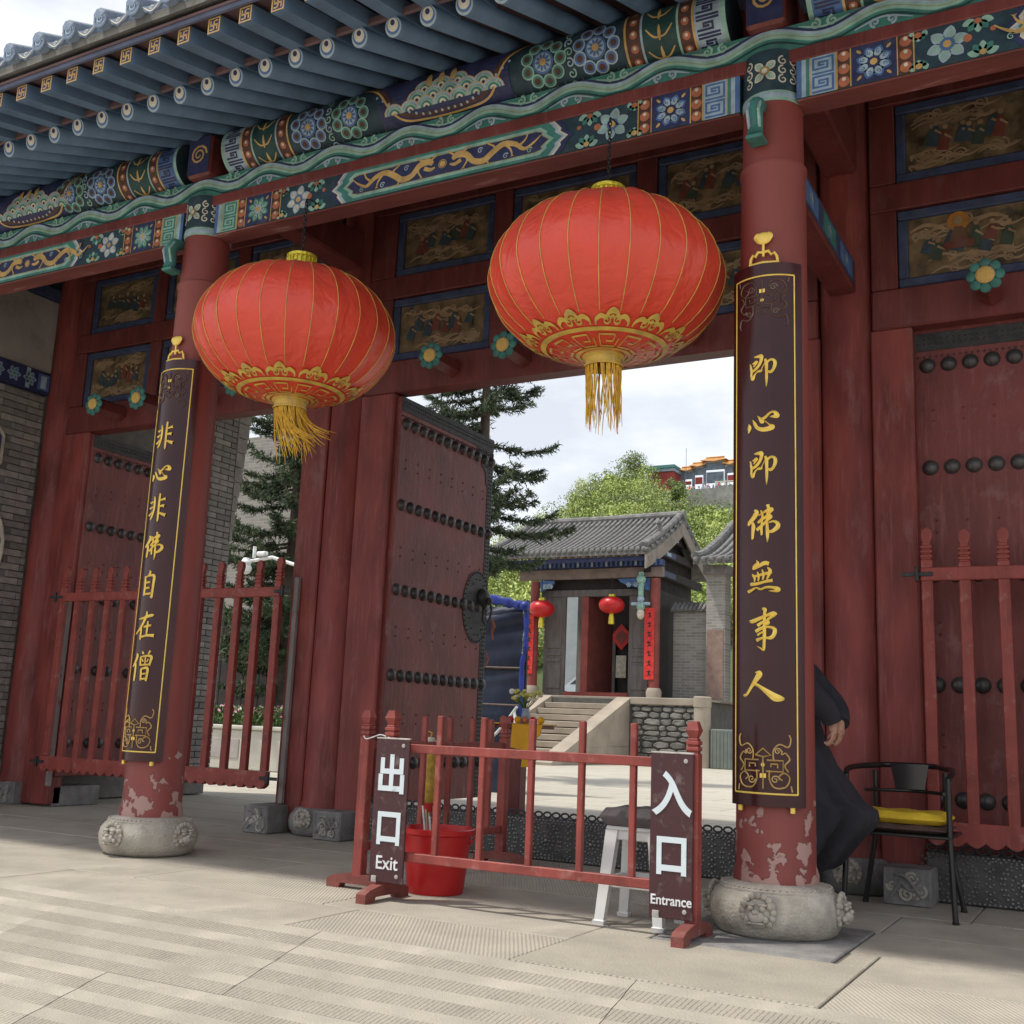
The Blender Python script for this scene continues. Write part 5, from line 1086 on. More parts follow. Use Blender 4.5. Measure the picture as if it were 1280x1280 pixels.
# ------------------------------------------------------------------ person in a dark robe behind the right column
SKIN = mat('skin', (0.50, 0.27, 0.19), 0.5, 0.1, 12, 0.05, 80); ROBE = mat('dark_robe_cloth', (0.030, 0.029, 0.037), 0.9, 0.25, 5, 0.4, 25); SHOE = flat('dark_shoe', (0.02, 0.02, 0.022)); INK_ = flat('eye_dark', (0.02, 0.015, 0.012)); HAIR = flat('cropped_hair', (0.018, 0.015, 0.014), 0.8)
px, py = -1.81, 6.90
t = thing('person', (px, py, 0), 'person in a long dark robe standing half hidden behind the right column', 'person')
def skin_body():
    V = []; E = []; Rr = []
    def chain(pts, start=None):
        prev = start
        for (x, y, z, r) in pts:
            V.append((x, y, z)); Rr.append(r); i = len(V) - 1
            if prev is not None: E.append((prev, i))
            prev = i
        return prev
    pel = chain([(px, py, 0.95, 0.13)])
    ch = chain([(px - 0.005, py, 1.15, 0.125), (px - 0.01, py, 1.36, 0.135)], pel); nk = chain([(px - 0.015, py, 1.50, 0.06), (px - 0.02, py - 0.01, 1.57, 0.055), (px - 0.025, py - 0.015, 1.66, 0.088), (px - 0.025, py - 0.015, 1.73, 0.085)], ch)
    for s in (-1, 1):
        chain([(px - 0.0, py + s * 0.09, 0.88, 0.085), (px, py + s * 0.10, 0.50, 0.060), (px + 0.01, py + s * 0.10, 0.10, 0.042), (px - 0.06, py + s * 0.10, 0.045, 0.038), (px - 0.14, py + s * 0.10, 0.035, 0.03)], pel)
    for s in (-1, 1):       # elbows drawn back, hand by the hip
        ex = chain([(px - 0.01, py + s * 0.16, 1.40, 0.055), (px + 0.12, py + s * 0.20, 1.29, 0.044), (px + 0.25, py + s * 0.16, 1.18, 0.038), (px + 0.285, py - 0.02 + s * 0.10, 1.10, 0.030), (px + 0.30, py - 0.03 + s * 0.09, 1.06, 0.032)], ch)
        hx, hy, hz = px + 0.30, py - 0.03 + s * 0.09, 1.06
        for k in range(4):
            a = (k - 1.5) * 0.018; Lk = (0.030, 0.034, 0.032, 0.026)[k]
            chain([(hx - 0.008, hy + a, hz - 0.035, 0.0105), (hx - 0.016, hy + a * 1.1, hz - 0.035 - Lk, 0.0090), (hx - 0.040, hy + a * 1.1, hz - 0.045 - Lk * 1.6, 0.0085), (hx - 0.060, hy + a, hz - 0.040 - Lk * 1.3, 0.0075)], ex)
        chain([(hx - 0.012, hy - s * 0.030, hz - 0.012, 0.0115), (hx - 0.035, hy - s * 0.036, hz - 0.04, 0.0095), (hx - 0.05, hy - s * 0.03, hz - 0.062, 0.008)], ex)
    me = bpy.data.meshes.new('body'); me.from_pydata([Vector(v) - Vector((px, py, 0)) for v in V], E, []); me.materials.append(SKIN)
    ob = link('body', me, t); md = ob.modifiers.new('Skin', 'SKIN'); md.use_smooth_shade = True
    for i, r in enumerate(Rr): me.skin_vertices[0].data[i].radius = (r, r)
    me.skin_vertices[0].data[0].use_root = True
    ss = ob.modifiers.new('Sub', 'SUBSURF'); ss.levels = 1; ss.render_levels = 2
skin_body()
def loft(b, rings, m, seg=40, ripple=0.0, rp=9):
    vs = []; fs = []
    for (z, x, y, rx, ry, k) in rings:
        for q in range(seg):
            a = 2 * pi * q / seg; w = 1 + ripple * k * (1.6 * abs(sin(rp * 0.5 * a + z * 1.3)) - 1) + ripple * 0.5 * k * sin((rp + 4) * a + 2 + z * 3)
            vs.append((x + rx * w * cos(a), y + ry * w * sin(a), z))
    for i in range(len(rings) - 1):
        for q in range(seg): q2 = (q + 1) % seg; fs.append((i * seg + q, i * seg + q2, (i + 1) * seg + q2, (i + 1) * seg + q))
    fs.append(tuple((len(rings) - 1) * seg + q for q in range(seg))); b.add(vs, fs, m)
b = MB()
rg = [(0.24, px + 0.0, py, 0.22, 0.20, 1), (0.27, px + 0.02, py, 0.25, 0.21, 1), (0.36, px + 0.05, py, 0.29, 0.205, 1), (0.43, px + 0.075, py, 0.32, 0.20, 0.95), (0.49, px + 0.11, py, 0.35, 0.195, 0.85), (0.55, px + 0.13, py, 0.365, 0.19, 0.7), (0.60, px + 0.13, py, 0.36, 0.18, 0.6), (0.645, px + 0.10, py, 0.315, 0.18, 0.55), (0.74, px + 0.07, py, 0.285, 0.18, 0.45), (0.85, px + 0.035, py, 0.235, 0.175, 0.4), (0.97, px + 0.015, py, 0.20, 0.165, 0.3), (1.10, px, py, 0.18, 0.155, 0.2), (1.30, px - 0.005, py, 0.18, 0.16, 0.1), (1.44, px - 0.01, py, 0.16, 0.18, 0.1), (1.50, px - 0.012, py, 0.115, 0.135, 0), (1.56, px - 0.015, py, 0.072, 0.072, 0)]
loft(b, rg, ROBE, 120, 0.14); b.build('robe', t, smooth=True)
for s in (-1, 1):
    b = MB(); pts = catmull([(px - 0.02, py + s * 0.12, 1.44, 0.075), (px + 0.05, py + s * 0.18, 1.40, 0.085), (px + 0.13, py + s * 0.20, 1.30, 0.085), (px + 0.22, py + s * 0.18, 1.21, 0.075), (px + 0.265, py + s * 0.14, 1.15, 0.065), (px + 0.285, py - 0.02 + s * 0.10, 1.095, 0.055)], 5)
    b.tube([p[:3] for p in pts], [p[3] for p in pts], ROBE, 18); b.build('sleeve', t, smooth=True)
b = MB(); b.sphere((px + 0.005, py - 0.013, 1.735), 0.088, HAIR, 18, 12, (1.0, 1.0, 0.95)); b.build('hair', t, smooth=True)
b = MB(); b.sphere((px - 0.118, py - 0.015, 1.665), 0.015, SKIN, 8, 6, (1, 0.8, 1.4)); b.sphere((px - 0.105, py - 0.015, 1.628), 0.016, flat('lips', (0.35, 0.13, 0.11)), 8, 6, (0.6, 1.5, 0.5))
for s in (-1, 1): b.sphere((px - 0.10, py - 0.015 + s * 0.032, 1.695), 0.011, INK_ , 8, 6); b.sphere((px - 0.02, py - 0.015 + s * 0.088, 1.68), 0.022, SKIN, 8, 6, (0.8, 0.35, 1.4))
b.build('face', t, smooth=True)
for s in (-1, 1):
    b = MB(); b.sphere((px - 0.07, py + s * 0.10, 0.045), 0.05, SHOE, 12, 8, (2.6, 1, 0.9)); b.build('shoe', t, smooth=True)

# ------------------------------------------------------------------ things in the left opening: planter, flowers, conifer, wall, camera
CONC = mat('pale_concrete', (0.50, 0.48, 0.42), 0.85, 0.1, 3, 0.2, 40)
FARB = mat('far_brick', (0.26, 0.245, 0.225), 0.9, 0.2, 3, 0.3, 30)
def brickmat(m, c1, c2, mo, w, h, rot=None):
    t = m.node_tree; bs = [n for n in t.nodes if n.type == 'BSDF_PRINCIPLED'][0]; N = t.nodes.new
    bt = N('ShaderNodeTexBrick'); bt.inputs['Scale'].default_value = 1; bt.inputs['Brick Width'].default_value = w; bt.inputs['Row Height'].default_value = h; bt.inputs['Mortar Size'].default_value = h * 0.09
    for k, c in (('Color1', c1), ('Color2', c2), ('Mortar', mo)): bt.inputs[k].default_value = (*c, 1)
    tcn = N('ShaderNodeTexCoord'); mpn = N('ShaderNodeMapping'); mpn.inputs['Rotation'].default_value = rot or (pi / 2, 0, 0); t.links.new(tcn.outputs['Object'], mpn.inputs['Vector']); t.links.new(mpn.outputs['Vector'], bt.inputs['Vector']); t.links.new(bt.outputs['Color'], bs.inputs['Base Color'])
    bp = N('ShaderNodeBump'); bp.inputs['Strength'].default_value = 0.6; bp.inputs['Distance'].default_value = 0.01; bp.invert = True; t.links.new(bt.outputs['Fac'], bp.inputs['Height']); t.links.new(bp.outputs['Normal'], bs.inputs['Normal'])
brickmat(FARB, (0.28, 0.265, 0.24), (0.21, 0.20, 0.185), (0.33, 0.31, 0.28), 0.32, 0.085)
t = thing('planter', (-14.0, 16.3, 0), 'pale concrete planter wall seen through the left picket gate', 'planter')
boxpart('wall', t, (-17.5, -11.2, 16.0, 16.5, 0, 0.72), CONC, 0.02); boxpart('coping', t, (-17.5, -11.2, 15.95, 16.55, 0.722, 0.80), CONC, 0.02); boxpart('inlay', t, (-15.2, -14.4, 15.985, 16.0, 0.2, 0.55), PLASTER)
LEAFG = mat('flower_leaf', (0.08, 0.15, 0.035), 0.6, 0.4, 9, 0.0); PINK = flat('pink_flower', (0.52, 0.22, 0.33)); WHF = flat('white_flower', (0.7, 0.66, 0.62))
def cards(b, n, fn, size, m, rs):
    for _ in range(n):
        c, s = fn(rs); a = Vector((rs.uniform(-1, 1), rs.uniform(-1, 1), rs.uniform(-0.6, 1))).normalized(); u = a.cross(Vector((rs.uniform(-1, 1), rs.uniform(-1, 1), rs.uniform(-1, 1)))).normalized(); v = a.cross(u)
        L_ = size * s; W_ = L_ * 0.45; c = Vector(c)
        b.add([c - u * L_, c - v * W_, c + u * L_, c + v * W_], [(0, 1, 2, 3)], m)
rs = random.Random(11); b = MB()
cards(b, 2600, lambda r: ((r.uniform(-17, -11.3), r.uniform(16.05, 16.5), 0.80 + 0.34 * r.random()), r.uniform(0.6, 1.2)), 0.06, LEAFG, rs)
cards(b, 260, lambda r: ((r.uniform(-17, -11.3), r.uniform(15.98, 16.4), 0.98 + 0.2 * r.random()), r.uniform(0.6, 1.1)), 0.045, PINK, rs); cards(b, 150, lambda r: ((r.uniform(-17, -11.3), r.uniform(15.98, 16.4), 0.98 + 0.2 * r.random()), r.uniform(0.6, 1.1)), 0.045, WHF, rs)
tag(b.build('flower_bed'), 'low leafy bed of pink and white flowers in the planter', 'flowers', kind='stuff')
bw = boxpart('courtyard_wall', None, (-26, -15.4, 21.0, 21.5, 0, 8.0), FARB); tag(bw, 'tall pale brick wall behind the conifer in the left opening', 'wall')
t = thing('dark_fence', (-16, 18.2, 0), 'dark boarded fence behind the flower bed', 'fence')
DKW = mat('dark_timber', (0.030, 0.026, 0.024), 0.8, 0.3, 6, 0.2)
for k in range(34): boxpart('board', t, (-19.5 + k * 0.22, -19.5 + k * 0.22 + 0.21, 18.2, 18.24 + 0.01 * (k % 2), 0.0, 3.0 + 0.06 * (k % 3)), DKW, 0.006)
t = thing('surveillance_camera', (-12.5, 14.2, 3.5), 'white surveillance camera on an arm above the left picket gate', 'camera')
b = MB(); b.tube([(-12.9, 14.2, 3.55), (-12.4, 14.2, 3.60), (-11.35, 14.2, 3.30)], 0.03, WHITE, 10); b.build('arm', t, smooth=True)
b = MB(); b.sphere((-12.92, 14.15, 3.42), 0.10, WHITE, 16, 10); b.lathe([(0.07, 0), (0.09, 0.06), (0.05, 0.13)], WHITE, 16, (-12.92, 14.15, 3.47)); b.build('dome', t, smooth=True)
b = MB(); b.box(-12.70, -12.50, 14.12, 14.22, 3.62, 3.70, WHITE, 0.02); b.tube([(-12.8, 14.2, 3.6), (-12.8, 14.2, 3.80)], 0.03, WHITE, 8); b.build('housing', t)
b = MB(); b.tube([(-11.35, 14.2, 0), (-11.35, 14.2, 3.45)], 0.05, WHITE, 10); b.build('pole', t)
NEED = mat('spruce_needles', (0.040, 0.062, 0.030), 0.7, 0.5, 3, 0.0); NEED2 = mat('spruce_needles_light', (0.085, 0.115, 0.055), 0.7, 0.4, 3, 0.0); BARK = mat('bark', (0.085, 0.065, 0.05), 0.9, 0.3, 12, 0.5, 30)
def spruce(x, y, h, base_r, z0, label, seed, n_br=80):
    rs = random.Random(seed); t = thing('conifer', (x, y, 0), label, 'tree', 'conifers in the courtyard')
    b = MB(); b.tube([(x, y, 0), (x + 0.03, y, h * 0.5), (x, y, h)], [0.20, 0.12, 0.02], BARK, 12); b.build('trunk', t, smooth=True)
    br = MB(); nd = MB()
    for k in range(n_br):
        f = (k + rs.random()) / n_br; z = z0 + (h - z0) * f; L_ = base_r * (1 - f) ** 0.8 * min(1.0, 0.5 + 3.5 * f) * rs.uniform(0.55, 1.1) + 0.15; a = rs.uniform(0, 2 * pi)
        dx, dy = cos(a), sin(a); P_ = []
        for q in range(6):
            s = q / 5; P_.append(Vector((x + dx * L_ * s, y + dy * L_ * s, z - 0.28 * L_ * s + 0.30 * L_ * s * s * s)))
        br.tube(P_, [0.03, 0.025, 0.018, 0.012, 0.008, 0.004], BARK, 5)
        for q in range(int(55 * L_) + 16):
            s = rs.uniform(0.12, 1.0); i = min(4, int(s * 5)); p = P_[i].lerp(P_[i + 1], s * 5 - i)
            side = Vector((-dy, dx, 0)) * rs.choice((-1, 1)); tl = rs.uniform(0.12, 0.32) * (1.15 - s * 0.6)
            d = (side * rs.uniform(0.2, 1) + Vector((dx, dy, 0)) * rs.uniform(0.3, 0.9) + Vector((0, 0, rs.uniform(-0.45, 0.35)))).normalized()
            m = NEED2 if rs.random() < 0.35 else NEED
            for w in range(7):
                c = p + d * tl * (w + 0.5) / 7; nn = Vector((rs.uniform(-1, 1), rs.uniform(-1, 1), rs.uniform(-1, 1))).normalized(); e = (d * 0.7 + nn).normalized() * rs.uniform(0.06, 0.11); o = d.cross(nn).normalized() * 0.013
                nd.add([c - o, c + o, c + e + o * 0.3, c + e - o * 0.3], [(0, 1, 2, 3)], m)
    br.build('branches', t); tag(nd.build('needles', t), kind='stuff')
spruce(-14.6, 17.3, 10.5, 2.1, 1.5, 'dark conifer behind the left picket gate in front of the pale brick wall', 21, 210)
spruce(-11.25, 19.0, 11.5, 2.1, 4.0, 'dark drooping conifer beside the open studded door leaf', 23, 135)

# ------------------------------------------------------------------ blue tarp shelter and offerings
TARP = mat('dark_tarp', (0.018, 0.026, 0.055), 0.35, 0.3, 2, 0.4, 4); TARPB = mat('blue_tarp_edge', (0.022, 0.042, 0.27), 0.45, 0.2, 5, 0.3, 20)
t = thing('tarp_shelter', (-8.9, 15.4, 0), 'dark tarpaulin shelter with bright blue edges behind the open door leaf', 'shelter')
def sheet(b, P00, P10, P01, P11, m, amp, seed, n=20):
    rs = random.Random(seed); ph = [rs.uniform(0, 6) for _ in range(4)]; vs = []
    P00, P10, P01, P11 = map(Vector, (P00, P10, P01, P11)); nn = (P10 - P00).cross(P01 - P00).normalized()
    for j in range(n + 1):
        for i in range(n + 1):
            u, v = i / n, j / n; p = P00 * (1 - u) * (1 - v) + P10 * u * (1 - v) + P01 * (1 - u) * v + P11 * u * v
            d = amp * (sin(9 * (u - v) + ph[0]) * v + 0.6 * sin(17 * (u * 0.7 - v) + ph[1]) * v + 0.4 * sin(6 * v + ph[2])); vs.append(p + nn * d)
    b.add(vs, [(j * (n + 1) + i, j * (n + 1) + i + 1, (j + 1) * (n + 1) + i + 1, (j + 1) * (n + 1) + i) for j in range(n) for i in range(n)], m)
TY = 15.0
b = MB(); sheet(b, (-11.2, TY, 1.95), (-8.03, TY, 1.85), (-11.2, TY, 2.98), (-8.0, TY, 2.78), TARP, 0.05, 1); b.build('upper_sheet', t, smooth=True)
b = MB(); sheet(b, (-11.2, TY + 0.03, 0.0), (-8.05, TY + 0.03, 0.0), (-11.2, TY + 0.03, 1.93), (-8.04, TY + 0.03, 1.84), TARP, 0.02, 2); b.build('lower_sheet', t, smooth=True)
b = MB(); b.tube(catmull([(-11.2, TY - 0.04, 3.0), (-9.6, TY - 0.05, 3.02), (-8.6, TY - 0.06, 2.92), (-8.1, TY - 0.07, 2.82), (-7.92, TY - 0.06, 2.80)], 6), [0.03 + 0.025 * abs(sin(q * 1.1)) for q in range(25)], TARPB, 8, flat_=1.5); b.sphere((-7.98, TY - 0.06, 2.80), 0.085, TARPB, 10, 8, (1, 0.8, 0.9)); b.build('top_edge', t, smooth=True)
b = MB(); b.tube(catmull([(-7.95, TY - 0.05, 2.75), (-7.93, TY - 0.06, 2.2), (-7.99, TY - 0.05, 1.9), (-7.97, TY - 0.06, 1.4), (-8.0, TY - 0.05, 0.9), (-8.03, TY - 0.05, 0.4), (-8.0, TY - 0.05, 0.02)], 5), [0.028 + 0.02 * abs(sin(q * 0.9)) for q in range(31)], TARPB, 8, flat_=0.6); b.build('side_edge', t, smooth=True)
for x in (-7.9, -11.1):
    b = MB(); b.tube([(x - 0.08, TY + 0.06, 0), (x - 0.08, TY + 0.06, 2.9)], 0.03, BLACKM, 8); b.build('pole', t)
for z in (1.86, 1.30):
    b = MB(); b.tube([(-11.1, TY - 0.03, z + 0.04), (-8.02, TY - 0.03, z)], 0.018, flat('rope_brown', (0.10, 0.06, 0.05)), 6); b.build('rail', t)
b = MB(); b.tube(catmull([(-8.75, TY - 0.1, 0.72), (-8.45, TY - 0.1, 0.80), (-8.2, TY - 0.1, 1.05), (-8.02, TY - 0.09, 1.28)], 6), 0.035, WHITE, 8, flat_=0.5); b.tube([(-8.06, TY - 0.1, 1.22), (-8.02, TY - 0.12, 1.05), (-8.04, TY - 0.12, 0.95)], [0.02, 0.03, 0.04], WHITE, 8); tag(b.build('white_scarf'), 'white scarf tied to the blue edge of the tarpaulin shelter', 'scarf')
YPL = mat('yellow_cloth', (0.72, 0.36, 0.012), 0.6, 0.1, 6, 0.2, 30)
oy = 8.75
t = thing('offering_stand', (-4.55, oy, 0), 'small red offering stand draped in yellow cloth just inside the threshold', 'stand')
boxpart('post', t, (-4.78, -4.62, oy - 0.06, oy + 0.06, 0, 0.98), REDD); boxpart('shelf', t, (-4.92, -4.40, oy - 0.14, oy + 0.14, 0.98, 1.01), REDD)
b = MB(); pts = [(-4.66, 1.018), (-4.37, 1.018), (-4.39, 0.93), (-4.43, 0.90), (-4.45, 0.66), (-4.56, 0.655), (-4.545, 0.80), (-4.67, 0.815)]
b.prism(pts, 1, oy - 0.165, oy - 0.15, YPL); b.prism([(-4.92, 1.018), (-4.84, 1.018), (-4.84, 0.70), (-4.90, 0.70)], 1, oy - 0.165, oy - 0.15, YPL); b.box(-4.92, -4.38, oy - 0.165, oy + 0.14, 1.012, 1.022, YPL, 0.003); b.build('yellow_cloth', t)
t = thing('flower_vase', (-4.62, oy, 1.022), 'vase of pale yellow flowers on the offering stand', 'vase')
b = MB(); b.lathe([(0.03, 0), (0.045, 0.04), (0.03, 0.10), (0.035, 0.13)], PALEB, 16, (-4.62, oy, 1.022)); b.build('vase', t, smooth=True)
rs = random.Random(4); b = MB()
YF = flat('yellow_flower', (0.62, 0.60, 0.16))
for k in range(26):
    x, y, z = -4.62 + rs.uniform(-0.13, 0.13), oy + rs.uniform(-0.08, 0.08), 1.25 + rs.uniform(-0.03, 0.055); b.tube([(-4.62, oy, 1.13), (x, y, z)], 0.003, LEAFG, 4); b.sphere((x, y, z), rs.uniform(0.018, 0.03), YF if k % 4 else WHF, 8, 6, (1, 1, 0.7))
b.build('blooms', t)
t = thing('offerings', (-4.6, oy, 1.022), 'small red and orange offerings heaped on the yellow cloth', 'offerings')
for k in range(6):
    b = MB(); b.sphere((-4.80 + k * 0.075, oy - 0.08, 1.052), 0.032, (ORANGE, BUCK, YPL)[k % 3], 10, 8); b.build('fruit', t)
t = thing('rolled_banner', (-4.13, 6.45, 0.4), 'gold rolled banner with red end hanging on the inner barrier', 'banner')
b = MB(); b.tube([(-4.16, 6.50, 0.47), (-4.16, 6.50, 0.87)], 0.052, mat('gold_brocade', (0.50, 0.31, 0.05), 0.5, 0.4, 18, 0.3, 40), 16); b.build('roll', t, smooth=True)
b = MB(); b.tube([(-4.16, 6.50, 0.41), (-4.16, 6.50, 0.469)], 0.054, BUCK, 16); b.build('red_end', t); b = MB(); b.tube([(-4.16, 6.50, 0.87), (-4.13, 6.48, 0.93), (-4.19, 6.46, 0.95), (-4.17, 6.5, 0.88)], 0.006, YPL, 6); b.tube([(-4.16, 6.50, 0.87), (-4.16, 6.50, 0.90)], [0.05, 0.03], CREAM, 12); b.build('tie', t)

# ------------------------------------------------------------------ courtyard gatehouse on its platform
STEP = mat('step_stone', (0.36, 0.31, 0.25), 0.9, 0.18, 1.5, 0.3, 20); RUB = mat('rubble_stone', (0.19, 0.185, 0.175), 0.9, 0.25, 2.5, 0.4, 15, rnd=0.3); RUBM = mat('rubble_joint', (0.115, 0.11, 0.10), 0.95, 0.2, 5, 0.3)
gh = thing('gatehouse', (-15.4, 34.5, 0), 'small grey tiled gatehouse on a stone platform at the head of steps', 'building')
plat = boxpart('platform', gh, (-19.5, -11.4, 32.45, 40.5, 0, 1.97), RUBM, 0.02)
boxpart('platform_cap', gh, (-13.45, -11.3, 32.33, 33.6, 1.80, 2.02), STEP, 0.02); boxpart('platform_cap', gh, (-19.5, -16.6, 32.33, 33.6, 1.80, 2.02), STEP, 0.02); boxpart('platform_paving', gh, (-19.5, -11.3, 33.0, 40.5, 1.972, 2.035), STEP, 0.01)
rs = random.Random(9); cnt = 0; z = 0.04
while z < 1.76:                                                   # rubble stones of the platform front
    h = rs.uniform(0.11, 0.24); x = -13.42
    while x < -11.35:
        w = rs.uniform(0.22, 0.62); w = min(w, -11.33 - x) if -11.33 - x > 0.2 else 0.25; b = MB(); nn = 9; ring = []
        for q in range(nn):
            an = 2 * pi * q / nn + rs.uniform(-0.15, 0.15); ca, sa = cos(an), sin(an); k_ = 1 / max(abs(ca), abs(sa)) ** 0.7; ring.append((ca * k_ * w / 2 * rs.uniform(0.88, 1.0), sa * k_ * h / 2 * rs.uniform(0.88, 1.04)))
        b.add([(u, 0.05, v) for u, v in ring] + [(u * 0.97, -0.03, v * 0.95) for u, v in ring] + [(u * 0.75, -0.055 - 0.02 * rs.random(), v * 0.7) for u, v in ring], [(nn * j + q, nn * j + (q + 1) % nn, nn * j + nn + (q + 1) % nn, nn * j + nn + q) for j in (0, 1) for q in range(nn)] + [tuple(range(2 * nn, 3 * nn))], RUB)
        link('stone', b.mesh('stone'), plat, (x + w / 2, 32.43, z + h / 2)); x += w
    z += h
stairs = []
for k in range(10):
    z1 = 1.98 - k * 0.197; y1 = 32.45 - k * 0.50
    if z1 - 0.197 < 0: continue
    b = MB(); b.box(-16.2, -13.95, y1 - 0.52, y1 + 0.06, z1 - 0.197 - 0.17, z1 - 0.197, STEP, 0.015); b.build('step', gh)
for x0, x1 in ((-13.94, -13.46), (-16.65, -16.21)):
    b = MB(); b.prism([(32.5, 2.02), (32.5, 1.82), (27.55, -0.05), (27.05, 0.0), (27.05, 0.07)], 0, x0, x1, STEP); b.build('stair_string', gh)
    b = MB(); b.prism([(32.45, 1.80), (32.45, 0.0), (27.6, 0.0)], 0, x0 + 0.03, x1 - 0.03, STEP); b.build('string_wall', gh)
    for k in range(3):
        for q in range(5 - k * 2):
            b = MB(); yb = 32.4 - q * 0.8; b.box(x1 - 0.035, x1 - 0.015, yb - 0.78, yb, k * 0.5 + 0.02, k * 0.5 + 0.48, STEP, 0.01)
            if k * 0.5 + 0.5 < 1.8 - (32.4 - yb + 0.8) * 0.378: b.build('string_stone', gh)
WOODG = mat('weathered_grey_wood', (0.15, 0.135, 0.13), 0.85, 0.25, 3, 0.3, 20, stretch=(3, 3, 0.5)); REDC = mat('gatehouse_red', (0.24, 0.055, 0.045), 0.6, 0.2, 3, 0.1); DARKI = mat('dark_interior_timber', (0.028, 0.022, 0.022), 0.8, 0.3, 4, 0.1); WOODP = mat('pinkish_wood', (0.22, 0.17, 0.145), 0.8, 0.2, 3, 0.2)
for x in (-17.62, -13.22):
    b = MB(); b.lathe([(0.17, 2.35), (0.16, 5.9)], REDC, 20, (x, 33.75, 0)); b.build('column', gh, smooth=True); b = MB(); b.lathe([(0.24, 2.03), (0.25, 2.25), (0.20, 2.36)], STEP, 20, (x, 33.75, 0)); b.build('column_base', gh, smooth=True)
for x0, x1 in ((-17.40, -16.60), (-14.27, -13.45)):
    dp = boxpart('door_panel', gh, (x0, x1, 34.1, 34.2, 2.05, 5.55), WOODG)
    for z0, z1 in ((2.3, 3.1), (3.2, 3.32), (3.4, 3.52), (3.65, 5.3)): boxpart('inset', dp, (x0 + 0.12, x1 - 0.12, 34.07, 34.1, z0, z1), WOODG, 0.02)
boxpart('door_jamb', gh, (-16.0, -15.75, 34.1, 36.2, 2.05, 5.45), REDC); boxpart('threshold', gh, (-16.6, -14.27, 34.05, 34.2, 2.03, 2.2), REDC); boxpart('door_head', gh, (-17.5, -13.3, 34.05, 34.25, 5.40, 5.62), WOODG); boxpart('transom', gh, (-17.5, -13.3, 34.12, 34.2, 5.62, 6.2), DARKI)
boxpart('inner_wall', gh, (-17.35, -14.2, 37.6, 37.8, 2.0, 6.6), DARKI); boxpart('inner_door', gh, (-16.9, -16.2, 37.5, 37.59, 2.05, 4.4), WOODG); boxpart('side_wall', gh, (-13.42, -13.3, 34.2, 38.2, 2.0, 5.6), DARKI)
boxpart('rear_left_wall', gh, (-18.0, -16.6, 38.0, 38.2, 2.0, 6.0), WOODG)
boxpart('architrave', gh, (-18.2, -12.95, 33.66, 33.86, 5.95, 6.28), WOODP); boxpart('painted_lintel', gh, (-18.2, -12.95, 33.60, 33.9, 6.30, 6.52), NAVY)
b = MB()
for k in range(30): b.box(-18.1 + k * 0.175, -18.1 + k * 0.175 + 0.08, 33.58, 33.6, 6.33, 6.5, BLUE if k % 3 else PALEB, 0.004)
tag(b.build('painted_stripes', gh), kind='stuff')
for x0, x1, s in ((-14.55, -13.4, 1), (-17.45, -16.9, -1)):
    b = MB(); xs = [x0 + (x1 - x0) * q / 10 for q in range(11)]; pts = [(x, 5.92) for x in xs] + [(x1 if s > 0 else x1, 5.5 if s > 0 else 5.8)] + [(x0 + (x1 - x0) * q / 10, 5.92 - 0.36 * ((q / 10) if s > 0 else (1 - q / 10)) ** 0.7 - 0.05) for q in range(9, 0, -1)]
    b.prism(pts, 1, 33.72, 33.80, BLUE); P = Paint(lambda u, v, h: (u, 33.72 - h, v), 0.01)
    for q in range(3): P.flower(x0 + (x1 - x0) * (0.35 + 0.22 * q), 5.72, 0.10, (PALEB, CREAM, BLUE, GOLDP), 6, 1)
    b.add(P.b.v, P.b.f, PALEB); b.build('carved_spandrel', gh)
b = MB()
for zz, w in ((5.85, 0.16), (5.55, 0.10), (5.2, 0.12), (4.95, 0.14)): b.sphere((-13.62, 33.5, zz), w, MINT if zz != 5.2 else PALEB, 10, 8)
b.box(-13.70, -13.54, 33.45, 33.55, 4.9, 6.1, MINT, 0.02); b.box(-13.95, -13.3, 33.45, 33.55, 5.0, 5.1, PALEB, 0.02); b.sphere((-13.62, 33.5, 4.72), 0.13, CREAM, 10, 8, (1, 1, 1.4)); b.build('hanging_carved_post', gh)
# roof with tile rows
GX0, GX1 = -19.2, -13.15; EY0, RYC, EY1, EZ, RZ = 32.75, 36.15, 39.55, 6.72, 8.35
def rz(y):
    s = abs(y - RYC) / (RYC - EY0); return RZ - (RZ - EZ) * (1.22 * s - 0.22 * s * s)
ys = [EY0 + (EY1 - EY0) * k / 16 for k in range(17)]
b = MB(); b.prism([(y, rz(y)) for y in ys] + [(y, rz(y) - 0.16) for y in reversed(ys)], 0, GX0, GX1, TILE); rf = b.build('roof', gh)
n = 30
for k in range(n):
    x = GX0 + 0.1 + (GX1 - GX0 - 0.2) * k / (n - 1); b = MB(); b.tube([(0, y, rz(y) + 0.03) for y in ys[:9]], 0.062, TILE, 8)
    link('tile_row', b.mesh('tile_row'), rf, (x, 0, 0))
    b = MB(); b.sphere((0, EY0 - 0.02, EZ + 0.01), 0.085, TILE, 10, 6, (1, 0.4, 1)); link('eave_tile', b.mesh('eave_tile'), rf, (x, 0, 0))
b = MB()
for k in range(44): x = GX0 + 0.1 + k * (GX1 - GX0 - 0.2) / 43; b.tube([(x, EY0 + 0.12, EZ - 0.15), (x, 33.9, 6.98)], 0.045, OCHRE if k % 2 else BROWN, 6)
b.build('rafters', gh)
b = MB(); b.box(GX0, GX1, EY0 + 0.15, EY0 + 0.2, EZ - 0.34, EZ - 0.19, NAVY, 0.01); b.build('eave_board', gh)
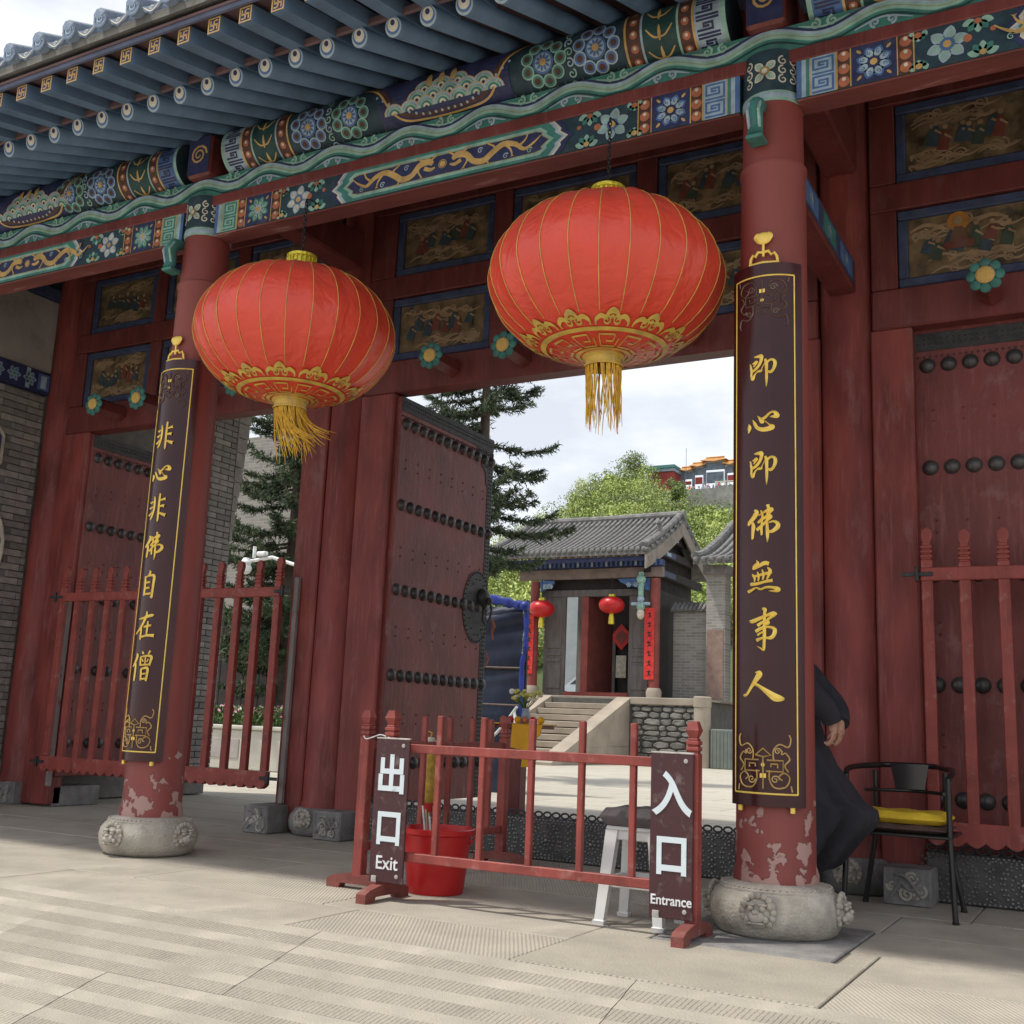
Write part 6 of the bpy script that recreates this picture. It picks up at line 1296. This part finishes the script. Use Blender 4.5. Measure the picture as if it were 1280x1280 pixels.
b = MB(); b.tube([(GX0, RYC, RZ + 0.10), ((GX0 + GX1) / 2, RYC, RZ + 0.08), (GX1 + 0.05, RYC, RZ + 0.12)], 0.14, TILE, 10); b.build('ridge', rf)
for x in (GX1 - 0.12, GX0 + 0.12):
    b = MB(); b.tube([(x, y, rz(y) + 0.12) for y in ys], [0.12] * 17, TILE, 10); b.build('verge_ridge', rf)
    b = MB()
    for y in ys[::1]: b.sphere((x + (0.13 if x > -16 else -0.13), y, rz(y) - 0.02), 0.08, TILE, 8, 6)
    tag(b.build('verge_tiles', rf), kind='stuff')
b = MB(); b.tube([(GX1 - 0.12, 34.2, rz(34.2) + 0.2), (GX1 - 0.12, 34.15, rz(34.2) + 0.45), (GX1 - 0.12, 34.0, rz(34.2) + 0.55), (GX1 - 0.12, 33.9, rz(34.2) + 0.42)], [0.10, 0.09, 0.08, 0.03], TILE, 8); b.build('ridge_beast', rf)
BARGE = mat('weathered_bargeboard', (0.27, 0.235, 0.20), 0.85, 0.25, 3, 0.3, 20, dirt=(0.12, 0.10, 0.09), dirt_scale=3, dirt_amt=0.6)
b = MB(); b.prism([(y, rz(y) - 0.17) for y in ys] + [(y, rz(y) - 0.17 - 0.46) for y in reversed(ys)], 0, GX1 - 0.06, GX1 + 0.0, BARGE); b.build('bargeboard', gh)
for z, y0, y1 in ((6.1, 33.6, 38.7), (6.8, 34.6, 37.7), (7.4, 35.3, 37.0)):
    bm_ = boxpart('gable_beam', gh, (GX1 - 0.42, GX1 - 0.2, y0, y1, z, z + 0.26), DARKI); P = Paint(lambda u, v, h: (GX1 - 0.2 + h, u, v), 0.01)
    P.rect(y0 + 0.3, (y0 + y1) / 2 - 0.2, z + 0.04, z + 0.22, BLUEG, 0); P.rect(y0 + 0.5, y0 + 0.9, z + 0.07, z + 0.19, PALEB, 1); P.build('painted_face', bm_)
boxpart('gable_infill', gh, (GX1 - 0.75, GX1 - 0.5, 34.0, 38.4, 5.6, 6.9), DARKI)
b = MB(); b.prism([(34.2, 6.9), (36.15, 8.1), (38.2, 6.9)], 0, GX1 - 0.75, GX1 - 0.5, DARKI); b.build('gable_infill', gh)
# paper couplets, diamond, notice on the gatehouse
RPAP = flat('red_paper', (0.62, 0.035, 0.03)); INK = flat('black_ink', (0.015, 0.012, 0.012))
for x, lab in ((-17.70, 'narrow red paper couplet on the left column of the far gatehouse'), (-13.33, 'narrow red paper couplet on the right column of the far gatehouse')):
    t = thing('paper_couplet', (x, 33.55, 2.7), lab, 'couplet', 'red paper couplets on the gatehouse'); z0 = 2.75 if x < -15 else 2.62; boxpart('paper', t, (x - 0.17, x + 0.17, 33.555, 33.565, z0, z0 + 2.3), RPAP, 0.002)
    P = Paint(lambda u, v, h: (u, 33.555 - h, v), 0.004); rs = random.Random(int(x * 7))
    for k in range(7):
        v = z0 + 0.2 + k * 0.31
        P.stroke([(x - 0.07, v + 0.05, 0.03), (x + 0.06, v + 0.06, 0.035)], INK, smooth=1); P.stroke([(x + rs.uniform(-0.04, 0.03), v + 0.10, 0.03), (x, v - 0.02, 0.035), (x + rs.uniform(-0.07, 0.02), v - 0.08, 0.02)], INK, l=1); P.stroke([(x, v, 0.03), (x + 0.07, v - 0.07, 0.03)], INK, l=2, smooth=1)
    tag(P.build('ink_strokes', t), kind='stuff')
t = thing('door_diamond', (-15.96, 37.45, 4.3), 'red paper diamond hanging inside the far gatehouse doorway', 'diamond'); b = MB(); b.prism([(-15.96, 4.80), (-15.5, 4.33), (-15.96, 3.85), (-16.4, 4.33)], 1, 37.46, 37.48, RPAP); b.build('paper', t); b = MB(); b.prism([(-15.96, 4.6), (-15.7, 4.33), (-15.96, 4.05), (-16.2, 4.33)], 1, 37.45, 37.458, REDC); b.build('inner', t)
tag(boxpart('notice', None, (-16.12, -15.72, 37.38, 37.4, 2.85, 3.65), CREAM), 'pale paper notice inside the far gatehouse doorway', 'notice')
def small_lantern(x, y, z, r, label):
    t = thing('small_lantern', (x, y, z), label, 'lantern', 'small lanterns on the gatehouse'); b = MB()
    prof = [(max(0.08, r * abs(cos(-pi / 2 + pi * i / 14)) ** 0.85), 0.66 * r * sin(-pi / 2 + pi * i / 14)) for i in range(15)]; b.lathe(prof, BUCK, 24, (x, y, z)); b.build('body', t, smooth=True)
    b = MB(); b.lathe([(0.11, 0.64 * r), (0.11, 0.64 * r + 0.07)], YFOIL, 12, (x, y, z)); b.build('cap', t); b = MB(); b.tube([(x, y, z - 0.62 * r), (x, y, z - 0.62 * r - 0.15), (x, y, z - 0.62 * r - 0.36)], [0.06, 0.09, 0.10], YFOIL, 10); b.build('tassel', t)
    b = MB(); b.tube([(x, y, z + 0.66 * r), (x, y, 5.95)], 0.012, BLACKM, 5); b.build('cord', t)
small_lantern(-17.2, 33.45, 4.93, 0.44, 'small red lantern over the left couplet of the far gatehouse'); small_lantern(-14.62, 33.45, 5.02, 0.43, 'small red lantern in the middle of the far gatehouse doorway')
# silver car glimpsed through the gatehouse
CARP = mat('silver_car_paint', (0.42, 0.46, 0.50), 0.25, 0.05, 4, 0.0, metal=0.6); GLS = mat('car_glass', (0.02, 0.025, 0.03), 0.08, 0.1, 4, 0.0)
t = thing('car', (-21.5, 47.5, 2.0), 'silver car partly visible through the far gatehouse doorway', 'car')
prof = [(-23.6, 2.35), (-23.5, 2.75), (-22.6, 2.95), (-22.0, 3.42), (-20.6, 3.45), (-19.8, 2.98), (-19.3, 2.85), (-19.25, 2.35)]
b = MB(); b.prism(prof, 1, 46.7, 48.4, CARP); b.build('body', t); b = MB(); b.prism([(-22.4, 2.98), (-21.9, 3.36), (-20.65, 3.38), (-20.05, 3.0)], 1, 46.68, 46.70, GLS); b.build('side_window', t)
for x in (-22.7, -20.1):
    b = MB(); b.tube([(x, 46.66, 2.36), (x, 46.9, 2.36)], 0.32, BLACKM, 20); w_ = b.build('wheel', t); b = MB(); b.tube([(x, 46.64, 2.36), (x, 46.66, 2.36)], 0.19, CARP, 16); b.build('rim', w_)
b = MB(); b.box(-60, 30, 40.5, 110, 0.0, 2.03, PAVE); structure(b.build('upper_courtyard'))
tag(boxpart('far_pale_wall', None, (-26, -19.5, 52, 52.5, 2.03, 8.5), mat('pale_grey_render', (0.26, 0.29, 0.30), 0.9, 0.08, 2, 0.1)), 'pale grey wall seen through the far gatehouse doorway', 'wall')
# side wall, brick pier building at right, pillar, box
WB = mat('side_wall_brick', (0.2, 0.19, 0.18), 0.9, 0.2, 3, 0.3); brickmat(WB, (0.34, 0.325, 0.30), (0.24, 0.23, 0.215), (0.42, 0.40, 0.37), 0.34, 0.095)
t = thing('brick_wall', (-12.6, 35.0, 2.0), 'grey brick wall with tile coping to the right of the far gatehouse', 'wall'); boxpart('body', t, (-13.05, -11.75, 35.0, 35.4, 2.03, 4.95), WB)
b = MB(); b.prism([(34.85, 4.95), (35.2, 5.22), (35.55, 4.95)], 0, -13.1, -11.75, TILE)
for k in range(9): b.tube([(-13.05 + k * 0.155, 34.85, 4.98), (-13.05 + k * 0.155, 35.2, 5.25)], 0.05, TILE, 6)
b.build('tile_coping', t)
t = thing('side_building', (-10.9, 36, 2.0), 'grey brick building end with curved tile eave behind the right column', 'building')
boxpart('pier', t, (-11.78, -11.15, 34.6, 35.2, 2.0, 6.35), WB); boxpart('pier_lower', t, (-11.74, -11.2, 34.57, 34.6, 2.1, 4.3), mat('pinkish_brick', (0.27, 0.19, 0.16), 0.9, 0.2, 6, 0.3)); boxpart('corbel', t, (-11.85, -11.05, 34.45, 35.2, 6.1, 6.4), STONED); boxpart('front_wall', t, (-11.15, -5, 35.4, 35.8, 2.0, 6.3), WB); boxpart('dark_door', t, (-11.1, -9.5, 35.35, 35.4, 2.0, 5.2), DARKI)
ys2 = [33.9 + 4.0 * k / 12 for k in range(13)]; rz2 = lambda y: 6.5 + 1.75 * ((y - 33.9) / 4.0) ** 1.35
b = MB(); b.prism([(y, rz2(y)) for y in ys2] + [(y, rz2(y) - 0.15) for y in reversed(ys2)], 0, -12.0, -5, TILE)
for k in range(26): b.tube([(-11.9 + k * 0.26, y, rz2(y) + 0.03) for y in ys2], 0.075, TILE, 8); b.sphere((-11.9 + k * 0.26, 33.88, 6.5), 0.10, TILE, 8, 6)
b.tube([(-11.95, y, rz2(y) + 0.14) for y in ys2], 0.13, TILE, 8); b.build('roof', t)
t = thing('stone_pillar', (-11.06, 32.2, 0), 'round pale stone pillar at the corner of the platform', 'pillar'); b = MB(); b.lathe([(0.25, 0), (0.25, 1.75), (0.27, 1.77), (0.27, 2.05), (0.24, 2.08)], STEP, 24, (-11.06, 32.2, 0)); b.build('shaft', t, smooth=True)
GRNB = mat('grey_green_metal', (0.16, 0.19, 0.17), 0.6, 0.15, 4, 0.1); t = thing('utility_box', (-10.4, 32.3, 0), 'grey green metal utility box beside the stone pillar', 'box'); boxpart('cabinet', t, (-10.78, -10.1, 32.1, 32.6, 0, 1.14), GRNB, 0.02)
for k in range(6): boxpart('rib', t, (-10.74 + k * 0.11, -10.70 + k * 0.11, 32.085, 32.1, 0.03, 1.1), GRNB)

# ------------------------------------------------------------------ hill with wood, archway and hall on top
HG = mat('hill_ground', (0.07, 0.095, 0.035), 0.95, 0.3, 0.05, 0.0)
AZ = [(-1.4, 0.02), (-1.0, 0.05), (-0.75, 0.09), (-0.60, 0.135), (-0.53, 0.165), (-0.506, 0.178), (-0.4446, 0.214), (-0.41, 0.214), (-0.39, 0.206), (-0.37, 0.201), (-0.34, 0.198), (-0.30, 0.198), (-0.2, 0.19), (0.0, 0.17), (0.4, 0.12), (0.9, 0.06)]
def elv(a):
    for (a0, e0), (a1, e1) in zip(AZ, AZ[1:]):
        if a0 <= a <= a1: f = (a - a0) / (a1 - a0); f = f * f * (3 - 2 * f); return e0 + (e1 - e0) * f
    return 0.02
RYH = 235.0
def hz(x, y):
    a = x / y; f = max(0.0, min(1.0, (y - 105) / (RYH - 105)))
    H = elv(a) * sqrt(x * x + RYH * RYH * 0 + y * y) * (RYH / y) * (1 if y < RYH else 1)
    H = elv(a) * sqrt((a * RYH) ** 2 + RYH ** 2)
    g_ = f ** 0.85 if y <= RYH else max(0.3, 1 - (y - RYH) / 180)
    return 1.0 + (H - 1.0) * g_ - (0.0 if y > 112 else 1.5)
b = MB(); nx, ny = 90, 44; vs = []
for j in range(ny + 1):
    y = 100 + 260 * j / ny
    for i in range(nx + 1):
        x = (-1.4 + 2.3 * i / nx) * y; vs.append((x, y, hz(x, y) if j else -1.5))
b.add(vs, [(j * (nx + 1) + i, j * (nx + 1) + i + 1, (j + 1) * (nx + 1) + i + 1, (j + 1) * (nx + 1) + i) for j in range(ny) for i in range(nx)], HG); structure(b.build('hill', smooth=True))
LG = [mat('hill_leaf_%s' % n_, c, 0.7, 0.35, 0.12, 0.0) for n_, c in (('mid', (0.29, 0.36, 0.095)), ('light', (0.38, 0.45, 0.13)), ('dark', (0.15, 0.21, 0.065)), ('grey', (0.22, 0.28, 0.12)))]
def crown(b, c, r, h, rs, n, ms, size):
    lob = [(Vector((rs.gauss(0, 0.45) * r, rs.gauss(0, 0.45) * r, rs.uniform(-0.25, 0.55) * h)), rs.uniform(0.38, 0.62) * r) for _ in range(7)]
    for _ in range(n):
        o, lr = rs.choice(lob); d = Vector((rs.gauss(0, 1), rs.gauss(0, 1), rs.gauss(0, 1))).normalized(); p = Vector(c) + o + d * lr * rs.uniform(0.6, 1.05)
        nrm = (d + Vector((rs.gauss(0, 0.5), rs.gauss(0, 0.5), rs.gauss(0, 0.5)))).normalized(); u = nrm.cross(Vector((rs.uniform(-1, 1), rs.uniform(-1, 1), 0.3))).normalized(); v = nrm.cross(u); s = size * rs.uniform(0.6, 1.3)
        b.add([p - u * s, p - v * s * 0.6, p + u * s, p + v * s * 0.6], [(0, 1, 2, 3)], rs.choice(ms))
rs = random.Random(31); b = MB(); tr = MB(); n = 0
for _ in range(5000):
    y = rs.uniform(118, 236); a = rs.uniform(-0.60, -0.26); x = a * y
    if rs.random() > (y / 236) ** 1.2 or n > 330: continue
    if (-0.375 < a < -0.27 and y > 205) or (-0.405 < a <= -0.375 and y > 216): continue
    z = hz(x, y); n += 1; ms = rs.choice(([LG[0]], [LG[1]], [LG[1], LG[0]], [LG[0], LG[0], LG[2]], [LG[3]], [LG[2], LG[0]], [LG[1]]))
    r = rs.uniform(2.6, 4.4); crown(b, (x, y, z + r * 0.75), r, r * 1.3, rs, 620, ms, 0.23)
    tr.tube([(x, y, z - 0.5), (x, y, z + r)], [0.25, 0.1], BARK, 5, cap=False)
tag(b.build('hillside_wood'), 'bright green wood covering the hillside beyond the roofs', 'wood', kind='stuff'); tag(tr.build('wood_trunks'), 'thin trunks beneath the hillside wood', 'trunks', kind='stuff')
def hill_tree(a, y, dz, r, h, ms, label, seed):
    rs = random.Random(seed); x = a * y; z = hz(x, y) + dz; t = thing('hill_tree', (x, y, z), label, 'tree', 'trees on the hilltop'); b = MB(); b.tube([(x, y, z - 1), (x, y, z + h * 0.5)], [0.35, 0.2], BARK, 8); b.build('trunk', t); b = MB(); crown(b, (x, y, z + h * 0.6), r, h * 0.55, rs, 2600, ms, 0.22); b.build('crown', t)
hill_tree(-0.413, 232, 1.2, 4.2, 9.0, [LG[3], LG[0], LG[2]], 'rounded grey green tree standing above the hill edge', 41)
hill_tree(-0.372, 224, 1.0, 3.2, 7.0, [LG[2], LG[3], LG[0]], 'dark green tree beside the red hall on the hilltop', 42)
hill_tree(-0.318, 262, 9.5, 5.0, 9.0, [LG[2], LG[2], LG[3]], 'dark tree behind the right end of the hilltop archway', 43)
hill_tree(-0.337, 264, 9.0, 3.5, 7.0, [LG[2], LG[2], LG[3]], 'smaller dark tree behind the middle of the hilltop archway', 44)
ORT = mat('orange_glazed_tile', (0.48, 0.23, 0.06), 0.45, 0.25, 1.5, 0.1, 8); AW = mat('archway_blue_paint', (0.16, 0.20, 0.24), 0.7, 0.3, 1.0, 0.0); AWR = mat('hall_red_wall', (0.33, 0.06, 0.05), 0.8, 0.15, 0.5, 0.0); SWALL = mat('retaining_wall', (0.26, 0.26, 0.24), 0.9, 0.25, 0.8, 0.0)
AY = 240.0; gx0, gx1 = -0.366 * AY, -0.300 * AY; zb = 0.2225 * sqrt((0.335 * AY) ** 2 + AY ** 2) + 1
t = thing('hilltop_archway', ((gx0 + gx1) / 2, AY, zb), 'orange roofed ceremonial archway on top of the green hill', 'archway')
W_ = gx1 - gx0
def hip(b, x0, x1, y0, y1, z, h, m, curl=0.35):
    xm0, xm1, ym = x0 + (x1 - x0) * 0.2, x1 - (x1 - x0) * 0.2, (y0 + y1) / 2
    vs = [(x0, y0, z + curl), ((x0 + x1) / 2, y0, z), (x1, y0, z + curl), (x1, y1, z + curl), (x0, y1, z + curl), (xm0, ym, z + h), (xm1, ym, z + h)]
    b.add(vs, [(0, 1, 6, 5), (1, 2, 6), (2, 3, 6), (3, 4, 5, 6), (4, 0, 5), (0, 4, 3, 2, 1)], m); b.tube([(xm0 - 0.3, ym, z + h + 0.15), (xm1 + 0.3, ym, z + h + 0.15)], 0.2, m, 6)
bays_ = [(0.0, 0.17, 3.4), (0.17, 0.34, 4.2), (0.34, 0.66, 5.2), (0.66, 0.83, 4.2), (0.83, 1.0, 3.4)]
for f0, f1, h in bays_:
    x0, x1 = gx0 + W_ * f0, gx0 + W_ * f1
    boxpart('frieze', t, (x0 + 0.2, x1 - 0.2, AY, AY + 0.6, zb + h - 1.7, zb + h - 0.1), AW); boxpart('post', t, (x0 - 0.2, x0 + 0.25, AY - 0.1, AY + 0.7, zb - 3, zb + h - 0.2), AW)
    b = MB(); hip(b, x0 - 0.6, x1 + 0.6, AY - 1.2, AY + 1.8, zb + h, 1.1, ORT); b.build('tiled_roof', t)
    boxpart('panel', t, (x0 + 0.5, x1 - 0.5, AY + 0.1, AY + 0.3, zb + 0.3, zb + h - 2.3), AW if f0 in (0.34,) else AWR)
boxpart('post', t, (gx1 - 0.25, gx1 + 0.2, AY - 0.1, AY + 0.7, zb - 3, zb + 3.2), AW)
t = thing('retaining_wall', (gx1 - 3, 228, zb - 6), 'grey stone retaining wall with pale balustrade below the archway', 'wall'); wx0, wx1 = -0.331 * 228, -0.25 * 228; wz = 0.2215 * sqrt((0.31 * 228) ** 2 + 228 ** 2) + 1
boxpart('wall', t, (wx0, wx1, 227, 232, wz - 8, wz), SWALL)
for k in range(16): boxpart('baluster', t, (wx0 + k * 1.0, wx0 + k * 1.0 + 0.25, 226.9, 227.1, wz, wz + 1.0), CREAM)
boxpart('handrail', t, (wx0, wx1, 226.92, 227.08, wz + 0.75, wz + 0.95), CREAM); boxpart('terrace', t, (gx0 - 2, gx1 + 8, 229, 262, wz - 4, wz + 0.02), SWALL)
rs = random.Random(77); b = MB()
for k in range(42):
    x = -0.358 * 233 + rs.uniform(0, 9.5) ; y = 231 + rs.uniform(-1.5, 4); z0 = wz + 0.02 + rs.uniform(-0.6, 0.0) * (1 if x < -0.335 * 233 else 0); c = rs.choice((WHITE, NAVY, PALEB, RPAP, CREAM, INK, BLUE)); b.tube([(x, y, z0), (x, y, z0 + 0.8), (x, y, z0 + 1.35)], [0.16, 0.22, 0.16], c, 6); b.sphere((x, y, z0 + 1.55), 0.14, SKIN if k % 3 else INK, 6, 4)
tag(b.build('crowd'), 'distant crowd of visitors on the terrace below the archway', 'crowd', kind='stuff')
t = thing('hilltop_hall', (-0.386 * 236, 236, wz), 'red walled hall with teal roof edge left of the hilltop archway', 'building'); hx0, hx1 = -0.402 * 236, -0.375 * 236; hzb = 0.226 * sqrt((0.39 * 236) ** 2 + 236 ** 2) + 1
boxpart('wall', t, (hx0, hx1, 236, 244, hzb - 6, hzb + 1.9), AWR); boxpart('roof', t, (hx0 - 0.5, hx1 + 0.5, 235.2, 245, hzb + 2.6, hzb + 3.3), TEAL); boxpart('roof_edge', t, (hx0 - 0.3, hx1 + 0.3, 235.6, 244.5, hzb + 1.9, hzb + 2.6), PALEB)
b = MB(); b.tube([(hx0 + 1.0, 235.9, hzb + 0.6), (hx0 + 1.0, 236.1, hzb + 0.6)], 0.45, WHITE, 14); b.build('round_window', t)
b = MB(); b.tube([(-0.362 * 238, 238, zb - 2), (-0.362 * 238, 238, zb + 8.5)], 0.06, AW, 5); tag(b.build('mast'), 'thin mast rising left of the hilltop archway', 'mast')
